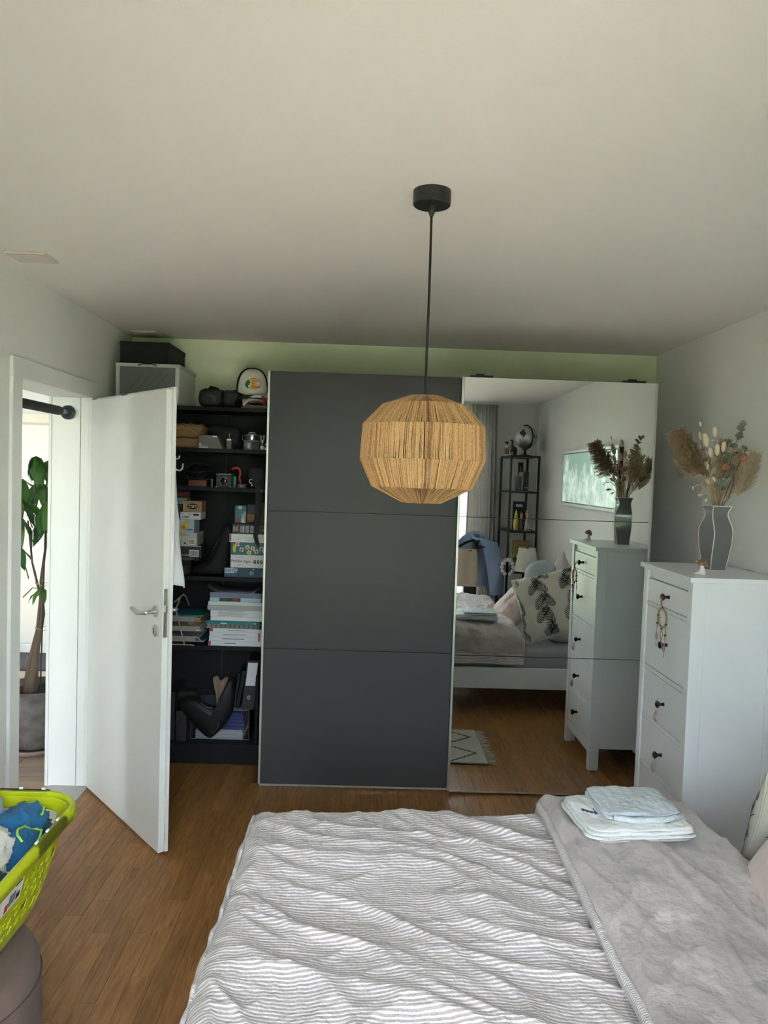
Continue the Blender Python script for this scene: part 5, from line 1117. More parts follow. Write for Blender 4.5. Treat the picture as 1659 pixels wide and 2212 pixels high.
t, w, h = stackbox('blue_carton', 'small blue and grey carton high in the left stack', (220,280,412,360), P_G, y=4.44, depth=.08, xmin=XM+.02); flat(t, 'blue_print', -w, w*.42, 0.001, h-.001, -.0012, P_BL); lines(t, w*.05, w*.35, h*.25, h*.75, -.0022, 2, WHITE)
x0, x1, z0, z1 = rect(C2, 215, 175, 440, 272, 4.45); x0 = XM+.03; r = (z1-z0)/2
t = thing('cloth_roll', 'rolled brown cloth topping the left stack', 'cloth', ((x0+x1)/2, 4.478, zt)); w = (x1-x0)/2
MB().lathe([(0,-w),(r*.7,-w),(r*.95,-w+.006),(r,-w*.8),(r*1.02,0),(r,w*.8),(r*.95,w-.006),(r*.7,w),(0,w)], n=24, caps=False).xf(Matrix.Translation((0,0,r*1.02)) @ Matrix.Rotation(pi/2, 4, 'Y')).build('cloth_body', mat('rust_cloth', (.11,.045,.03), .9, bump=.5, bscale=60), t)
MB().tube([(w+.001, r*.6*cos(a)*(1-a/20), r*1.02+r*.6*sin(a)*(1-a/20)) for a in [k*.5 for k in range(26)]], .0012, 5).build('roll_edge', P_K, t)
# right stack
zt = Z3+.0005
t, w, h = stackbox('game_box', 'dark blue escape game box reading EXIT at the bottom of the right stack', (920,1195,1500,1310), P_NAVY, grp=G2, y=4.345, depth=.19)
flat(t, 'title_panel', -w+.002, -w+.058, h*.42, h*.97, -.001, P_SKY); ftext('EXIT', .0235, INK, t, -w+.030, -.0018, h*.70); lines(t, -w+.062, -w+.074, h*.45, h*.95, -.001, 3, WHITE, seed=2); ftext('Le Phare Solitaire', .0095, mat('dim_teal_print', (.12,.30,.36), .6), t, -w+.036, -.001, h*.22)
disc(t, 'glow_print', w*.30, h*.45, .014, .012, -.0004, mat('wave_print', (.10,.28,.45), .6)); disc(t, 'lamp_print', w*.38, h*.85, .004, .005, -.0010, P_YEL); MB().tube([(w*.86+.013*cos(a), -.001, h*.45+.013*sin(a)) for a in [2*pi*k/20 for k in range(20)]], .0012, 5, loop=True).build('round_seal', CREAMP, t)
t, w, h = stackbox('game_box', 'white board game box reading Middle-Ages in the right stack', (1005,1040,1510,1203), P_W, grp=G2, y=4.345, depth=.19); ftext('Middle-Ages', .0225, INK, t, -w*.42, -.001, h*.50); MB().tube([(-w*.42+.012*cos(a), -.001, h*.74+.006*sin(a)) for a in [.3+2.5*k/10 for k in range(11)]], .0007, 4).build('scroll_print', INK, t); lines(t, -w*.60, -w*.3, h*.20, h*.26, -.001, 1)
for k in range(3): flat(t, 'icon_print', w*.27+k*.019, w*.27+k*.019+.0135, h*.36, h*.60, -.001, INK); disc(t, 'icon_figure', w*.27+k*.019+.0068, h*.50, .003, .004, -.0018, WHITE)
t, w, h = stackbox('game_box', 'teal card game box printed with scattered picture cards', (1005,885,1500,1036), mat('teal_board', (.02,.14,.17), .5), grp=G2, y=4.348, depth=.18)
for k, (fx, fz, an) in enumerate(((-.38,.42,.25),(-.05,.62,-.3),(.25,.55,.2),(.45,.28,-.5),(-.62,.85,.0),(.05,.2,.4),(.75,.5,.1))):
    M_ = Matrix.Translation((w*fx, -.0008, h*fz)) @ Matrix.Rotation(an, 4, 'Y'); MB().box(-.0115, .0115, -.0005, .0006, -.011, .011, M=M_).build('card_print', CREAMP, t, smooth=False); MB().box(-.004, .004, -.0012, -.0004, -.006, .005, M=M_).build('card_figure', (INK, P_RED, P_OR)[k % 3], t, smooth=False)
disc(t, 'totem_print', -w*.78, h*.5, .009, .024, -.0010, P_YEL); disc(t, 'face_print', w*.9, h*.45, .012, .02, -.0010, P_SKY)
t, w, h = stackbox('game_box', 'flat white game box with a red end mark in the right stack', (990,780,1500,880), P_W, grp=G2, y=4.345, depth=.19); flat(t, 'red_mark', -w+.002, -w+.010, h*.15, h*.92, -.001, P_RED); 
for q_, m_, x_, z_, n_ in ((.010, P_G, -w*.18, h*.58, 26), (.006, mat('pale_red_print', (.5,.2,.2), .6), -w*.06, h*.30, 16)): MB().tube([(x_+.0025*i+.0015*sin(i*2.1), -.0008, z_+q_*.35*sin(i*1.7)) for i in range(n_)], .0007, 4).build('title_scribble', m_, t)
MB().tube([(-w*.5+.012*cos(a), -.0008, h*.5+.008*sin(a)) for a in [2*pi*k/16 for k in range(16)]], .0007, 4, loop=True).build('sketch_print', P_G, t)
t, w, h = stackbox('game_box', 'black party game box reading TOP TEN in the right stack', (1030,650,1505,768), P_K, grp=G2, y=4.35, depth=.18)
ftext('TOP', .016, WHITE, t, -w+.012, -.001, h*.5, rot=pi/2); ftext('TEN', .016, WHITE, t, -w+.027, -.001, h*.5, rot=pi/2); flat(t, 'red_dot', -w+.030, -w+.034, h*.82, h*.92, -.0018, P_RED)
for k in range(3): flat(t, 'card_print', -w+.046+k*.028, -w+.046+k*.028+(.022 if k == 0 else .018), h*.15, h*.82, -.001, P_G); lines(t, -w+.048+k*.028, -w+.046+k*.028+.016, h*.2, h*.78, -.0016, 5, P_K)
disc(t, 'pink_dot', w*.80, h*.4, .005, .006, -.0005, mat('pink_print', (.6,.2,.35), .6))
zt_games = zt
t, w, h, _ = pbox('upright_game', 'teal picture box standing on the game stack', 'box', C2, (1062,402,1226,640), 4.42, .035, mat('teal_grey_print', (.06,.15,.17), .5), zt_games, group='boxes standing on the games')
disc(t, 'cloud_print', -w*.1, h*.88, .013, .009, -.0006, P_SKY); MB().prism([(w*.0,.004),(w*.2,h*.45),(w*.9,h*.72),(w*.95,h*.02)], -.0012, .0004).build('whale_print', mat('whale_grey', (.30,.40,.44), .5), t, smooth=False); MB().prism([(-w*.55,.002),(-w*.35,h*.22),(-w*.1,h*.28),(w*.1,.002)], -.0016, .0004).build('red_print', P_RED, t, smooth=False); MB().prism([(w*.3,.002),(w*.45,h*.3),(w*.75,.002)], -.002, .0004).build('white_print', WHITE, t, smooth=False)
t, w, h, _ = pbox('upright_game', 'dark picture box with an orange sunset standing on the games', 'box', C2, (1230,385,1350,640), 4.42, .035, mat('dusk_print', (.03,.02,.04), .5), zt_games, group='boxes standing on the games'); flat(t, 'sunset_print', -w*.98, w*.98, h*.1, h*.48, -.001, mat('sunset_print', (.30,.10,.02), .6, var=.7, vscale=20))
t, w, h, _ = pbox('upright_game', 'black box with a red seal standing at the right of the games', 'box', C2, (1354,372,1500,650), 4.415, .04, P_K, zt_games, group='boxes standing on the games'); disc(t, 'red_seal', w*.1, h*.18, .008, .009, -.001, P_RED); flat(t, 'dark_print', -w*.6, w*.5, h*.3, h*.8, -.001, mat('wine_print', (.08,.015,.02), .6))
# laced boot
bt = thing('boot', 'tall black laced boot standing between the cartons and games', 'boot', (px(*C2(760,1330),4.40)[0], 4.40, Z3+.001)); ox = px(*C2(760,1330),4.40)[0]
def bpnt(u, v): a_ = px(*C2(u, v), 4.40); return a_[0]-ox, a_[1]-Z3-.001
SUEK = mat('black_suede', (.006,.006,.007), .8)
prf = [((492,1255),(492,1215)),((505,1315),(510,1180)),((560,1335),(560,1150)),((640,1335),(650,1120)),((720,1335),(735,1070)),((800,1335),(770,985)),((880,1335),(800,900)),((930,1240),(825,830)),((965,1120),(850,760)),((1000,980),(870,690)),((1035,840),(895,630)),((1058,700),(920,590)),((1062,640),(960,582))]
rings = []
for i, (a, b) in enumerate(prf):
    a, b = Vector(bpnt(*a)), Vector(bpnt(*b)); a.y = max(a.y, .004); b.y = max(b.y, .03); c = (a+b)/2; h_ = (b-a)/2; wd2 = (.026,.040,.047,.050,.050,.048,.046,.045,.046,.048,.050,.050,.042)[i]
    rings.append([Vector((c.x+h_.x*sin(t), wd2*cos(t), c.y+h_.y*sin(t))) for t in [2*pi*k/20 for k in range(20)]])
MB().loft(rings).build('boot_upper', SUEK, bt, smooth=True)
so_ = [bpnt(u, v) for u, v in ((486,1250),(500,1325),(880,1340),(915,1330),(905,1300),(500,1296))]
MB().prism([(x, max(0, z)) for x, z in so_], -.046, .046).build('sole', P_K, bt, bevel=.004)
for k in range(8):
    f_ = k/7; u, v = 735+(880-735)*f_, 1060+(775-1060)*f_; a_ = bpnt(u, v); MB().tube([(a_[0]-.010, -.034, a_[1]-.004), (a_[0]+.004, -.042, a_[1]+.006)], .0016, 6).build('lace', mat('grey_lace', (.10,.10,.105), .7), bt)
MB().tube([(bpnt(700,1110)[0], -.046, bpnt(700,1110)[1]), (bpnt(640,1160)[0], -.048, bpnt(640,1160)[1]), (bpnt(600,1140)[0],-.046,bpnt(600,1140)[1])], .0012, 5).build('loose_lace', mat('grey_lace', (.10,.10,.105), .7), bt)

# ---- fifth board: letter trays and paper stack
TRY = mat('beige_wire', (.36,.33,.30), .5); BASEX = px(*C3(215,820), 4.34)
lt = thing('letter_tray', 'beige tubular letter tray rack full of papers', 'tray', (BASEX[0], 4.34, Z4)); tz = lambda u, v, y=4.34: (px(*C3(u, v), y)[0]-BASEX[0], y-4.34, px(*C3(u, v), y)[1]-Z4)
TB = lambda pts, r=.0042, nm='tube': MB().tube(pts, r, 8).build(nm, TRY, lt)
a, b = tz(120,812), tz(425,862); fl = lambda p: (p[0], p[1]-.012, max(.0045, p[2])); TB([(a[0]-.12,-.012,.0048),(a[0],-.012,.0048),(b[0]-.02,-.012,.0048),(b[0],-.03,.0048)], .0045)
p1, p2 = tz(312,825), tz(212,395); TB([(p1[0],-.012,.006),(p2[0],-.008,p2[2])]); p3 = tz(232,345); 
TB([tz(232,345,4.36), tz(262,262,4.38), tz(298,232,4.40), tz(330,265,4.42), tz(358,355,4.45)]); TB([tz(190,322,4.38), tz(262,262,4.38)]); TB([(p2[0],-.008,p2[2]), tz(232,345,4.36)])
for k, (vt, vb) in enumerate(((475,530),(585,640),(700,760))):
    l0 = tz(120,vb); r0 = tz(520,vb); z_ = l0[2]; xl_ = l0[0]-.12
    tr_ = MB().box(xl_, tz(430,vb)[0], -.002, .002, z_, z_+(tz(120,vt)[2]-z_)).build('tray_front', TRY, lt, bevel=.001)
    MB().box(xl_, r0[0], .002, .26, z_-.002, z_).build('tray_floor', TRY, lt, smooth=False)
    TB([(tz(430,vt)[0],0,tz(430,vt)[2]), (r0[0]-.01,.0,z_+.002), (r0[0]+.004,.03,z_+.004), (r0[0]+.012,.12,z_+.012)], .003, 'tray_lip')
    cols = ((P_OR, P_YEL, P_NAVY, P_TEAL), (P_W, P_G, CREAMP), (P_TEAL, P_NAVY, P_G))[k]
    for j, m in enumerate(cols): MB().box(xl_+.01, r0[0]-.012-.006*j+(.03 if k == 0 and j == 3 else 0), .006+.004*(j % 2), .22, z_+.001+j*.0085, z_+.0085+j*.0085).build('paper_pile', m, lt, smooth=False)
    MB().box(xl_, tz(230,vb)[0]+.01, -.006, -.003, z_+.028, z_+.031).build('tray_edge', TRY, lt, smooth=False) if k == 0 else None
MB().grid(lambda u, v: (tz(250,560)[0]+.09*u, .02+.05*v, tz(250,560)[2]+.012*sin(u*7+v*2)+.01*v), 10, 4).build('crumpled_receipt', P_W, lt, smooth=True)
G3 = 'books and papers piled on the fifth shelf'; zt = Z4+.0005
def book(name, lab, uv4, m, y=4.345, depth=.21, spine=None, cat='book'):
    global zt
    x0, x1, z0, z1 = rect(C3, *uv4, y); x1 = min(x1, -.53); hh = z1-z0; t = thing(name, lab, cat, ((x0+x1)/2, y, zt), group=G3); w = (x1-x0)/2
    c = MB().box(-w, w, 0, depth, 0, hh).build('cover', m, t, bevel=min(.0012, hh*.2)); MB().box(-w+.002, w+.0006, .003, depth-.003, hh*.18, hh*.82).build('pages', PAPER, t, smooth=False); zt += hh+.0004; return t, w, hh
LAV = mat('cool_white_card', (.72,.73,.80), .5)
t, w, h = book('book', 'white book with a red label at the bottom of the paper stack', (575,787,1190,826), LAV); flat(t, 'red_label', -w+.001, -w+.016, h*.15, h*.85, -.0008, P_RED); lines(t, -w*.4, w*.25, h*.4, h*.62, -.0008, 1, INK)
t, w, h = book('book', 'white textbook second from the bottom of the stack', (585,757,1190,786), LAV); lines(t, -w*.5, w*.5, h*.35, h*.65, -.0008, 1, INK, seed=5); flat(t, 'red_label', w-.022, w-.012, h*.1, h*.9, -.0008, P_RED)
t, w, h = book('book', 'white textbook third from the bottom of the stack', (590,722,1190,756), LAV); lines(t, -w*.5, w*.5, h*.35, h*.6, -.0008, 1, GREYT, seed=6); flat(t, 'red_label', w-.022, w-.012, h*.1, h*.9, -.0008, P_RED)
t, w, h = book('book', 'white textbook with a red corner under the spiral notebook', (590,697,1180,721), LAV); flat(t, 'red_label', -w+.001, -w+.02, h*.2, h*.98, -.0008, P_RED); lines(t, -w*.3, w*.6, h*.35, h*.6, -.0008, 1, GREYT, seed=9)
t, w, h = book('spiral_notebook', 'teal spiral notebook with black rings in the stack', (548,627,1160,696), mat('notebook_grey', (.20,.21,.21), .6), cat='notebook'); MB().box(-w, w, -.002, .20, h*.55, h*.98).build('teal_cover', P_TEAL, t, bevel=.001); flat(t, 'white_label', -w*.45, -w*.22, h*.62, h*.75, -.003, WHITE); flat(t, 'white_dot', w*.8, w*.86, h*.62, h*.8, -.003, WHITE)
for k in range(12):
    xk = -w+.006+k*(2*w-.012)/11; MB().tube([(xk, -.004+.006*cos(a)-.002, h*.35+.007*sin(a)) for a in [2*pi*i/12 for i in range(12)]], .0012, 6, loop=True).build('ring', P_K, t)
t, w, h = book('sheet_pile', 'pile of white stapled sheets in the middle of the stack', (600,600,1190,626), PAPER, cat='papers')
t, w, h = book('writing_pad', 'thick white writing pad above the spiral notebook', (600,542,1190,599), LAV, cat='papers'); lines(t, -w*.7, w*.9, h*.1, h*.95, -.0008, 5, P_G, seed=4)
t, w, h = book('magazine', 'grey edged magazine under the colourful one', (565,505,1190,541), P_G, cat='magazine'); t, w, h = book('magazine', 'pale magazine with a curled edge in the stack', (575,478,1185,504), P_W, cat='magazine')
t, w, h = book('magazine', 'colourful magazine with dark photo edge near the top', (592,450,1175,477), P_SKY, cat='magazine'); flat(t, 'photo_print', -w*.62, w*.2, h*.05, h*.95, -.001, mat('dark_photo', (.05,.06,.055), .5, var=.6, vscale=40)); flat(t, 'red_print', -w*.1, w*.1, h*.3, h*.8, -.0018, P_RED)
t, w, h = book('plastic_sleeve', 'bluish plastic sleeve of papers near the top', (592,410,1175,449), mat('blue_sleeve', (.20,.22,.34), .25), cat='folder')
x0, x1, z0, z1 = rect(C3, 560, 338, 1190, 410, 4.345); x1 = min(x1, -.53); t = thing('folder', 'dark grey curled folder on top of the paper stack', 'folder', ((x0+x1)/2, 4.345, zt), group=G3); w = (x1-x0)/2; h = z1-z0
MB().grid(lambda u, v: (-w+2*w*u, .21*v, .004+h*(max(0, 1-u*4.5)**2*.75+max(0, (u-.75)*4)**2*.95)+.004*sin(v*3)), 30, 4).build('folder_cover', mat('folder_grey', (.075,.075,.09), .5), t, smooth=True, solid=.003)
MB().box(-w*.7, w*.7, .01, .2, .0, .0022).build('papers', PAPER, t, smooth=False)

# ---- bottom board
x0, x1, z0, z1 = rect(C3, 370, 1612, 1048, 1945, 4.40)
cb = thing('clear_storage_box', 'clear plastic storage box holding blue folders and papers', 'container', ((x0+x1)/2, 4.40, Z5+.001)); w = (x1-x0)/2; h = z1-z0; D_ = .24
MB().box(-w, w, 0, .003, 0, h).box(-w, w, D_-.003, D_, 0, h).box(-w, -w+.003, .003, D_-.003, 0, h).box(w-.003, w, .003, D_-.003, 0, h).box(-w, w, .003, D_-.003, 0, .003).build('box_wall', CLEARP, cb, smooth=False)
MB().box(-w-.004, w+.004, -.004, D_+.004, h, h+.008).build('lid', mat('blue_clear_lid', (.14,.17,.24), .3), cb, bevel=.002)
MB().tube([(-w+.002,-.002,.004),(w-.002,-.002,.004),(w-.002,-.002,h-.004),(-w+.002,-.002,h-.004)], .0022, 6, loop=True).build('box_edge', mat('blue_grey_edge', (.22,.26,.33), .3), cb)
BLF = mat('blue_folder', (.025,.065,.30), .5)
for k in range(5): MB().box(-w*.80, w*.84-.004*k, .012, .22, h*.31+k*h*.115, h*.31+(k+.92)*h*.115).build('blue_folder', BLF, cb, bevel=.001)
for k in range(6): MB().box(-w*.84+.003*(k % 2), w*.78-.004*(k % 3), .008+.003*(k % 2), .22, .0035+k*h*.048, .0035+(k+.9)*h*.048).build('booklet', P_W if k % 2 else LAV, cb, smooth=False)
ztop = Z5+.001+h+.0085
def lean(name, lab, cat, uvb, uvt, wid, depth, y, m, part='folder_body', grp=None):
    xb, _ = px(*C3(*uvb), y); xt, zt2 = px(*C3(*uvt), y); H_ = zt2-ztop; t = thing(name, lab, cat, (xb, y, ztop), group=grp); sh = (xt-xb)/H_
    M_ = Matrix(((1,0,sh,0),(0,1,0,0),(0,0,1,0),(0,0,0,1))); MB().box(-wid/2, wid/2, 0, depth, 0.0, H_, M=M_).build(part, m, t, bevel=.003); return t, H_, sh, M_
bw = px(*C3(1090,1640), 4.37)[0]-px(*C3(950,1640), 4.37)[0]
t, H_, sh, M_ = lean('ring_binder', 'black lever arch binder with a blank white spine label', 'binder', (1020,1645), (1090,985), bw, .26, 4.37, P_K, 'binder_body')
MB().box(-bw*.38, bw*.40, -.0012, .0004, H_*.49, H_*.955, M=M_).build('spine_label', LAV, t, smooth=False)
MB().tube([(sh*H_*.25+.0105*cos(a), -.001, H_*.25+.0105*sin(a)) for a in [2*pi*k/24 for k in range(24)]], .0022, 8, loop=True).build('finger_ring', CHROME, t); disc(t, 'finger_hole', sh*H_*.25, H_*.25, .0095, .0095, -.0002, mat('hole_dark', (.10,.11,.12), .5))
lean('document_folder', 'thin black folder leaning beside the binder', 'folder', (905,1640), (985,1100), .022, .25, 4.38, LEATH, grp='black folders on the clear box'); lean('document_folder', 'thinner black folder left of the leaning pair', 'folder', (870,1640), (930,1130), .012, .24, 4.39, P_K, grp='black folders on the clear box')
# handbag: soft V shaped leather
hb = thing('handbag', 'slouching black leather handbag in front of the clear box', 'bag', (px(*C3(590,1860),4.352)[0], 4.352, Z5+.001)); hx0 = px(*C3(590,1860),4.352)[0]
hp = lambda u, v: (px(*C3(u, v), 4.352)[0]-hx0, max(0, px(*C3(u, v), 4.352)[1]-Z5-.001))
out = [(575,1875),(470,1775),(345,1640),(262,1545),(235,1440),(330,1395),(470,1420),(520,1470),(610,1505),(690,1510),(730,1480),(760,1330),(800,1180),(875,1175),(885,1400),(870,1560),(800,1680),(700,1790),(620,1865)]
Q_ = [Vector(hp(*p)) for p in out]; cen = Vector(hp(610,1640)); rows = []
for s_, yy in ((1,.0),(.97,-.012),(.85,-.022),(.6,-.030),(.3,-.034)): rows.append([Vector((cen.x+(p.x-cen.x)*s_, yy+.004*N(p.x*40, p.y*40, s_), max(0, cen.y+(p.y-cen.y)*s_))) for p in Q_])
back = [[Vector((p.x, .02-p.y*.6, p.z)) for p in r] for r in rows]
MB().loft(list(reversed(back))+rows).build('bag_body', LEATH, hb, smooth=True, sub=1)
zp = [hp(*p) for p in ((560,1850),(640,1800),(700,1730),(715,1600),(705,1520))]; MB().tube([(x*1.0, -.030+.014*abs(i-2)/2, z) for i, (x, z) in enumerate(zp)], .0016, 6).build('zip', mat('grey_zip', (.25,.25,.25), .4, metal=.6), hb)
zp = [hp(*p) for p in ((500,1445),(545,1485),(590,1508),(640,1505))]; MB().tube([(x, -.024, z) for x, z in zp], .0028, 6).build('zip', mat('grey_zip', (.25,.25,.25), .4, metal=.6), hb); a_ = hp(703,1510); MB().ball((a_[0], -.03, a_[1]), .004, 10, 8).build('zip_pull', CHROME, hb)
sc = thing('scarf', 'dusty pink scarf stuffed in the opening of the black handbag', 'scarf', (px(*C3(700,1500),4.39)[0], 4.375, px(*C3(700,1490),4.375)[1])); a0_ = px(*C3(700,1500),4.39)
x0, x1, z0, z1 = rect(C3, 605, 1195, 785, 1500, 4.375)
def scf(u, v): 
    e = sin(pi*min(1, .12+.88*v)); wv = (x1-x0)*(.2+.8*v)*.5; return ((u*2-1)*wv+.012*v, -.006+.012*sin(u*13+v*5)+.008*N(u*5, v*5, 2), (z1-z0)*v+.010*sin(u*9)*v)
MB().grid(scf, 26, 18).build('scarf_cloth', mat('dusty_pink', (.30,.20,.165), .9, bump=.3, bscale=150), sc, smooth=True, solid=.004)
softbag('green_cloth', 'dark green cloth bundled at the left of the handbag', 'cloth', C3, (215,1345,455,1500), 4.43, .10, mat('bottle_green_cloth', (.010,.022,.018), .9), ztop, 31, nm='cloth_body', am=.25)
for i, (u0, u1, v0, m, lb) in enumerate(((132,200,1345,mat('dark_green_board',(.012,.028,.024),.6),'dark green board file standing on the bottom shelf'),(205,330,1560,mat('plum_board',(.035,.030,.035),.6),'dark plum file box beside the clear box'))):
    x0, x1, z0, z1 = rect(C3, u0, v0, u1, 1940, 4.36); t = thing('file_box', lb, 'file', ((x0+x1)/2, 4.36, Z5+.001), group='files on the bottom shelf'); w = (x1-x0)/2; MB().box(-w, w, 0, .26, 0, z1-Z5).build('file_body', m, t, bevel=.002); MB().box(-w*.5, w*.5, -.001, .0004, (z1-Z5)*.6, (z1-Z5)*.8).build('spine_label', P_K, t, smooth=False)
x0, x1, z0, z1 = rect(C3, 60, 1500, 128, 1925, 4.345); t = thing('accordion_file', 'brown leather ribbed folder at the far left of the bottom shelf', 'file', ((x0+x1)/2, 4.345, Z5+.001)); w = (x1-x0)/2
for k in range(4): MB().box(-w+k*w/2+.001, -w+(k+1)*w/2, 0, .24, 0, (z1-Z5)*(1-.03*k)).build('leaf_board', mat('ox_leather', (.055,.022,.016), .6), t, bevel=.002)
for k in range(4): MB().tube([(-w*.6,-.001,.03+k*.035),(w*.8,-.001,.022+k*.035)], .001, 5).build('stitch', mat('pale_stitch', (.4,.28,.2), .7), t)
x0, x1, z0, z1 = rect(C3, 1105, 1160, 1145, 1985, 4.345); t = thing('upright_board', 'slim dark board standing upright at the right of the bottom shelf', 'board', ((x0+x1)/2, 4.345, Z5+.0005)); MB().box(-.008, .008, 0, .2, 0, z1-Z5).build('board', BB, t, bevel=.001); MB().box(-.008, .008, -.001, .0, .01, z1-Z5-.01).build('edge_band', BB2, t, smooth=False)
# ---- white garment and hook on the wardrobe side of the door
dM = Matrix.Translation(d1.location) @ Matrix.Rotation(d1.rotation_euler.z, 4, 'Z')
hk_ = thing('door_hook', 'white over-door hook at the edge of the open door', 'hook', dM @ Vector((.868, .0425, 1.66)), rz=d1.rotation_euler.z)
MB().box(-.022, .022, .0, .004, 0, .075).build('hook_plate', mat('white_hook', (.75,.75,.74), .35), hk_, bevel=.001); MB().tube([(0,.004,.02),(0,.030,.012),(0,.042,.02),(0,.046,.045)], .005, 10).build('hook_arm', CHROME, hk_); MB().tube([(0,.004,.06),(0,.026,.066),(0,.030,.078)], .004, 10).build('hook_arm', CHROME, hk_)
gm = thing('white_garment', 'white shirt hanging behind the open door edge', 'clothing', dM @ Vector((.80, .066, 1.185)), rz=d1.rotation_euler.z)
def gf(u, v):
    wv = .04+.125*(1-v)**.8; x = -.02+(u-.42)*2*wv*.72*(1+.05*sin(v*8)); z = .49*v-.05*(1-v)*max(0, (u-.3))**0*abs(u-.62)*.9*(1-v); return (x, .020*sin(u*15+v*3)+.012*N(u*4, v*4, 3), z)
MB().grid(gf, 40, 30).build('shirt_cloth', mat('white_cotton', (.76,.77,.78), .9, bump=.15, bscale=200), gm, smooth=True, solid=.003)
MB().tube([(.0,0,.480),(.03,-.005,.50),(.06,-.012,.512)], .003, 6).build('hanging_tab', mat('white_cotton', (.76,.77,.78), .9), gm)

# ================================================================ things behind the camera, seen in the mirror
Y1 = lambda u, v: (960+u/3.456, 780+v/3.456)
Y2 = lambda u, v: (960+u/3.456, 1100+v/3.456)
def mrect(Cf, u0, v0, u1, v1, y): a = mx(*Cf(u0, v1), y); b = mx(*Cf(u1, v0), y); return a[0], b[0], a[1], b[1]
# wide framed picture screen on the right wall
tv = thing('wall_screen', 'wide white framed screen showing a pale green mountain landscape', 'screen', (XR-.001, 2.06, 1.71))
HW, HH = .75, .222
def scr():
    m = bpy.data.materials.new('mountain_picture'); m.use_nodes = True; t = m.node_tree; b = t.nodes['Principled BSDF']; L = t.links.new
    tc = t.nodes.new('ShaderNodeTexCoord'); sp = t.nodes.new('ShaderNodeSeparateXYZ'); L(tc.outputs['Object'], sp.inputs[0])
    n1 = t.nodes.new('ShaderNodeTexNoise'); n1.noise_dimensions = '3D'; n1.inputs['Scale'].default_value = 5.5; n1.inputs['Detail'].default_value = 9; n1.inputs['Roughness'].default_value = .62
    mp = t.nodes.new('ShaderNodeMapping'); mp.inputs['Scale'].default_value = (1, 1, .35); L(tc.outputs['Object'], mp.inputs[0]); L(mp.outputs[0], n1.inputs[0])
    a = t.nodes.new('ShaderNodeMath'); a.operation = 'MULTIPLY_ADD'; a.inputs[1].default_value = .95; a.inputs[2].default_value = -.38; L(n1.outputs[0], a.inputs[0])
    d = t.nodes.new('ShaderNodeMath'); d.operation = 'SUBTRACT'; L(a.outputs[0], d.inputs[0]); L(sp.outputs[2], d.inputs[1])
    mr = t.nodes.new('ShaderNodeMapRange'); mr.inputs[1].default_value = -.012; mr.inputs[2].default_value = .03; L(d.outputs[0], mr.inputs[0])
    n2 = t.nodes.new('ShaderNodeTexNoise'); n2.inputs['Scale'].default_value = 16; n2.inputs['Detail'].default_value = 8; L(tc.outputs['Object'], n2.inputs[0])
    cr = t.nodes.new('ShaderNodeValToRGB'); e = cr.color_ramp.elements; e[0].position = .32; e[0].color = (.34,.50,.42,1); e[1].position = .66; e[1].color = (.74,.88,.80,1); L(n2.outputs[0], cr.inputs[0])
    mix = t.nodes.new('ShaderNodeMixRGB'); mix.inputs[1].default_value = (.30,.44,.37,1); L(cr.outputs[0], mix.inputs[2]); L(mr.outputs[0], mix.inputs[0]); L(mix.outputs[0], b.inputs['Base Color']); b.inputs['Roughness'].default_value = .18
    L(mix.outputs[0], b.inputs['Emission Color']); b.inputs['Emission Strength'].default_value = .16; return m
MB().box(-.030, 0, -HW, HW, -HH, HH).build('screen_body', P_K, tv, bevel=.002)
MB().box(-.0325, -.0302, -HW+.02, HW-.02, -HH+.02, HH-.02).build('picture', scr(), tv, smooth=False)
MB().box(-.040, -.028, -HW-.008, HW+.008, HH-.012, HH+.010).box(-.040, -.028, -HW-.008, HW+.008, -HH-.010, -HH+.012).box(-.040, -.028, -HW-.008, -HW+.012, -HH+.012, HH-.012).box(-.040, -.028, HW-.012, HW+.008, -HH+.012, HH-.012).build('picture_frame', TRIMW, tv, bevel=.002)
# curtain and rail
rl = thing('curtain_rail', 'white ceiling rail carrying the curtain', 'rail', (.4, .17, ZC)); MB().box(-1.5, .90, -.011, .011, -.016, 0).build('rail', TRIMW, rl, bevel=.002); MB().box(.90, .906, -.012, .012, -.017, 0).build('end_cap', TRIMW, rl, smooth=False)
CURT = mat('pale_curtain', (.72,.71,.69), .9); _t = CURT.node_tree; _tl = _t.nodes.new('ShaderNodeBsdfTranslucent'); _tl.inputs[0].default_value = (.72,.70,.66,1); _ms = _t.nodes.new('ShaderNodeMixShader'); _ms.inputs[0].default_value = .4
_t.links.new(_t.nodes['Principled BSDF'].outputs[0], _ms.inputs[1]); _t.links.new(_tl.outputs[0], _ms.inputs[2]); _t.links.new(_ms.outputs[0], _t.nodes['Material Output'].inputs[0])
cu_ = thing('curtain', 'floor length pale curtain drawn to the corner side of the window', 'curtain', (1.15, .17, .03))
def cf(u, v):
    x = -.135+.27*u; w = 1+.25*(1-v)*(u-.5)*2*.3; return (x*(1+.22*(1-v)), .030*sin(u*2*pi*8+.6*sin(v*2.2)+N(u*3, v*1.5, 1)*1.4)*(1-.35*v*v)+.01*N(u*9, v*3, 4), 2.405*v)
MB().grid(cf, 160, 40).build('curtain_cloth', CURT, cu_, smooth=True, solid=.003)
sc_ = thing('sheer_curtain', 'thin white sheer panel at the window edge left of the curtain', 'curtain', (.90, .13, .03))
def scf_(u, v): return (-.12+.24*u, .012*sin(u*2*pi*6+.4*sin(v*3)), 2.40*v)
SHEER = mat('sheer_voile', (.85,.85,.84), .9); _t = SHEER.node_tree; _tl = _t.nodes.new('ShaderNodeBsdfTranslucent'); _tl.inputs[0].default_value = (.85,.85,.83,1); _ms = _t.nodes.new('ShaderNodeMixShader'); _ms.inputs[0].default_value = .55
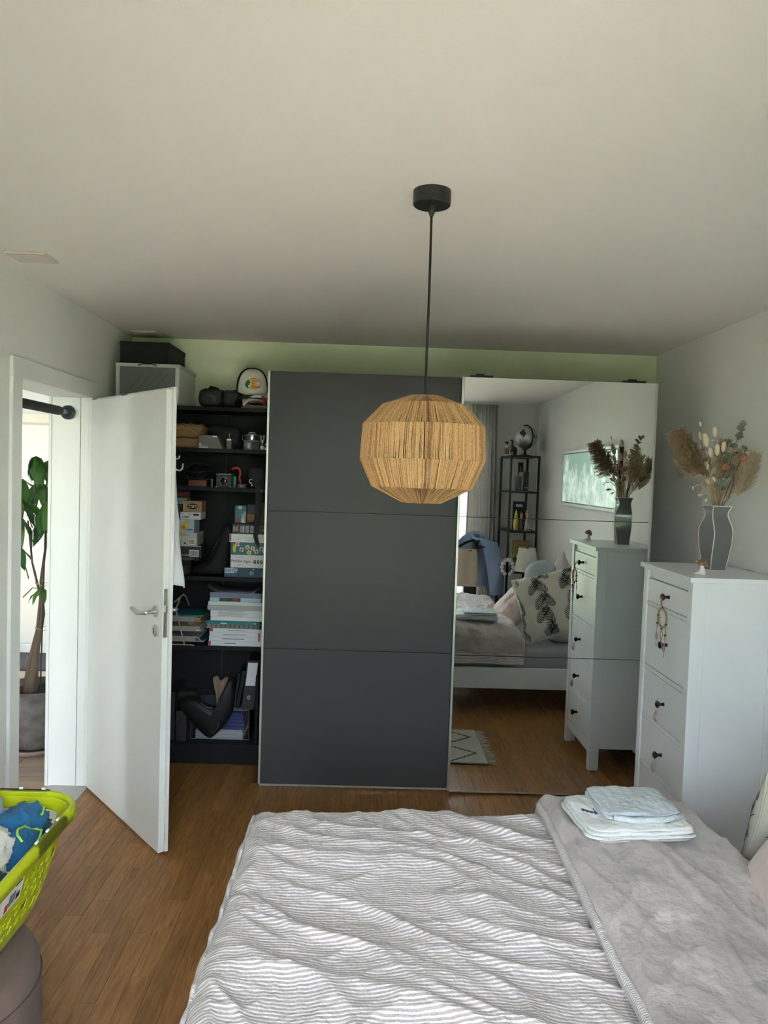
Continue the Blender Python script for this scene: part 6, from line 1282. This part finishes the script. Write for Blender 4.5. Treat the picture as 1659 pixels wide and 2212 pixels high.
_t.links.new(_t.nodes['Principled BSDF'].outputs[0], _ms.inputs[1]); _t.links.new(_tl.outputs[0], _ms.inputs[2]); _t.links.new(_ms.outputs[0], _t.nodes['Material Output'].inputs[0])
MB().grid(scf_, 90, 20).build('voile', SHEER, sc_, smooth=True)
MB().box(-.12, .12, -.006, .006, 2.400, 2.42).build('heading_tape', SHEER, sc_, smooth=False)
# etagere
EX0, EX1, EY0, EY1 = 1.345, 1.612, .155, .69
et = thing('etagere', 'slim black metal shelf tower in the corner with a globe on top', 'shelf', ((EX0+EX1)/2, (EY0+EY1)/2, 0)); ew, ed = (EX1-EX0)/2, (EY1-EY0)/2
for a in (-1, 1):
    for b in (-1, 1): MB().box(a*ew-.010, a*ew+.010, b*ed-.010, b*ed+.010, 0, 1.915).build('post', BLACKM, et, bevel=.001)
EZ = (1.915, 1.572, 1.192, .80, .42, .08)
for z in EZ: s_ = MB().box(-ew+.010, ew-.010, -ed-.008, -ed+.008, z-.018, z).box(-ew+.010, ew-.010, ed-.008, ed+.008, z-.018, z).box(-ew-.008, -ew+.008, -ed+.010, ed-.010, z-.018, z).box(ew-.008, ew+.008, -ed+.010, ed-.010, z-.018, z).build('shelf_frame', BLACKM, et, smooth=False); MB().box(-ew+.008, ew-.008, -ed+.008, ed-.008, z-.008, z-.001).build('shelf', mat('smoked_shelf', (.05,.053,.055), .3), s_, smooth=False)
ez = lambda i: EZ[i]+.0005
# globe
gx, gz = mx(*Y1(607,570), .42)
gl = thing('globe', 'silver globe with dark continents on a black stand', 'globe', (gx, .42, ez(0))); GZ = gz-ez(0); GR = .112
def globe_mat():
    m = mat('globe_silver', (.55,.55,.56), .28, metal=.75, var=0); t = m.node_tree; b = t.nodes['Principled BSDF']; L = t.links.new
    tc = t.nodes.new('ShaderNodeTexCoord'); nz = t.nodes.new('ShaderNodeTexNoise'); nz.inputs['Scale'].default_value = 9.5; nz.inputs['Detail'].default_value = 6; L(tc.outputs['Object'], nz.inputs[0])
    cr = t.nodes.new('ShaderNodeValToRGB'); e = cr.color_ramp.elements; e[0].position = .545; e[0].color = (.60,.60,.61,1); e[1].position = .56; e[1].color = (.06,.06,.065,1); L(nz.outputs[0], cr.inputs[0]); L(cr.outputs[0], b.inputs['Base Color']); return m
MB().ball((0,0,GZ), GR, 40, 24).build('sphere', globe_mat(), gl)
MB().tube([(.35*GR*sin(a)*0+(GR+.008)*cos(a)*.40, (GR+.008)*cos(a)*.92, GZ+(GR+.008)*sin(a)) for a in [-pi/2-.35+(pi+.7)*k/28 for k in range(29)]], .006, 8).build('meridian_arm', BLACKM, gl)
MB().lathe([(0,0),(.075,0),(.075,.008),(.02,.016),(.012,.03),(.010,GZ-GR-.006),(0,GZ-GR-.006)], n=32, caps=False).build('stand', BLACKM, gl, smooth='auto')
# spray bottle
x0, x1, z0, z1 = mrect(Y1, 447, 600, 488, 700, .60); t = thing('spray_bottle', 'printed spray bottle beside the globe', 'bottle', ((x0+x1)/2, .60, ez(0))); r = (x1-x0)/2*.9; h = z1-z0
MB().lathe([(0,0),(r,0),(r,h*.62),(r*.55,h*.72),(r*.4,h*.78),(0,h*.78)], n=20, caps=False).build('bottle', mat('bottle_cream', (.55,.50,.42), .4), t, smooth='auto'); MB().lathe([(r*1.02,h*.08),(r*1.02,h*.56)], n=20, caps=False).build('label', mat('label_pattern', (.30,.08,.05), .6, var=.9, vscale=90, vcol=(.02,.02,.02)), t)
MB().box(-r*.35, r*.35, -r*.35, r*.35, h*.78, h*.92).box(-r*.9, r*.5, -r*.3, r*.3, h*.90, h).build('trigger', BLACK, t, bevel=.001)
# green plush
x0, z0 = mx(*Y1(520,690), .5); t = thing('green_toy', 'small green long necked toy behind the globe', 'toy', (x0-.008, .52, ez(0))); GT = mat('green_toy', (.02,.15,.05), .7); KT = mat('dark_toy', (.012,.015,.02), .6)
MB().ball((0,0,.045), (.035,.03,.045), 16, 12).build('toy_body', KT, t); MB().tube([(-.005,0,.08),(-.02,.005,.105),(-.012,.01,.13),(-.02,.012,.142)], [.014,.011,.009,.007], 10).build('neck', GT, t); MB().ball((-.026,.012,.146), (.015,.010,.009), 12, 8).build('head', GT, t); MB().tube([(-.02,.02,.07),(-.045,.03,.085),(-.055,.03,.075)], [.009,.007,.004], 8).build('arm', GT, t)
for s in (-1, 1): MB().ball((s*.02,.02,.010), (.012,.02,.010), 10, 8).build('foot', GT, t)
t = thing('peach_toy', 'tiny peach figure at the foot of the globe', 'figurine', (mx(*Y1(505,690), .62)[0], .63, ez(0))); MB().lathe([(0,0),(.010,0),(.011,.008),(.008,.018),(0,.02)], n=14, caps=False).build('body', mat('peach', (.5,.25,.17), .6), t); MB().ball((0,0,.026), .0085, 12, 8).build('head', mat('peach', (.5,.25,.17), .6), t)
# second tier
x0, x1, z0, z1 = mrect(Y1, 480, 880, 526, 952, .62); t = thing('duck_figure', 'white duck figurine with an orange bill on the shelf tower', 'figurine', ((x0+x1)/2, .60, ez(1))); DKW = mat('duck_white', (.70,.72,.72), .5); s_ = (x1-x0)/2
MB().ball((0,0,.035), (s_,.03,.035), 18, 12).build('body', DKW, t); MB().tube([(-s_*.3,0,.05),(-s_*.4,0,.075),(-s_*.5,0,.085)], [.013,.011,.012], 10).build('neck', DKW, t); MB().ball((-s_*.5,0,.088), .014, 12, 8).build('head', DKW, t); MB().ball((-s_-.008,.0,.012), (.018,.010,.007), 10, 8).build('bill', P_OR, t)
for i, (u0, u1, v0, m, lb) in enumerate(((545,572,848,mat('spine_grey',(.11,.11,.115),.6),'dark grey book on the second tier, left of the trio'),(573,592,818,mat('spine_pale',(.36,.36,.36),.6),'pale grey book in the middle of the trio'),(594,632,812,mat('spine_green',(.035,.05,.048),.6),'thick dark green book at the right of the trio'))):
    x0, x1, z0, z1 = mrect(Y1, u0, v0, u1, 958, .56); w = (x1-x0)/2; h = z1-z0; t = thing('book', lb, 'book', ((x0+x1)/2, .49, ez(1)), group='books standing on the shelf tower'); MB().box(-w, w, -.07, .075, 0, h).build('cover', m, t, bevel=.0015); MB().box(-w+.002, w-.002, -.072, .07, .003, h+.0005).build('pages', PAPER, t, smooth=False); MB().box(-w*.7, w*.7, .0748, .0755, h*.15, h*.22).build('spine_band', P_G, t, smooth=False)
x0, x1, z0, z1 = mrect(Y1, 560, 756, 602, 848, .36); t = thing('postcard', 'dark postcard propped behind the books on the tower', 'card', ((x0+x1)/2, .30, ez(1)), rot=(rad(6), 0, 0)); w = (x1-x0)/2; MB().box(-w, w, -.001, .001, 0, z1-ez(1)).build('card', P_K, t, smooth=False); MB().box(-w*.3, w*.25, .0011, .0018, (z1-ez(1))*.35, (z1-ez(1))*.85).build('card_figure', mat('card_skin', (.35,.24,.18), .6), t, smooth=False)
# third tier
x0, x1, z0, z1 = mrect(Y1, 508, 1050, 618, 1235, .42); t = thing('picture_book', 'upright dark blue picture book on the third tier', 'book', ((x0+x1)/2, .40, ez(2))); w = (x1-x0)/2; h = z1-ez(2); MB().box(-w, w, -.008, .008, 0, h).build('cover', mat('night_blue', (.02,.03,.10), .5, var=.5, vscale=60), t, bevel=.001); MB().box(-w+.002, w-.002, -.006, .006, .002, h+.001).build('pages', PAPER, t, smooth=False); MB().box(-w*.9, w*.1, .0082, .0095, h*.25, h*.8).build('cover_print', P_K, t, smooth=False); MB().box(-w*.6, w*.35, .0096, .0105, h*.80, h*.90).build('title_band', WHITE, t, smooth=False)
x0, x1, z0, z1 = mrect(Y1, 490, 1070, 506, 1235, .46); t = thing('slim_book', 'slim cream book at the left of the blue picture book', 'book', ((x0+x1)/2-.004, .44, ez(2))); MB().box(-.009, .009, -.06, .06, 0, z1-ez(2)).build('cover', mat('cream_spine', (.5,.47,.4), .6), t, bevel=.001); MB().box(-.007, .007, -.062, .058, .002, z1-ez(2)+.0005).build('pages', PAPER, t, smooth=False)
x0, x1, z0, z1 = mrect(Y1, 512, 1110, 562, 1238, .62); t = thing('yellow_figure', 'yellow pear shaped figurine on the third tier', 'figurine', ((x0+x1)/2, .61, ez(2))); r = (x1-x0)/2*.85; h = z1-ez(2); YF = mat('soft_yellow', (.62,.55,.16), .6)
MB().lathe([(0,0),(r*.8,0),(r,h*.15),(r*1.02,h*.35),(r*.8,h*.6),(r*.62,h*.8),(r*.3,h*.93),(r*.1,h),(0,h)], n=20, caps=False).build('body', YF, t)
for s in (-1, 1): MB().ball((s*r*1.05,.0,h*.45), (r*.3,r*.25,r*.2), 10, 8).build('arm', YF, t); MB().ball((s*r*.3,r*.62,h*.66), .003, 8, 6).build('eye', INK, t)
for i, (u0, u1, v0, m, hm_, lb) in enumerate(((555,597,1116,mat('doll_brown',(.20,.13,.11),.6),mat('doll_hair',(.08,.04,.02),.6),'left doll figurine of the little pair'),(590,638,1112,mat('doll_cream',(.60,.55,.48),.6),mat('doll_hair2',(.35,.20,.12),.6),'right doll figurine in a cream dress'))):
    x0, x1, z0, z1 = mrect(Y1, u0, v0, u1, 1240, .63); t = thing('doll_figurine', lb, 'figurine', ((x0+x1)/2+.004, .60+.03*i, ez(2)), group='doll figurines on the tower'); h = z1-ez(2); r = (x1-x0)/2
    MB().lathe([(0,0),(r*.95,0),(r*.9,h*.1),(r*.5,h*.45),(r*.4,h*.58),(0,h*.6)], n=18, caps=False).build('dress', m, t); MB().ball((0,0,h*.76), (r*.62,r*.6,h*.2), 16, 12).build('head', mat('doll_skin', (.58,.38,.30), .6), t); MB().ball((0,-r*.1,h*.82), (r*.68,r*.62,h*.19), 16, 12).build('hair', hm_, t)
    for s in (-1, 1): MB().tube([(s*r*.4,.0,h*.52),(s*r*.8,.01,h*.36)], [.005,.004], 8).build('arm', m, t)
t = thing('toy_cart', 'low black toy cart under the doll figurines', 'toy', (mx(*Y1(625,1235), .665)[0], .655, ez(2)));  MB().box(-.014, .014, -.010, .010, .005, .016).build('cart_body', P_K, t, bevel=.001)
for s in (-1, 1): MB().tube([(s*.008,-.011,.006),(s*.008,.011,.006)], .006, 10).build('wheel', STEEL, t)
# fourth tier
x0, x1, z0, z1 = mrect(Y1, 596, 1347, 716, 1560, .40); t = thing('yellow_sheet', 'yellow printed sheet in a frame on the fourth tier', 'frame', (min((x0+x1)/2, EX1-.07), .34, ez(3)), rot=(rad(5), 0, 0)); w = .085; h = z1-ez(3); MB().box(-w, w, -.004, .004, 0, h).build('frame_board', mat('ochre_board', (.48,.33,.10), .6), t, bevel=.001); MB().box(-w*.86, w*.86, .0042, .0052, h*.06, h*.94).build('sheet', mat('yellow_sheet', (.66,.50,.22), .7), t, smooth=False)
mb = MB()
for k in range(7): mb.box(-w*.7, w*(.7-.15*(k % 3)), .0054, .0058, h*(.82-.1*k), h*(.835-.1*k))
mb.build('print_lines', INK, t, smooth=False, kind='stuff')
x0, x1, z0, z1 = mrect(Y1, 556, 1345, 606, 1480, .34); t = thing('mauve_card', 'mauve card half hidden behind the yellow sheet', 'card', (x0+.035, .29, ez(3)), rot=(rad(4), 0, 0)); MB().box(-.035, .035, -.003, .003, 0, z1-ez(3)).build('card', mat('mauve_card', (.32,.22,.21), .7), t, bevel=.001); MB().box(-.012, .012, .0032, .004, (z1-ez(3))*.55, (z1-ez(3))*.85).build('card_mark', INK, t, smooth=False)
x0, z0 = mx(*Y1(522,1415), .55); t = thing('green_frog', 'round green toy on the fourth tier of the tower', 'toy', (x0+.006, .55, ez(3))); GR_ = mat('frog_green', (.12,.25,.05), .5); MB().ball((0,0,.05), (.036,.036,.05), 18, 12).build('body', GR_, t); MB().ball((0,.012,.115), (.028,.028,.026), 16, 10).build('head', GR_, t)
for s in (-1, 1): MB().ball((s*.015,.025,.135), .009, 10, 8).build('eye', WHITE, t); MB().ball((s*.03,.02,.012), (.012,.02,.012), 10, 8).build('foot', GR_, t)
# bubble headband hangs on the front post
hx_, hz_ = mx(*Y2(472,432), .715); hb_ = thing('bubble_headband', 'white puffy bubble headband hanging on the shelf tower', 'headband', (hx_, .716, hz_-.085)); WP = mat('white_terry', (.78,.80,.82), .9, bump=.4, bscale=200)
for k in range(11): a = pi*1.5-.5-(2*pi-1.0)*k/10+0; MB().ball((.055*cos(a), 0, .085+.072*sin(a)), (.0195,.015,.0195), 14, 10).build('puff', WP, hb_)
t = thing('text_frame', 'small dark frame with white writing on the tower', 'frame', (mx(*Y2(508,520), .62)[0]+.01, .60, EZ[4]+.0005), rot=(rad(4), 0, 0)); MB().box(-.045, .045, -.006, .006, 0, .16).build('frame', P_K, t, bevel=.002); MB().box(-.036, .036, .0062, .007, .012, .148).build('sheet', mat('sage_sheet', (.22,.26,.25), .7), t, smooth=False)
# bedside table and lamp
nt = thing('bedside_table', 'small white bedside table under the lamp', 'table', (1.56, .855, 0)); MB().box(-.13, .13, -.12, .12, .44, .46).build('table_top', FURNW, nt, bevel=.002)
for a in (-1, 1):
    for b in (-1, 1): MB().box(a*.11-.015, a*.11+.015, b*.10-.015, b*.10+.015, 0, .44).build('leg', FURNW, nt, bevel=.002)
MB().box(-.095, .095, -.10, .10, .36, .438).build('apron', FURNW, nt, smooth=False)
x0, x1, z0, z1 = mrect(Y2, 525, 290, 705, 460, .86); lp = thing('table_lamp', 'table lamp with a white pleated shade and wooden foot', 'lamp', ((x0+x1)/2, .86, .4605)); zl = z0-.4605; zh = z1-.4605; R1 = (x1-x0)/2; R0 = (mx(*Y2(675,290), .86)[0]-mx(*Y2(555,290), .86)[0])/2
rings = []
for q in (0, .5, 1): rings.append([((R1+(R0-R1)*q)*(1+.012*(-1)**k)*cos(2*pi*k/72), (R1+(R0-R1)*q)*(1+.012*(-1)**k)*sin(2*pi*k/72), zl+(zh-zl)*q) for k in range(72)])
MB().loft(rings, caps=False).build('lamp_shade', mat('pleated_white', (.78,.77,.72), .85), lp, smooth=False, solid=.002)
MB().lathe([(0,0),(.06,0),(.062,.008),(.055,.02),(.018,.03),(.016,zl*.6),(.020,zl*.7),(.014,zl),(.008,zl+.05),(0,zl+.05)], n=24, caps=False).build('lamp_foot', mat('light_wood', (.45,.30,.17), .6), lp, smooth='auto'); MB().ball((0,0,zl+.09), (.028,.028,.038), 14, 10).build('bulb', mat('opal_bulb', (.75,.72,.66), .3), lp)
MB().lathe([(0,zh-.012),(.012,zh-.012),(.012,zh),(0,zh+.004)], n=12, caps=False).build('finial', P_K, lp)
# clothes valet with shirt and trousers
vy = .62; vx = mx(*Y2(240,300), vy)[0]; va = thing('clothes_valet', 'black clothes valet stand with a small round tray', 'valet stand', (vx, vy, 0))
MB().box(-.16, .16, -.14, .14, 0, .025).build('base', P_K, va, bevel=.004); MB().tube([(0,-.02,.02),(0,-.02,1.02)], .013, 12).build('pole', BLACKM, va); tp = mx(*Y2(262,275), vy)
MB().lathe([(0,0),(.052,0),(.056,.010),(.052,.014),(.048,.005),(0,.005)], n=28, caps=False, c=(.03,.03,tp[1]-.01)).build('tray', P_K, va, smooth='auto'); MB().tube([(0,-.02,tp[1]-.03),(.03,.03,tp[1]-.012)], .008, 8).build('tray_arm', BLACKM, va)
MB().tube([(.0,-.02,1.02),(-.02,-.02,1.09),(-.10,-.02,1.06),(-.20,-.02,1.0)], .012, 8).tube([(.0,-.02,1.02),(.02,-.02,1.09),(.10,-.02,1.06),(.18,-.02,1.0)], .012, 8).build('hanger', BLACKM, va)
MB().tube([(-.25,.03,mx(*Y2(150,300), vy)[1]-.012),(.01,.03,mx(*Y2(150,300), vy)[1]-.012)], .007, 8).build('trouser_bar', BLACKM, va)
MB().box(-.10, .02, -.10, -.085, .36, .62).build('back_board', P_K, va, bevel=.003)
SHB = mat('pale_blue_shirt', (.30,.40,.62), .85, bump=.2, bscale=220)
sh_ = thing('blue_shirt', 'light blue shirt draped over the clothes valet', 'clothing', (vx, vy, .55)); zS = mx(*Y2(240,168), vy)[1]
cx0, cx1 = mx(*Y2(95,200), vy)[0]-vx-.03, mx(*Y2(392,240), vy)[0]-vx
def shf(u, v):        # front half is open at the collar; body hangs behind the pole
    x = cx0+(cx1-cx0)*u; sl = 1-abs(u-.5)*2; top = zS-.55-.15*(1-sl)**1.7*1.0; z = top-(top-(.62-.55))*v; return (x*(1-.12*v*(1-u)), -.075+.020*sin(u*17+v*2)+.012*N(u*4, v*4, 2)-.03*v, z)
MB().grid(shf, 40, 24).build('shirt_back', SHB, sh_, smooth=True, solid=.003)
def shs(u, v):        # right front and sleeve side
    x = cx1-.10*(1-v)*(1-u)-.075*(1-u)+.02*v; z = zS-.55-.10-.0*u-(.55)*v+.05*(1-u)*(1-v); return (x+.03*sin(v*3)+.05*v*u, .02+.035*sin(u*pi)+.015*sin(v*9+u*4), max(.02, z))
MB().grid(shs, 16, 30).build('sleeve', SHB, sh_, smooth=True, solid=.02)
MB().tube([(.045*cos(a)+.005, -.03+.045*sin(a), zS-.55-.015-.03*(1+sin(a))*.9) for a in [2*pi*k/24 for k in range(24)]], .014, 8, loop=True).build('collar', mat('pale_blue_collar', (.36,.46,.66), .85), sh_)
tz0 = mx(*Y2(150,300), vy)[1]; tr_ = thing('beige_trousers', 'beige trousers folded over the bar of the valet', 'clothing', (vx-.12, vy+.03, .60))
def trf(u, v):
    x = -.13+.26*u; s = v*2-1; z = (tz0-.60)-abs(s)**1.0*(tz0-.64 if s > 0 else .22)+.010*(1-abs(s)); return (x+.008*sin(v*9), (.018 if s > 0 else -.018)*min(1, abs(s)*8)+.006*sin(u*12+v*4), max(0, z))
MB().grid(trf, 20, 40).build('trouser_legs', mat('beige_chino', (.58,.48,.37), .9, bump=.15, bscale=250), tr_, smooth=True, solid=.004); MB().box(-.13, .13, .022, .026, tz0-.60-.10, tz0-.60-.096).build('crease_seam', mat('beige_seam', (.5,.4,.3), .9), tr_, smooth=False)
# rug in front of the bed, out at the right of the bed foot
rg = thing('rug', 'cream woven rug with a black diamond pattern and tassels', 'rug', (.40, 3.29, .0005)); RM = mat('cream_wool', (.58,.56,.49), .95, bump=.8, bscale=120); BKW = mat('black_wool', (.015,.015,.017), .95, bump=.8, bscale=160)
MB().grid(lambda u, v: (-.68+1.03*u, -.295+.59*v, .009+.0015*N(u*14, v*9, 2)), 60, 36).build('rug_pile', RM, rg, smooth=True, solid=.008)
dm = MB()
def seg(a, b, w=.011):
    a, b = Vector((*a, 0)), Vector((*b, 0)); d = (b-a).normalized(); n = Vector((-d.y, d.x, 0)); k = 14
    for s in range(k): 
        p, q = a.lerp(b, s/k), a.lerp(b, (s+1)/k); j = .003*((s % 2)*2-1); dm.add([p+n*(w+j)*.5+Vector((0,0,.0152)), p-n*(w-j)*.5+Vector((0,0,.0152)), q-n*(w-j)*.5+Vector((0,0,.0152)), q+n*(w+j)*.5+Vector((0,0,.0152))], [(0,1,2,3)])
for i in range(3):
    xc = .30-.36*i
    for yc in (-.145, .145):
        for sx_ in (1, -1):
            if i == 2 and sx_ < 0: continue
            tip = (xc if sx_ > 0 else xc-.36, yc); seg((xc-.18, yc-.145), tip); seg((xc-.18, yc+.145), tip)
dm.build('diamond_pattern', BKW, rg, smooth=False)
r = random.Random(6)
for k in range(30):
    y_ = -.285+.57*k/29; l = .05+.025*r.random(); dy = r.uniform(-.018,.018)
    MB().tube([(.348, y_, .008), (.348+l*.5, y_+dy*.4, .007), (.348+l, y_+dy, .004)], [.003,.0035,.0022], 5).build('tassel', RM, rg)
